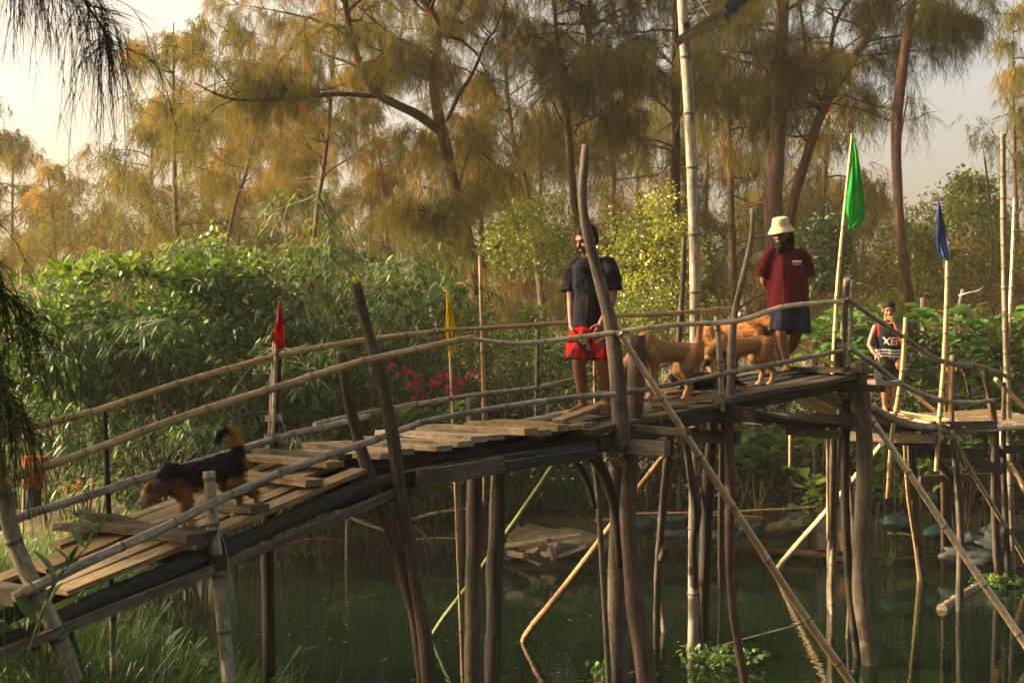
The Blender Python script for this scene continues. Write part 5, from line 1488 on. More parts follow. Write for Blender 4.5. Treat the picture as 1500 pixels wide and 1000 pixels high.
for i, (px, py, D, rx, rz, mt, lb) in enumerate(((856, 803, 20.9, .24, .10, 'sack_grey', 'pale sack at the corner of the sand landing'), (828, 806, 20.8, .2, .10, 'sack_dark', None), (880, 800, 21.2, .24, .11, 'sack_grey', None), (750, 812, 20.7, .2, .12, 'sack_dark', None),
                            (940, 768, 21.7, .22, .13, 'tarp_teal', None), (985, 765, 21.7, .26, .15, 'tarp_teal', None), (1030, 768, 21.7, .24, .14, 'tarp_teal', None), (1085, 768, 21.8, .26, .10, 'sack_grey', None), (1100, 775, 21.6, .22, .11, 'tarp_teal', None),
                            (1140, 776, 21.7, .30, .12, 'sack_grey', None), (1170, 770, 21.8, .3, .13, 'sack_grey', None), (1180, 758, 22.0, .3, .10, 'sack_dark', None), (1315, 765, 21.3, .26, .14, 'tarp_teal', None), (1372, 780, 21.0, .22, .10, 'tarp_teal', None),
                            (1420, 795, 20.6, .3, .14, 'sack_dark', None), (1455, 798, 20.5, .3, .15, 'sack_dark', None), (1440, 815, 20.2, .34, .13, 'sack_dark', None), (1470, 780, 20.9, .3, .15, 'sack_dark', None), (1405, 812, 20.3, .26, .12, 'sack_dark', None), (990, 785, 21.5, .3, .10, 'sack_dark', None), (1050, 786, 21.5, .3, .1, 'sack_dark', None))):
    base = {'sack_grey': 'grey-brown earth-filled sack on the far shore', 'sack_dark': 'dark wet sack piled at the water edge', 'tarp_teal': 'teal plastic sack along the far shore'}[mt]
    sack(px, py, D, rx, rz, mt, lb or base, i, None if lb else {'sack_grey': 'grey sacks on the far shore', 'sack_dark': 'dark sacks at the water edge', 'tarp_teal': 'teal sacks along the far shore'}[mt])
# leaning sheets by the crest posts
o = MB().plank(P(1215, 806, 21.2), P(1216, 740, 21.35), .42, .02, up=(0, -1, 0), side=(1, 0, 0), seg=3).build('metal_sheet', MAT['sheet_grey'], None); tag(o, 'flat grey sheet leaning on the bank behind the crest posts', 'sheet')
o = MB().plank(P(1245, 806, 21.1), P(1238, 765, 21.3), .26, .02, up=(0, -1, 0), side=(1, 0, .4), seg=3).build('metal_sheet', MAT['rust'], None); tag(o, 'rusty sheet scrap beside the flat grey sheet', 'sheet')

# stone wall beside the path
sw = thing('stone_wall', 'low dark wall of piled stones behind the sand landing', 'wall', tuple(P(833, 757, 23.6)))
smesh = [MB().blob((0, 0, 0), .10, .07, .055, k, .25, 9, 6).mesh('stone', Vector((0, 0, 0)), True) for k in range(5)]
for me in smesh: me.materials.append(MAT['stone'])
for r_ in range(8):
    for k in range(9):
        q = P(800 + 9.5 * k + (4 if r_ % 2 else 0), 757 - 7 * r_ + rng.uniform(-1, 1), 23.6 + .03 * r_)
        o = link('stone', smesh[(k + r_ * 2) % 5], None, sw); o.location = q - sw.location
        o.rotation_euler = (rng.uniform(-.2, .2), rng.uniform(-.2, .2), rng.uniform(0, 6))

# wire fence across the garden
fn = thing('wire_fence', 'thin wire strung between weathered stakes in the garden behind the bridge', 'fence', tuple(P(700, 700, 23.2)))
for (px, y0, w) in ((640, 470, 9), (765, 560, 9), (880, 570, 8)):
    MB().timber(foot(pxpts([(px, y0, w), (px + 2, 560, w), (px + 1, 600, w)], 23.2), .4), 7, .1).build('fence_post', MAT['post_grey'], fn, True)
for y_ in (540, 556):
    pts = [P(x, y_ + 4 * math.sin(x * .013 + y_), 23.15) for x in range(560, 900, 20)]
    MB().rings([(p, .005) for p in pts], 4).build('wire', MAT['wire'], fn)
# garden posts at the right
tag(MB().timber(foot(pxpts([(1352, 436, 11), (1351, 500, 12), (1350, 560, 12)], 22.5), .4), 8, .1).build('fence_post', MAT['post_brown'], None, True), 'short cut garden post behind the boy', 'post')
tag(MB().timber(foot(pxpts([(1411, 424, 9), (1402, 465, 9), (1394, 520, 9)], 22.8), .4), 8, .1).build('fence_post', MAT['post_grey'], None, True), 'slanting garden post with white rope tied to its top', 'post')
tag(MB().rings([(P(1404, 433, 22.75), .012), (P(1418, 429, 22.7), .014), (P(1432, 426, 22.7), .012), (P(1441, 420, 22.7), .008)], 6).build('rope', MAT['white_paint'], None, True), 'white rope tied to the slanting garden post', 'rope')
pts = [P(1442 + 18 * math.sin(.02 * k) - .35 * k * .3, 230 + 2 * k, 20.5 + .02 * k) for k in range(0, 96, 6)]
tag(MB().rings([(p, .014) for p in pts], 6).build('cable', MAT['wire_dark'], None, True), 'dark twisted cable hanging beside the tall bamboo post', 'cable')
tag(MB().rings([(P(x, 436 + 5 * math.sin(x * .03), 22.6), .006) for x in range(1436, 1520, 8)], 4).build('wire', MAT['wire_dark'], None), 'thin dark wire running off behind the tall bamboo post', 'wire')

# dry sapling under the crest
ds = thing('dry_sapling', 'pale leafless sapling with twisted stems under the crest of the bridge', 'sapling', tuple(P(1108, 800, 22.3)))
for lst in ([(1108, 806, 5), (1107, 750, 5), (1104, 700, 4), (1110, 660, 3), (1104, 640, 2)], [(1107, 755, 4), (1120, 725, 4), (1116, 700, 3), (1128, 680, 2)], [(1120, 725, 3), (1132, 700, 3), (1130, 672, 2)],
            [(1085, 806, 4), (1083, 760, 3), (1088, 720, 3), (1080, 690, 2)], [(1083, 745, 3), (1092, 722, 2), (1096, 700, 2)]):
    MB().timber(pxpts(lst, 22.2), 6, .08, 5).build('stem', MAT['post_grey'], ds, True)

# water plants
def water_plant(label, px, py, rx, n):
    D = wt(py); c = P(px, py, D)
    t = thing('water_plant', label, 'plant', (c.x, c.y, 0))
    pos = np.stack([nrg.normal(c.x, rx * .5, n), nrg.normal(c.y, rx * .45, n), nrg.uniform(.0, .13, n)], 1)
    V, T, A = leaves(pos, rdir(n, .5), nrg.uniform(.05, .10, n), nrg.uniform(.035, .06, n), nrg.normal(0, .6, n), np.clip(nrg.normal(.5, .25, n), 0, 1), .2, .15, OVAL)
    link('foliage', tri_mesh('foliage', V - np.array(t.location), T, A), MAT['broad_leaf'], t)
    mb = MB()
    for k in range(14):
        a = rng.uniform(0, 6.28); r_ = rx * rng.uniform(.3, .9)
        mb.rings([(Vector((c.x, c.y, -.03)), .006), (Vector((c.x + r_ * math.cos(a) * .5, c.y + r_ * math.sin(a) * .5, .03)), .005), (Vector((c.x + r_ * math.cos(a), c.y + r_ * math.sin(a), .05)), .004)], 4, False)
    mb.build('stems', MAT['bamboo_green'], t)
water_plant('low green water plant at the foot of the leaning red post', 1052, 972, .40, 250)
water_plant('small green water plant under the right-hand posts', 1462, 858, .3, 200)
water_plant('scrap of water weed by the thick grey post', 885, 992, .16, 60)

# ------------------------------------------------------------------ pots, cloth and clutter at the left garden
def pot(px, py, D, r_, h_, mat, label):
    c = P(px, py, D); g = tz(c.x, c.y) - .01
    t = thing('flower_pot', label, 'pot', (c.x, c.y, g))
    prof = [(0, .0), (r_ * .72, 0), (r_ * .9, h_ * .6), (r_, h_ * .84), (r_ * 1.12, h_ * .85), (r_ * 1.12, h_), (r_ * .95, h_), (r_ * .9, h_ * .9), (0, h_ * .88)]
    mb = MB(); n = 18
    for (r0, z0) in prof:
        for k in range(n):
            a = 2 * math.pi * k / n
            mb.v.append(Vector((c.x + r0 * math.cos(a), c.y + r0 * math.sin(a), g + z0))); mb.tc.append((a, r0, z0)); mb.ring.append(0)
    for i in range(len(prof) - 1):
        for k in range(n):
            mb.f.append((i * n + k, i * n + (k + 1) % n, (i + 1) * n + (k + 1) % n, (i + 1) * n + k))
    mb.build('body', MAT[mat], t, True)
    m_ = 90
    pos = np.array([c.x, c.y, g + h_]) + nrg.normal(0, 1, (m_, 3)) * np.array([r_ * .6, r_ * .6, .03]); pos[:, 2] = np.maximum(pos[:, 2], g + h_ * .95)
    V, T, A = leaves(pos, rdir(m_, 1.2), nrg.uniform(.12, .3, m_), .035, nrg.normal(0, .5, m_), nrg.uniform(.2, .9, m_), .45, .1, LANCE)
    link('foliage', tri_mesh('foliage', V - np.array(t.location), T, A), MAT['green_leaf'], t)
pot(112, 762, 19.4, .17, .26, 'clay_pot', 'brown clay pot with a leafy plant beside the reed grass')
pot(142, 758, 19.6, .15, .26, 'pot_black', 'black plastic pot right of the clay pot')
pot(188, 745, 19.8, .26, .40, 'pot_blue', 'large dark blue tub behind the thin dark post')
pot(230, 748, 20.2, .22, .34, 'sheet_grey', 'pale bucket behind the nose of the dog on the ramp')
# garment rack
rk = thing('garment_rack', 'low wooden rack in the garden behind the needle boughs', 'rack', tuple(P(55, 770, 18.9)))
for px in (34, 66):
    MB().timber(foot(pxpts([(px, 668, 5), (px + 1, 720, 5), (px, 760, 5)], 18.9), .5), 7, .08).build('leg', MAT['bamboo_orange'], rk, True)
MB().timber(pxpts([(28, 669, 5), (50, 671, 5), (74, 668, 5)], 18.88), 7, .08).build('crossbar', MAT['bamboo_orange'], rk, True)
def drape(px0, px1, y0, y1, D, mat, name, label, flare=1.0, nf=4):
    mb = MB(); nu, nv = 22, 8
    for side in (0, 1):
        pass
    for i in range(nv + 1):
        v = i / nv
        for j in range(nu + 1):
            u = j / nu
            x = px0 + (px1 - px0) * u; x = (px0 + px1) / 2 + (x - (px0 + px1) / 2) * (1 + (flare - 1) * v)
            q = P(x, y0 + (y1 - y0) * v + 2 * math.sin(9 * u), D)
            q.y += -.04 * math.sin(nf * 6.28 * u + v) * (.3 + v) - .03
            mb.v.append(q); mb.tc.append((u, v, 0)); mb.ring.append(0)
    w_ = nu + 1
    for i in range(nv):
        for j in range(nu): mb.f.append((i * w_ + j, (i + 1) * w_ + j, (i + 1) * w_ + j + 1, i * w_ + j + 1))
    b0 = len(mb.v)      # the half hanging behind the bar
    for k in range(b0):
        q = mb.v[k].copy(); q.y += .12; mb.v.append(q); mb.tc.append(mb.tc[k]); mb.ring.append(0)
    for i in range(nv):
        for j in range(nu): mb.f.append((b0 + i * w_ + j, b0 + i * w_ + j + 1, b0 + (i + 1) * w_ + j + 1, b0 + (i + 1) * w_ + j))
    for j in range(nu): mb.f.append((j, j + 1, b0 + j + 1, b0 + j))
    return tag(mb.build(name, MAT[mat], None, True), label, 'cloth')
drape(37, 60, 667, 714, 18.85, 'cloth_orange', 'hanging_cloth', 'orange cloth hanging on the low garden rack', 1.15)
drape(41, 58, 714, 742, 18.9, 'denim', 'hanging_trousers', 'dark blue trousers hanging below the orange cloth', 1.0, 2)
# flat stones edging the left garden
for k in range(14):
    c = P(120 + 13 * k, 768 + rng.uniform(-3, 5), 19.0 + .03 * k); g = tz(c.x, c.y)
    o = link('edging_stone', smesh[k % 5], None, None); o.location = (c.x, c.y, g + .03); o.scale = (1.6, 1.5, 1.0); o.rotation_euler = (0, 0, rng.uniform(0, 6))
    tag(o, 'flat edging stone along the potted plants', 'stone', 'edging stones of the left garden')
# creeper on the near bank
vn = thing('creeper', 'creeping vine with pointed leaves climbing past the foot of the leaning bamboo post', 'vine', tuple(P(60, 1000, 7.6)))
vp = [(40, 960, 5), (55, 915, 5), (68, 880, 4), (85, 848, 4), (103, 825, 3), (125, 803, 3), (142, 783, 2)]
MB().timber(pxpts(vp, 7.55), 6, .05, 4).build('stem', MAT['bamboo_green'], vn, True)
for i, (px, py, w) in enumerate(vp[1:]):
    for sgn in (-1, 1):
        place_leaf('vine', vn, P(px, py, 7.54), (.55 * sgn - .15, rng.uniform(-.3, .3), 1.0 - .02 * i), rng.gauss(0, .3), 1.25 - .12 * i)
for k in range(7):
    x = rng.uniform(-2.7, -1.7); y = rng.uniform(8.6, 10.2); g = tz(x, y)
    a_ = rng.uniform(0, 6.28); hh_ = rng.uniform(.5, .95)
    c3 = catmull([(x, y, g - .03, .006), (x + .12 * math.cos(a_), y + .1 * math.sin(a_), g + hh_ * .6, .005), (x + .32 * math.cos(a_), y + .2 * math.sin(a_), g + hh_, .003)], 6)
    MB().rings([(Vector(q[:3]), q[3]) for q in c3], 5).build('stem', MAT['bamboo_green'], vn, True)
    for i in range(3, len(c3)):
        place_leaf('vine', vn, c3[i][:3], (rng.uniform(-1, 1), rng.uniform(-1, .6), rng.uniform(-.2, .9)), rng.gauss(0, .4), rng.uniform(.6, 1.0))

# ------------------------------------------------------------------ people and dogs
_US = {}
def _unit_sphere(u, v):
    if (u, v) not in _US:
        V = [Vector((0, 0, 1))] + [Vector((math.sin(math.pi * j / v) * math.cos(2 * math.pi * i / u), math.sin(math.pi * j / v) * math.sin(2 * math.pi * i / u), math.cos(math.pi * j / v))) for j in range(1, v) for i in range(u)] + [Vector((0, 0, -1))]
        Fc = [(0, 1 + i, 1 + (i + 1) % u) for i in range(u)]
        for j in range(v - 2):
            for i in range(u):
                a, b = 1 + j * u + i, 1 + j * u + (i + 1) % u
                Fc.append((a, a + u, b + u, b))
        e = len(V) - 1
        Fc += [(e, 1 + (v - 2) * u + (i + 1) % u, 1 + (v - 2) * u + i) for i in range(u)]
        _US[(u, v)] = (V, Fc)
    return _US[(u, v)]
def add_sphere(bm, c, r, sx=1, sy=1, sz=1, rot=None, u=16, v=10):
    M_ = Matrix.Translation(Vector(c))
    if rot is not None: M_ = M_ @ rot.to_4x4()
    M_ = M_ @ Matrix.Diagonal((sx * r, sy * r, sz * r, 1))
    V, Fc = _unit_sphere(u, v)
    vs = [bm.verts.new(M_ @ q) for q in V]
    for f in Fc: bm.faces.new([vs[k] for k in f])
def add_cone(bm, a, ra, b, rb, seg=14):
    a, b = Vector(a), Vector(b); d = b - a
    if d.length < 1e-5: return
    q = d.to_track_quat('Z', 'Y').to_matrix()
    ra_ = [bm.verts.new(a + q @ Vector((ra * math.cos(2 * math.pi * k / seg), ra * math.sin(2 * math.pi * k / seg), 0))) for k in range(seg)]
    rb_ = [bm.verts.new(b + q @ Vector((rb * math.cos(2 * math.pi * k / seg), rb * math.sin(2 * math.pi * k / seg), 0))) for k in range(seg)]
    for k in range(seg): bm.faces.new((ra_[k], ra_[(k + 1) % seg], rb_[(k + 1) % seg], rb_[k]))
    bm.faces.new(list(reversed(ra_))); bm.faces.new(rb_)
def chain(bm, pts, caps=True):
    for p in pts: add_sphere(bm, p[:3], p[3], u=14, v=9)
    for p, q in zip(pts, pts[1:]): add_cone(bm, p[:3], p[3], q[:3], q[3])
def loft(bm, rings, n=20):
    """closed tube of elliptic rings: (cx,cy,cz, rx, ry, yaw)"""
    vs = []
    for (x, y, z, rx, ry, yaw) in rings:
        row = []
        for k in range(n):
            a = 2 * math.pi * k / n
            px, py = rx * math.cos(a), ry * math.sin(a)
            row.append(bm.verts.new((x + px * math.cos(yaw) - py * math.sin(yaw), y + px * math.sin(yaw) + py * math.cos(yaw), z)))
        vs.append(row)
    for r0, r1 in zip(vs, vs[1:]):
        for k in range(n): bm.faces.new((r0[k], r0[(k + 1) % n], r1[(k + 1) % n], r1[k]))
    bm.faces.new(list(reversed(vs[0]))); bm.faces.new(vs[-1])
def skin_mesh(name, bm, voxel, smooth=6, dec=0.5, fac=.5, fold=None):
    """weld overlapping solids into one continuous skin"""
    bmesh.ops.recalc_face_normals(bm, faces=bm.faces)
    me = bpy.data.meshes.new(name + '_tmp'); bm.to_mesh(me); bm.free()
    o = bpy.data.objects.new(name + '_tmp', me)
    ts = bpy.data.scenes.new('tmp'); ts.collection.objects.link(o)
    r = o.modifiers.new('r', 'REMESH'); r.mode = 'VOXEL'; r.voxel_size = voxel; r.adaptivity = 0.0
    s = o.modifiers.new('s', 'SMOOTH'); s.iterations = smooth; s.factor = fac
    if dec < 1:
        d = o.modifiers.new('d', 'DECIMATE'); d.ratio = dec
    with bpy.context.temp_override(scene=ts, view_layer=ts.view_layers[0]):
        dg = bpy.context.evaluated_depsgraph_get()
        out = bpy.data.meshes.new_from_object(o.evaluated_get(dg))
    bpy.data.objects.remove(o); bpy.data.meshes.remove(me); bpy.data.scenes.remove(ts)
    out.name = name
    n = len(out.vertices)
    co = np.empty(n * 3, np.float32); out.vertices.foreach_get('co', co); co = co.reshape(-1, 3)
    if fold is not None:
        no = np.empty(n * 3, np.float32); out.vertices.foreach_get('normal', no); no = no.reshape(-1, 3)
        co = co + no * fold(co)[:, None]
        out.vertices.foreach_set('co', co.astype(np.float32).ravel())
    out.polygons.foreach_set('use_smooth', np.ones(len(out.polygons), bool))
    out.update()
    return out, co
def paint(me, col):
    a = me.color_attributes.new('col', 'FLOAT_COLOR', 'POINT')
    c = np.ones((len(me.vertices), 4), np.float32); c[:, :3] = col
    a.data.foreach_set('color', c.ravel())
def nz(co, s, seed=0.0):
    x, y, z = co[:, 0] * s + seed, co[:, 1] * s + seed * 2, co[:, 2] * s
    return (np.sin(x + 1.7 * np.sin(z * .9 + y)) * np.cos(z * 1.2 + 1.3 * np.sin(x * .8)) + np.sin(y * 1.4 + z * .7 + np.sin(x * 1.1))) * .5
SKIN = np.array((0.145, 0.060, 0.032))
def piece(name, bm, voxel, parent, mat, col, smooth=5, dec=.5, fold=None, label=None):
    me, co = skin_mesh(name, bm, voxel, smooth, dec, .5, fold)
    paint(me, col(co) if callable(col) else np.tile(np.array(col), (len(co), 1)))
    o = link(name, me, MAT[mat], parent)
    if label: o['label'] = label
    return o
def hand(bm, wrist, d, palm_n, s=1.0, curl=.5, spread=.02, thumb_side=1, fist=False):
    """palm and five fingers; d points to the fingertips, palm_n out of the palm"""
    w = Vector(wrist); d = Vector(d).normalized(); n = Vector(palm_n); n = (n - d * n.dot(d)).normalized()
    sd = d.cross(n) * thumb_side
    rot = Matrix((sd, n, d)).transposed()
    add_sphere(bm, w + d * .045 * s, 1.0, .040 * s, .016 * s, .052 * s, rot)
    add_cone(bm, w - d * .02, .024 * s, w + d * .03 * s, .026 * s)
    for k, (o_, L) in enumerate(((.031, .066), (.0105, .076), (-.0105, .070), (-.031, .054))):
        b = w + d * .082 * s + sd * o_ * s
        dd = (d + sd * o_ * spread * 40).normalized(); pts = [tuple(b) + (.0082 * s,)]
        q = b
        for j in range(3):
            ang = curl * (.35 + .75 * j)
            v = (dd * math.cos(ang) + n * math.sin(ang)).normalized()
            q = q + v * L * s * (.44, .32, .24)[j]
            pts.append(tuple(q) + ((.0078, .0072, .0062)[j] * s,))
        chain(bm, pts)
    b = w + d * .03 * s + sd * .034 * s
    q1 = b + (sd * .75 + d * .6 + n * .25).normalized() * .036 * s; q2 = q1 + (d * .85 + sd * .2 + n * (.3 + curl * .4)).normalized() * .032 * s
    chain(bm, [tuple(b) + (.012 * s,), tuple(q1) + (.0095 * s,), tuple(q2) + (.0075 * s,)])
def foot_(bm, ankle, yaw, s=1.0, pitch=0.0):
    a = Vector(ankle); f = Vector((math.cos(yaw), math.sin(yaw), 0)); sd = Vector((-math.sin(yaw), math.cos(yaw), 0))
    chain(bm, [(a.x, a.y, a.z, .036 * s), tuple(a - f * .03 * s + Vector((0, 0, -.045 * s))) + (.030 * s,)])
    chain(bm, [(a.x, a.y, a.z - .005, .035 * s), tuple(a + f * .07 * s + Vector((0, 0, -.038 * s))) + (.030 * s,), tuple(a + f * .13 * s + Vector((0, 0, -.055 * s))) + (.021 * s,)])
    chain(bm, [tuple(a - f * .02 * s + Vector((0, 0, -.055 * s))) + (.022 * s,), tuple(a + f * .12 * s + sd * .015 + Vector((0, 0, -.058 * s))) + (.022 * s,)])
    for k in range(5):
        o_ = (-.034 + .017 * k) * s
        L = (.160, .172, .168, .160, .150)[k] * s
        chain(bm, [tuple(a + f * .115 * s + sd * o_ * .9 + Vector((0, 0, -.060 * s))) + (.012 * s,), tuple(a + f * L + sd * o_ + Vector((0, 0, -.064 * s))) + ((.0095, .009, .009, .009, .011)[k] * s,)])
def head_(bm, c, R_, s=1.0):
    """head in its own frame: +x face, z up; R_ 3x3 rotation"""
    def T(p): return Vector(c) + R_ @ (Vector(p) * s)
    add_sphere(bm, T((-.012, 0, .028)), s, .098, .077, .088, R_)
    add_sphere(bm, T((.030, 0, -.040)), s, .062, .058, .068, R_)
    add_sphere(bm, T((.052, 0, -.082)), s, .030, .034, .026, R_)
    add_sphere(bm, T((.070, 0, .028)), s, .022, .052, .018, R_)
    for sg in (-1, 1):
        add_sphere(bm, T((.062, sg * .038, -.028)), s, .026, .026, .024, R_)
        add_sphere(bm, T((-.008, sg * .080, -.008)), s, .018, .010, .032, R_)
    add_cone(bm, T((.082, 0, .015)), .010 * s, T((.105, 0, -.028)), .017 * s)
    add_sphere(bm, T((.100, 0, -.032)), s, .014, .019, .012, R_)
    add_sphere(bm, T((.085, 0, -.060)), s, .014, .026, .011, R_)
    return T
def face_parts(t, T, R_, s=1.0, hairc=(.012, .010, .009)):
    for sg in (-1, 1):
        bm = bmesh.new(); add_sphere(bm, T((.082, sg * .033, .006)), s, .009, .011, .005, R_, 10, 6); me = bpy.data.meshes.new('eye'); bm.to_mesh(me); bm.free()
        paint(me, np.tile(np.array((.015, .012, .010)), (len(me.vertices), 1))); o = link('eye', me, MAT['skin'], t)
        bm = bmesh.new(); add_sphere(bm, T((.086, sg * .034, .026)), s, .006, .022, .0045, R_, 10, 6); me = bpy.data.meshes.new('eyebrow'); bm.to_mesh(me); bm.free()
        paint(me, np.tile(np.array(hairc), (len(me.vertices), 1))); link('eyebrow', me, MAT['fur'], t)
    bm = bmesh.new(); add_sphere(bm, T((.094, 0, -.060)), s, .008, .024, .008, R_, 10, 6); me = bpy.data.meshes.new('lips'); bm.to_mesh(me); bm.free()
    paint(me, np.tile(np.array((.13, .045, .035)), (len(me.vertices), 1))); link('lips', me, MAT['skin'], t)
def headrot(yaw, pitch, roll=0.0):
    return Matrix.Rotation(yaw, 3, 'Z') @ Matrix.Rotation(pitch, 3, 'Y') @ Matrix.Rotation(roll, 3, 'X')
def skincol(co):
    k = 1 + .14 * nz(co, 9)
    return SKIN[None] * k[:, None]
def hair_cap(t, T, R_, s, col=(.012, .010, .009), low=-.02, thick=1.07, fringe=.05):
    bm = bmesh.new()
    add_sphere(bm, T((-.018, 0, .036)), s * thick, .098, .080, .090, R_)
    add_sphere(bm, T((-.060, 0, -.010)), s * thick, .052, .066, .065, R_)
    # cut away the face side
    n = R_ @ Vector((.80, 0, -.60)).normalized()
    bmesh.ops.bisect_plane(bm, geom=bm.verts[:] + bm.edges[:] + bm.faces[:], plane_co=T((fringe, 0, .035)), plane_no=n, clear_outer=True)
    bmesh.ops.holes_fill(bm, edges=[e for e in bm.edges if e.is_boundary])
    me, co = skin_mesh('hair', bm, .007 * s, 2, .7, .5, lambda c_: .0035 * nz(c_, 160))
    paint(me, np.tile(np.array(col), (len(co), 1)))
    return link('hair', me, MAT['fur'], t)

# --- man in the black shirt
o1 = P(868, 605, 12.1); g1 = zd(tpar(868, .5)) + .03
man = thing('person', 'barefoot person in black T-shirt and red patterned shorts looking down on the bridge', 'person', (o1.x, o1.y, g1))
bm = bmesh.new()
Rh = headrot(math.radians(215), math.radians(24))
T = head_(bm, (-.055, -.045, 1.490), Rh, 1.0)
chain(bm, [(.005, .02, 1.33, .060), (-.015, .0, 1.40, .052), (-.035, -.02, 1.45, .052)])
loft(bm, [(0, 0, .76, .150, .105, .5), (0, 0, .90, .140, .10, .5), (0, .01, 1.05, .140, .10, .5), (0, .015, 1.20, .160, .105, .5), (0, .02, 1.30, .120, .08, .5)])
# arm beside the leaning pole: elbow out, hand in front of the hip
chain(bm, [(.150, -.03, 1.265, .056), (.170, -.06, 1.12, .047), (.160, -.09, 1.00, .042), (.120, -.17, .88, .034), (.060, -.235, .785, .027)])
hand(bm, (.058, -.238, .780), (-.30, -.15, -1), (-.2, .9, 0), 1.0, .5, thumb_side=-1)
chain(bm, [(-.150, .06, 1.265, .054), (-.175, .08, 1.10, .045), (-.178, .07, .98, .040), (-.182, .02, .85, .031), (-.180, -.02, .77, .026)])
hand(bm, (-.180, -.022, .765), (0, -.15, -1), (1, 0, 0), 1.0, .45, thumb_side=1)
# legs: weight on both, nearer knee slightly bent
chain(bm, [(-.075, .03, .80, .095), (-.105, -.01, .62, .078), (-.118, -.045, .45, .060), (-.100, -.01, .30, .056), (-.080, .03, .12, .036), (-.075, .035, .085, .035)])
foot_(bm, (-.075, .035, .085), math.radians(205), 1.08)
chain(bm, [(.075, .0, .80, .095), (.080, -.02, .62, .078), (.085, -.05, .455, .059), (.110, -.02, .30, .055), (.135, .02, .12, .036), (.138, .022, .085, .035)])
foot_(bm, (.138, .022, .085), math.radians(225), 1.08)
bd = piece('body', bm, .0065, man, 'skin', skincol, 4, .45)
hair_cap(man, T, Rh, 1.0); face_parts(bd, T, Rh)
bm = bmesh.new()
loft(bm, [(-.005, 0, .745, .182, .135, .45), (-.002, 0, .85, .172, .130, .45), (0, .005, 1.0, .165, .125, .45), (0, .01, 1.15, .178, .128, .45), (0, .015, 1.25, .185, .115, .45), (0, .02, 1.31, .140, .095, .45), (0, .02, 1.345, .082, .075, .45)])
for lst in ([(.130, -.02, 1.275, .075), (.175, -.05, 1.16, .074), (.182, -.07, 1.06, .076)], [(-.135, .05, 1.275, .072), (-.178, .075, 1.16, .070), (-.188, .08, 1.06, .072)]):
    add_sphere(bm, lst[0][:3], lst[0][3])
    for p, q in zip(lst, lst[1:]): add_cone(bm, p[:3], p[3], q[:3], q[3])
piece('shirt', bm, .008, man, 'fabric', lambda c_: np.array((.011, .012, .018))[None] * (1 + .25 * nz(c_, 7))[:, None], 3, .6, lambda c_: (.013 * nz(c_ * np.array([1.6, 1.6, .55]), 13, 2) + .006 * np.sin(34 * (c_[:, 2] + .6 * c_[:, 0]) + 3 * nz(c_, 9)) * (np.abs(c_[:, 0]) > .06)) * (c_[:, 2] < 1.28) + .004 * nz(c_, 30))
bm = bmesh.new()
loft(bm, [(0, 0, .68, .165, .125, .4), (0, 0, .80, .160, .12, .4), (0, 0, .86, .15, .11, .4)])
for (a, b, c_) in (((-.085, .02, .74, .115), (-.112, -.02, .60, .112), (-.122, -.03, .475, .112)), ((.085, 0, .74, .115), (.092, -.025, .60, .112), (.098, -.035, .475, .112))):
    add_sphere(bm, a[:3], a[3]); add_cone(bm, a[:3], a[3], b[:3], b[3]); add_cone(bm, b[:3], b[3], c_[:3], c_[3])
def shorts_col(c_):
    p = nz(c_, 23, 1.0); q = nz(c_, 31, 4.0)
    base = np.tile(np.array((.36, .008, .008)), (len(c_), 1))
    base[p > .22] = (.025, .02, .025); base[(q > .45) & (p > .0)] = (.34, .28, .22)
    return base
piece('shorts', bm, .007, man, 'fabric', shorts_col, 2, .8, lambda c_: .006 * nz(c_ * np.array([1.5, 1.5, .6]), 18, 1))

# --- man in the bucket hat
o2 = P(1160, 548, 14.5); g2 = zd(tpar(1160, .5)) + .012
man2 = thing('person', 'bearded person in maroon T-shirt, navy shorts and cream bucket hat, hands behind back', 'person', (o2.x, o2.y, g2))
bm = bmesh.new()
Rh = headrot(math.radians(238), math.radians(15))
T2_ = head_(bm, (-.120, -.06, 1.405), Rh, 1.0)
chain(bm, [(-.055, .02, 1.25, .060), (-.080, -.0, 1.32, .052), (-.10, -.03, 1.37, .052)])
loft(bm, [(-.03, .03, .66, .15, .105, 0), (-.03, .03, .85, .14, .10, 0), (-.045, .03, 1.05, .15, .105, 0), (-.05, .03, 1.18, .165, .10, 0), (-.05, .03, 1.25, .11, .08, 0)])
for sg, sx in ((-1, -.245), (1, .130)):
    chain(bm, [(sx + .04 * -sg, .03, 1.185, .055), (sx + sg * .015, .05, 1.04, .046), (sx + sg * .02, .09, .93, .041), (sx - sg * .05, .19, .84, .033), (-.05 + sg * .045, .225, .77, .027)])
    hand(bm, (-.05 + sg * .045, .226, .768), (-sg * .7, .25, -.6), (0, -1, 0), 1.0, .4, thumb_side=sg)
chain(bm, [(-.095, .02, .70, .09), (-.110, -.01, .54, .074), (-.118, -.035, .40, .056), (-.085, -.0, .26, .053), (-.050, .03, .12, .036), (-.050, .03, .085, .035)])
foot_(bm, (-.050, .03, .092), math.radians(258), 1.05)
chain(bm, [(.05, .05, .70, .09), (.060, .06, .54, .074), (.062, .06, .40, .056), (.040, .14, .28, .053), (.005, .25, .20, .036), (.0, .26, .17, .035)])
foot_(bm, (.0, .27, .115), math.radians(262), 1.05)
bd = piece('body', bm, .0065, man2, 'skin', skincol, 4, .45)
face_parts(bd, T2_, Rh)
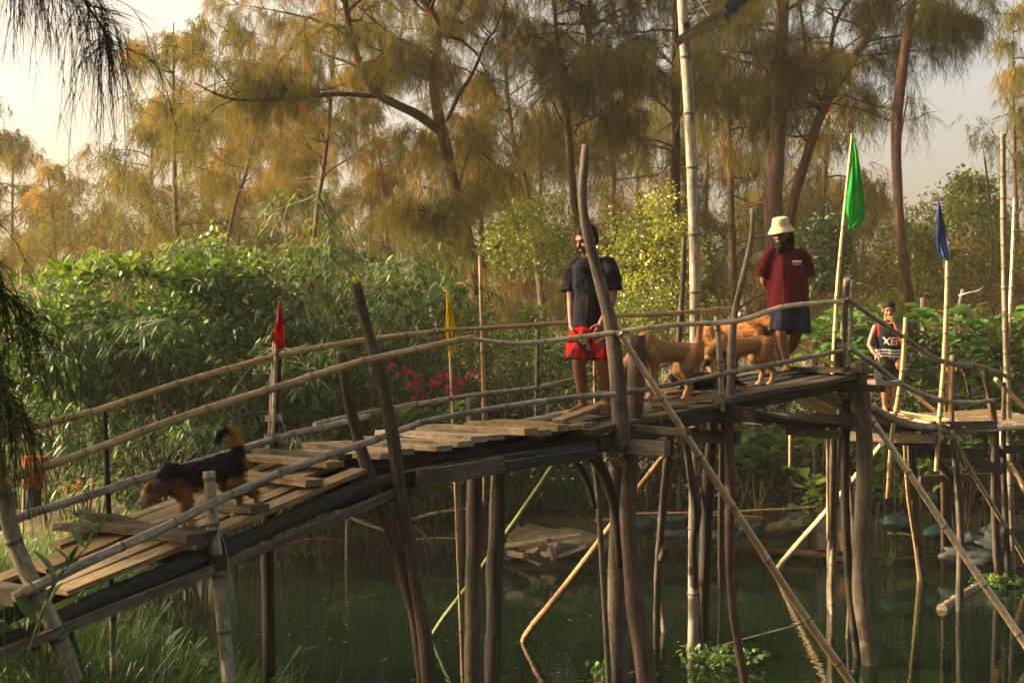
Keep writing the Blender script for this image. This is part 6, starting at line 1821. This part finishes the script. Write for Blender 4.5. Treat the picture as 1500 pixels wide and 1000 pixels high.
# long hair and beard
bm = bmesh.new()
chain(bm, [tuple(T2_((.062, 0, -.092))) + (.040,), tuple(T2_((.075, 0, -.120))) + (.042,), tuple(T2_((.070, 0, -.165))) + (.026,)])
for sg in (-1, 1):
    chain(bm, [tuple(T2_((.030, sg * .060, -.060))) + (.018,), tuple(T2_((.055, sg * .036, -.105))) + (.032,)])
me, co = skin_mesh('beard', bm, .006, 2, .7, .5, lambda c_: .006 * nz(c_ * np.array([1, 1, .4]), 120)); paint(me, np.tile(np.array((.016, .012, .010)), (len(co), 1))); link('beard', me, MAT['fur'], man2)
bm = bmesh.new()
for sg in (-1, 1):
    chain(bm, [tuple(T2_((-.03, sg * .070, .0))) + (.035,), tuple(T2_((-.04, sg * .082, -.06))) + (.036,), tuple(T2_((-.02, sg * .088, -.12))) + (.034,), tuple(T2_((-.0, sg * .085, -.17))) + (.022,)])
chain(bm, [tuple(T2_((-.07, 0, .0))) + (.06,), tuple(T2_((-.09, 0, -.08))) + (.06,), tuple(T2_((-.085, 0, -.14))) + (.05,)])
me, co = skin_mesh('hair', bm, .007, 2, .7, .5, lambda c_: .006 * nz(c_ * np.array([1, 1, .35]), 110)); paint(me, np.tile(np.array((.013, .010, .009)), (len(co), 1))); link('hair', me, MAT['fur'], man2)
# bucket hat: crown and drooping brim, turned as one lathe
mb = MB(); n = 28
prof = [(0, .128), (.045, .127), (.070, .122), (.080, .112), (.086, .080), (.093, .045), (.098, .035), (.118, .012), (.136, -.014), (.140, -.022), (.135, -.020), (.112, .006), (.090, .024), (.084, .05)]
for (r0, z0) in prof:
    for k in range(n):
        a = 2 * math.pi * k / n
        wob = 1 + .025 * math.sin(3 * a + 1) + .02 * math.sin(5 * a)
        p = T2_((-.012 + 1.08 * r0 * wob * math.cos(a), r0 * wob * math.sin(a), .044 + z0 + (.008 * math.sin(2 * a + .5) if r0 > .11 else 0)))
        mb.v.append(Vector(p) + Vector(man2.location)); mb.tc.append((a, r0, z0)); mb.ring.append(0)
for i in range(len(prof) - 1):
    for k in range(n): mb.f.append((i * n + k, (i + 1) * n + k, (i + 1) * n + (k + 1) % n, i * n + (k + 1) % n))
plain('cloth_cream', (.36, .31, .19), .9, .12, 30)
mb.build('bucket_hat', MAT['cloth_cream'], man2, True)
bm = bmesh.new()
loft(bm, [(-.035, .03, .655, .222, .150, 0), (-.036, .03, .80, .212, .145, 0), (-.042, .03, .95, .205, .138, 0), (-.05, .03, 1.08, .208, .132, 0), (-.052, .03, 1.17, .205, .12, 0), (-.054, .03, 1.235, .155, .10, 0), (-.055, .025, 1.275, .085, .075, 0)])
for sg in (-1, 1):
    lst = [(-.054 + sg * .155, .03, 1.195, .078), (-.054 + sg * .205, .045, 1.08, .080), (-.054 + sg * .225, .07, .985, .084)]
    add_sphere(bm, lst[0][:3], lst[0][3])
    for p, q in zip(lst, lst[1:]): add_cone(bm, p[:3], p[3], q[:3], q[3])
sh2 = piece('shirt', bm, .008, man2, 'fabric', lambda c_: np.array((.062, .0035, .008))[None] * (1 + .12 * nz(c_, 7))[:, None], 3, .6, lambda c_: .010 * nz(c_ * np.array([1.7, 1.7, .35]), 15, 3) * (c_[:, 2] < 1.2) + .003 * nz(c_, 34))
bm = bmesh.new()
loft(bm, [(-.02, .03, .60, .175, .125, 0), (-.02, .03, .72, .16, .12, 0)])
for (a, b) in (((-.100, .015, .64, .11), (-.112, -.01, .425, .115)), ((.068, .05, .64, .115), (.085, .055, .40, .125))):
    add_sphere(bm, a[:3], a[3]); add_cone(bm, a[:3], a[3], b[:3], b[3])
piece('shorts', bm, .007, man2, 'fabric', (.016, .020, .036), 2, .8, lambda c_: .007 * nz(c_ * np.array([1.5, 1.5, .5]), 20, 1))
# sandals
for (ax, ay, az, yaw) in ((-.050, .03, .0, 258), (.0, .27, .024, 262)):
    f = Vector((math.cos(math.radians(yaw)), math.sin(math.radians(yaw)), 0))
    a = Vector((ax, ay, az)) + Vector(man2.location)
    MB().plank(a - f * .06, a + f * .19, .10, .018, seg=3, jit=.001).build('sandal', MAT['black_plastic'], man2)
# chest print and hem tag
def patch(parent, pts, col, name, label=None):
    me = bpy.data.meshes.new(name); me.from_pydata(pts, [], [tuple(range(len(pts)))]); paint(me, np.tile(np.array(col), (len(pts), 1)))
    o = link(name, me, MAT['fabric'], parent)
    if label: o['label'] = label
    return o
def text_on(parent, txt, size, loc, col, name='lettering', shear=0.0, ext=.002, bend=None, yaw=0.0, bold=0.0):
    cu = bpy.data.curves.new(name, 'FONT'); cu.body = txt; cu.size = size; cu.align_x = 'CENTER'; cu.extrude = ext; cu.shear = shear; cu.offset = bold
    o = bpy.data.objects.new(name, cu); ts = bpy.data.scenes.new('tmp'); ts.collection.objects.link(o)
    with bpy.context.temp_override(scene=ts, view_layer=ts.view_layers[0]):
        dg = bpy.context.evaluated_depsgraph_get()
        me = bpy.data.meshes.new_from_object(o.evaluated_get(dg))
    bpy.data.objects.remove(o); bpy.data.scenes.remove(ts)
    n = len(me.vertices); co = np.empty(n * 3, np.float32); me.vertices.foreach_get('co', co); co = co.reshape(-1, 3)
    x, y, z = co[:, 0].copy(), co[:, 1].copy(), co[:, 2].copy()
    rad = bend or 1e3
    px_ = rad * np.sin(x / rad); py_ = -rad * np.cos(x / rad) + rad
    v = np.stack([px_ * (1 + z / rad), -z + py_, y], 1)
    c, s_ = math.cos(yaw), math.sin(yaw)
    v = np.stack([v[:, 0] * c - v[:, 1] * s_, v[:, 0] * s_ + v[:, 1] * c, v[:, 2]], 1) + np.array(loc)
    me.vertices.foreach_set('co', v.astype(np.float32).ravel()); me.update()
    paint(me, np.tile(np.array(col), (n, 1)))
    me.materials.clear()
    return link(name, me, MAT['fabric'], parent)
def ray_front(parent, body_name, x, z):
    """y of the cloth surface seen from the camera side at local x, z"""
    for ch in parent.children:
        if ch.name.split('.')[0] == body_name:
            n = len(ch.data.vertices); co = np.empty(n * 3, np.float32); ch.data.vertices.foreach_get('co', co); co = co.reshape(-1, 3)
            k = (np.abs(co[:, 0] - x) < .02) & (np.abs(co[:, 2] - z) < .02)
            if k.any(): return float(co[k, 1].min())
    return -.13
lx, lz = .030, 1.105
ly = min(ray_front(man2, 'shirt', lx - .04, lz), ray_front(man2, 'shirt', lx + .04, lz), ray_front(man2, 'shirt', lx, lz)) - .004
b_ = bmesh.new()
for (x0, x1, z0, z1, c_, nm) in ((-.048, .048, .006, .030, (.55, .50, .48), 'chest_print'), (-.044, .048, -.022, .000, (.10, .14, .30), 'chest_print'), (-.030, .02, -.020, -.004, (.55, .16, .05), 'chest_print')):
    dy = .003 if c_[0] < .5 else 0
    patch(sh2, [(lx + x0, ly - .001 - (.002 if c_[1] == .16 else 0), lz + z0), (lx + x1, ly - .001 - (.002 if c_[1] == .16 else 0) + .006, lz + z0 + .004), (lx + x1, ly - .001 - (.002 if c_[1] == .16 else 0) + .006, lz + z1), (lx + x0, ly - .001 - (.002 if c_[1] == .16 else 0), lz + z1)], c_, nm)
hx, hz = .085, .70; hy = min(ray_front(man2, 'shirt', hx - .02, hz), ray_front(man2, 'shirt', hx + .02, hz)) - .004
patch(sh2, [(hx - .018, hy, hz - .008), (hx + .018, hy, hz - .008), (hx + .018, hy, hz + .008), (hx - .018, hy, hz + .008)], (.35, .50, .30), 'hem_tag')

# --- boy on the ramp
o3 = P(1302, 599, 17.2); g3 = zr(6.1, .955) + .012
boy = thing('person', 'young person in a sleeveless striped basketball jersey with a hand at the mouth', 'person', (o3.x, o3.y, g3))
bm = bmesh.new()
Rh = headrot(math.radians(262), math.radians(14))
T3_ = head_(bm, (-.012, -.035, 1.245), Rh, .92)
chain(bm, [(-.015, .02, 1.09, .048), (-.014, .0, 1.15, .044), (-.012, -.015, 1.20, .043)])
loft(bm, [(0, .02, .60, .125, .085, 0), (0, .02, .78, .115, .08, 0), (-.01, .02, .95, .125, .085, 0), (-.015, .02, 1.04, .14, .08, 0), (-.015, .02, 1.10, .085, .06, 0)])
chain(bm, [(-.155, .02, 1.045, .042), (-.205, .0, .93, .036), (-.240, -.02, .83, .032), (-.205, -.09, .74, .027), (-.165, -.135, .69, .021)])
hand(bm, (-.165, -.137, .687), (.55, -.25, -.5), (0, .3, -1), .82, .5, thumb_side=-1)
chain(bm, [(.130, .02, 1.045, .042), (.150, -.06, .95, .036), (.125, -.14, .885, .032), (.060, -.185, .99, .026), (.025, -.185, 1.075, .021)])
hand(bm, (.023, -.185, 1.080), (-.55, .0, .75), (0, 1, .2), .82, .75, thumb_side=1)
chain(bm, [(-.060, .02, .64, .075), (-.055, .01, .50, .062), (-.050, .0, .37, .047), (-.045, .01, .24, .046), (-.040, .03, .11, .030), (-.040, .03, .075, .030)])
foot_(bm, (-.040, .03, .078), math.radians(265), .88)
chain(bm, [(.065, .02, .64, .075), (.066, .01, .50, .062), (.066, .0, .37, .047), (.066, .01, .24, .046), (.068, .03, .11, .030), (.068, .03, .075, .030)])
foot_(bm, (.068, .03, .078), math.radians(275), .88)
bd = piece('body', bm, .006, boy, 'skin', lambda c_: skincol(c_) * 1.25, 4, .45)
hair_cap(boy, T3_, Rh, .92, thick=1.05, fringe=.062); face_parts(bd, T3_, Rh, .92)
bm = bmesh.new()
loft(bm, [(0, .02, .645, .168, .118, 0), (0, .02, .75, .158, .112, 0), (-.01, .02, .88, .150, .108, 0), (-.012, .02, .99, .150, .102, 0), (-.015, .02, 1.06, .142, .088, 0), (-.015, .02, 1.10, .105, .07, 0), (-.015, .02, 1.125, .070, .058, 0)])
def jersey(c_):
    base = np.tile(np.array((.012, .013, .018)), (len(c_), 1))
    z = c_[:, 2]; wav = z + .006 * np.sin(c_[:, 0] * 22)
    k = (wav < .79) & (wav > .665) & (np.mod(wav, .036) < .02)
    base[k] = (.50, .50, .46)
    base[(np.abs(c_[:, 0] + .012) > .118) & (z > .93)] = (.30, .012, .02)
    base[z < .655] = (.012, .013, .018)
    return base
jr = piece('jersey', bm, .006, boy, 'fabric', jersey, 2, 1.0, lambda c_: .004 * nz(c_ * np.array([1.6, 1.6, .5]), 18, 3))
bm = bmesh.new()
loft(bm, [(0, .02, .54, .155, .105, 0), (0, .02, .66, .15, .10, 0)])
for (a, b) in (((-.075, .02, .56, .095), (-.075, .012, .40, .102)), ((.078, .02, .56, .095), (.082, .012, .40, .102))):
    add_sphere(bm, a[:3], a[3]); add_cone(bm, a[:3], a[3], b[:3], b[3])
piece('shorts', bm, .007, boy, 'fabric', (.012, .014, .020), 2, .8, lambda c_: .005 * nz(c_ * np.array([1.5, 1.5, .5]), 20, 1))
ty = min(ray_front(boy, 'jersey', x, .86) for x in (-.05, 0, .05))
text_on(jr, 'FIXERS', .135, (.004, ty - .002, .823), (.42, .02, .03), shear=.12, bend=.16, bold=.004, yaw=.0)
text_on(jr, 'FIXERS', .135, (-.004, ty - .0065, .829), (.62, .60, .52), shear=.12, bend=.16, bold=.002, yaw=.0)
mb = bmesh.new(); add_sphere(mb, (.100, -.100, .595), 1.0, .048, .012, .062, None, 20, 12); me = bpy.data.meshes.new('shorts_print'); mb.to_mesh(me); mb.free()
zc = np.array([v.co.z for v in me.vertices]); cl = np.tile(np.array((.62, .14, .015)), (len(zc), 1)); cl[(zc > .592) & (zc < .622)] = (.40, .40, .34); paint(me, cl); link('shorts_print', me, MAT['fabric'], boy)

# --- dogs: x forward, z up, built round the four paws
def dog(label, loc, yaw, pitch=0.0, s=1.0, head=(.44, 0, .40), nose=(.60, 0, .30), tail=((-.33, 0, .50), (-.36, 0, .62), (-.34, 0, .72)), legs=None, colf=None, fluffy=False, eyec=(.01, .008, .006), ear=.075, lying=False, chest=.40, thick=1.0):
    t = thing('dog', label, 'dog', loc)
    t.rotation_euler = (0, -pitch, yaw); t.scale = (s, s, s)
    bm = bmesh.new()
    k = thick
    if not lying:
        hip = .43; body = [(-.27, 0, hip + .005, .088 * k), (-.16, 0, hip + .005, .088 * k), (-.04, 0, hip - .01, .092 * k), (.08, 0, hip - .02, .106 * k), (.19, 0, hip - .015, .112 * k), (.26, 0, hip + .005, .088 * k)]
    else:
        hip = .15; body = [(-.27, 0, .12, .10), (-.12, .0, .13, .10), (.04, 0, .14, .11), (.18, 0, .15, .11), (.25, 0, .17, .085)]
    chain(bm, body)
    h = Vector(head); ns = Vector(nose); hd = (ns - h).normalized()
    neck0 = Vector((.25, 0, hip + .05))
    chain(bm, [tuple(neck0) + (.082 * k,), tuple(neck0.lerp(h, .55)) + (.068,), tuple(h) + (.062,)])
    sd = hd.cross(Vector((0, 0, 1))).normalized(); up = sd.cross(hd)
    rot = Matrix((hd, -sd, up)).transposed()
    add_sphere(bm, h + hd * .015 + up * .008, 1, .075, .066, .064, rot)
    L = (ns - h).length
    chain(bm, [tuple(h + hd * .05 - up * .006) + (.046,), tuple(h + hd * L * .65 - up * .014) + (.034,), tuple(ns - hd * .025 - up * .012) + (.027,)])
    chain(bm, [tuple(h + hd * .05 - up * .035) + (.030,), tuple(ns - hd * .045 - up * .040) + (.018,)])
    for sg in (-1, 1):
        e0 = h - hd * .020 + up * .045 + sd * sg * .052
        e1 = e0 + sd * sg * .026 - up * .035 - hd * .008; e2 = e1 - up * ear + hd * .018
        add_sphere(bm, (e0 + e1) / 2, 1, .030, .013, .032, rot)
        add_sphere(bm, (e1 + e2) / 2, 1, .032, .011, .052, rot)
    legs = legs or (((.20, .07), 0.0), ((.20, -.07), .03), ((-.26, .07), 0.0), ((-.26, -.07), .04))
    for i, ((lx_, ly_), sw) in enumerate(legs):
        if lying:
            if i < 2: chain(bm, [(lx_, ly_, .13, .05), (lx_ + .06, ly_ * 1.2, .05, .035), (lx_ + .20, ly_ * 1.2, .032, .026), (lx_ + .27, ly_ * 1.2, .026, .028)])
            else: chain(bm, [(lx_, ly_, .13, .075), (lx_ + .12, ly_ * 1.5, .07, .05), (lx_ - .02, ly_ * 1.7, .035, .03), (lx_ + .10, ly_ * 1.7, .026, .026)])
            continue
        if i < 2:
            chain(bm, [(lx_ + .02, ly_ * .9, hip - .04, .066), (lx_ - .02 + sw * .2, ly_, .265, .044), (lx_ + sw * .8, ly_, .155, .029), (lx_ + .0 + sw, ly_, .06, .024), (lx_ + .012 + sw, ly_, .026, .027)])
            for q_ in (-1, 0, 1): chain(bm, [(lx_ + .02 + sw, ly_ + .014 * q_, .022, .015), (lx_ + .045 + sw, ly_ + .016 * q_, .016, .0125)])
        else:
            chain(bm, [(lx_ + .0, ly_ * .75, hip - .01, .090), (lx_ + .055 + sw * .3, ly_, .290, .062), (lx_ - .035 + sw * .7, ly_, .180, .031), (lx_ - .068 + sw * .9, ly_, .150, .026), (lx_ - .045 + sw, ly_, .055, .022), (lx_ - .03 + sw, ly_, .026, .026)])
            for q_ in (-1, 0, 1): chain(bm, [(lx_ - .02 + sw, ly_ + .014 * q_, .022, .015), (lx_ + .006 + sw, ly_ + .016 * q_, .016, .0125)])
    tl = [(-.30, 0, hip + .035, .034)] + [tuple(p) + (r_,) for p, r_ in zip(tail, (.028, .026, .024, .018))]
    tl = [tuple(q) for q in catmull(tl, 3)]
    chain(bm, [(q[0], q[1], q[2], q[3]) for q in tl])
    me, co = skin_mesh('body', bm, .0085, 4, .6, .5, lambda c_: .0025 * nz(c_, 70) + .0015 * nz(c_, 140, 3))
    inf = dict(h=np.array(h), hd=np.array(hd), up=np.array(up), sd=np.array(sd), ns=np.array(ns))
    paint(me, colf(co, inf)); bd = link('body', me, MAT['fur'], t)
    for sg in (-1, 1):
        b2 = bmesh.new(); add_sphere(b2, h + hd * .058 + up * .026 + sd * sg * .040, .0095, u=10, v=6); m2 = bpy.data.meshes.new('eye'); b2.to_mesh(m2); b2.free()
        paint(m2, np.tile(np.array(eyec), (len(m2.vertices), 1))); link('eye', m2, MAT['skin'], bd)
    b2 = bmesh.new(); add_sphere(b2, ns - hd * .004 - up * .004, 1, .014, .017, .012, rot, 10, 6); m2 = bpy.data.meshes.new('nose'); b2.to_mesh(m2); b2.free()
    paint(m2, np.tile(np.array((.012, .010, .010)), (len(m2.vertices), 1))); link('nose', m2, MAT['skin'], bd)
    # short coat standing off the body; longer on a bushy tail
    n = len(co); pick = nrg.integers(0, n, 14000 if fluffy else 10000)
    no = np.empty(n * 3, np.float32); me.vertices.foreach_get('normal', no); no = no.reshape(-1, 3)
    cc = colf(co, inf)[pick]
    dirs = unit(no[pick] * .6 + np.array([[-.9, 0, -.35]]) + nrg.normal(0, .2, (len(pick), 3)))
    Lh = np.full(len(pick), .022 if not fluffy else .042)
    istail = co[pick][:, 0] < -.33
    if fluffy:
        istail = (co[pick][:, 0] < -.30) & (co[pick][:, 2] > hip + .05)
        Lh[istail] = .06; dirs[istail] = unit(no[pick][istail] + nrg.normal(0, .3, (istail.sum(), 3)))
    V, T_, A = ribbons(co[pick], dirs, Lh, .0032, np.zeros(len(pick)), .1, 2)
    hm = tri_mesh('coat', V, T_); kk = len(V) // len(pick)
    paint(hm, np.repeat(cc, kk, 0)); link('coat', hm, MAT['fur'], bd)
    return t
def tan_coat(base=(.22, .09, .03), pale=(.38, .25, .15)):
    def f_(c_, i):
        k = 1 + .16 * nz(c_, 8, 2)
        col = np.array(base)[None] * k[:, None]
        low = np.clip((.30 - c_[:, 2]) / .22, 0, 1)[:, None]
        col = col * (1 - low * .6) + np.array(pale)[None] * low * .6
        belly = (np.abs(c_[:, 1]) < .05) & (c_[:, 2] < .37) & (c_[:, 2] > .25); col[belly] = np.array(pale)
        rel = c_ - i['h']; f = rel @ i['hd']; u = rel @ i['up']; s_ = np.abs(rel @ i['sd'])
        L = np.linalg.norm(i['ns'] - i['h'])
        col[(f > L * .62) & (f < L * 1.1) & (s_ < .05) & (np.abs(u) < .07)] = np.array((.055, .03, .02))
        ear_ = (s_ > .060) & (np.abs(f) < .06) & (u < .06) & (u > -.12) & (np.linalg.norm(rel, axis=1) < .16); col[ear_] *= .62
        col[c_[:, 2] < .045] = np.array(pale) * 1.05
        return np.clip(col, .004, 1)
    return f_
def beagle_coat(c_, i):
    tan = np.array((.26, .13, .05)); blk = np.array((.010, .011, .015)); wht = np.array((.36, .29, .20))
    k = 1 + .2 * nz(c_, 9, 1)
    col = tan[None] * k[:, None]
    rel = c_ - i['h']; f = rel @ i['hd']; u = rel @ i['up']; s_ = np.abs(rel @ i['sd'])
    inhead = (np.linalg.norm(rel, axis=1) < .17) & (f > -.05)
    saddle = (~inhead) & (c_[:, 2] > .315 + .035 * nz(c_, 10, 4) + .06 * np.clip((c_[:, 0] - .12) / .1, 0, 1)) & (c_[:, 0] > -.31)
    edge = np.clip((c_[:, 2] - (.30 + .05 * nz(c_, 7, 4) + .08 * np.clip((c_[:, 0] - .10) / .12, 0, 1))) / .05, 0, 1)[:, None]
    col[saddle] = (blk * edge + tan * .6 * (1 - edge))[saddle]
    tail_ = (c_[:, 0] < -.29) & (c_[:, 2] > .47)
    col[tail_] = np.where((c_[tail_][:, 2] > .56)[:, None], tan * 1.3, blk)
    low = (c_[:, 2] < .14) & ~inhead; col[low] = tan * .4 + wht * .6
    ear_ = inhead & (s_ > .058) & (f < .045) & (u < .05); col[ear_] = np.array((.11, .085, .07))
    L = np.linalg.norm(i['ns'] - i['h'])
    col[inhead & (f > L * .75)] = wht * .9
    col[inhead & (f > .02) & (f < .09) & (u > .012) & (s_ > .022) & (s_ < .055)] *= .35
    return np.clip(col, .004, 1)
def black_coat(c_, i):
    col = np.tile(np.array((.012, .011, .012)), (len(c_), 1))
    rel = c_ - i['h']; f = rel @ i['hd']
    col[(c_[:, 2] < .06) & (np.abs(c_[:, 1]) > .04)] = np.array((.30, .16, .07))
    L = np.linalg.norm(i['ns'] - i['h'])
    col[(f > L * .55) & (np.linalg.norm(rel, axis=1) < .25)] = np.array((.26, .14, .06))
    return col
def on_deck(px, off, dz=0.0):
    t_ = tpar(px, off); p = W(t_, off, zd(t_) + dz); return (p.x, p.y, p.z)
# the tricolour dog walking down the low end
dog('black and tan dog with a bushy curled tail trotting down the low ramp', on_deck(312, .13, .0), math.radians(212), math.radians(-13), .78,
    head=(.40, .02, .415), nose=(.545, .03, .345), tail=((-.345, 0, .57), (-.33, 0, .67), (-.24, 0, .70), (-.17, 0, .64)), colf=beagle_coat, fluffy=True, ear=.085, thick=1.08,
    legs=(((.20, .065), .06), ((.20, -.065), -.05), ((-.26, .065), -.06), ((-.26, -.065), .06)))
dog('lean tan dog bending its head down behind the thick red post', on_deck(972, .45, .0), math.radians(216), math.radians(6), 1.10,
    head=(.40, 0, .27), nose=(.50, 0, .15), tail=((-.335, 0, .53), (-.34, 0, .62), (-.33, .01, .69)), colf=tan_coat((.28, .15, .068)), ear=.06, thick=.94,
    legs=(((.20, .06), .0), ((.20, -.06), .06), ((-.24, .07), .12), ((-.26, -.07), -.02)))
dog('tan dog with dark muzzle sniffing downwards beside the bamboo stub', on_deck(1090, .32, .0), math.radians(206), math.radians(-4), .92,
    head=(.38, .0, .40), nose=(.50, .02, .27), tail=((-.33, 0, .43), (-.37, 0, .36), (-.38, 0, .28)), colf=tan_coat((.29, .14, .056)), ear=.07)
dog('tan dog with raised tail turned away from the sniffing dog, head bowed', on_deck(1086, .95, .0), math.radians(-22), math.radians(4), 1.10,
    head=(.40, -.06, .42), nose=(.46, -.11, .28), tail=((-.33, 0, .53), (-.36, 0, .62), (-.37, 0, .70)), colf=tan_coat((.27, .12, .045)), ear=.06)
dog('black dog lying on the deck under the sniffing tan dog', on_deck(1035, .42, .0), math.radians(175), math.radians(-4), .80,
    head=(.34, .02, .20), nose=(.45, .03, .12), tail=((-.34, .02, .12), (-.40, .06, .07), (-.44, .12, .05)), colf=black_coat, lying=True, ear=.06)

# ------------------------------------------------------------------ morning haze
m, nt, out = newmat('haze')
pv = nt.nodes.new('ShaderNodeVolumePrincipled')
pv.inputs['Color'].default_value = (1.0, 0.95, 0.82, 1)
pv.inputs['Density'].default_value = 0.0007
pv.inputs['Anisotropy'].default_value = 0.0
nt.links.new(pv.outputs[0], out.inputs['Volume'])
hb = bpy.data.meshes.new('haze')
X0, X1, Y0, Y1, Z0, Z1 = -425.0, 425.0, -35.0, 455.0, -2.2, 17.0
hb.from_pydata([(X0, Y0, Z0), (X1, Y0, Z0), (X1, Y1, Z0), (X0, Y1, Z0), (X0, Y0, Z1), (X1, Y0, Z1), (X1, Y1, Z1), (X0, Y1, Z1)], [],
               [(3, 2, 1, 0), (4, 5, 6, 7), (0, 1, 5, 4), (1, 2, 6, 5), (2, 3, 7, 6), (3, 0, 4, 7)])
tag(link('haze', hb, MAT['haze']), 'pale morning haze hanging over pond and grove', kind='stuff')
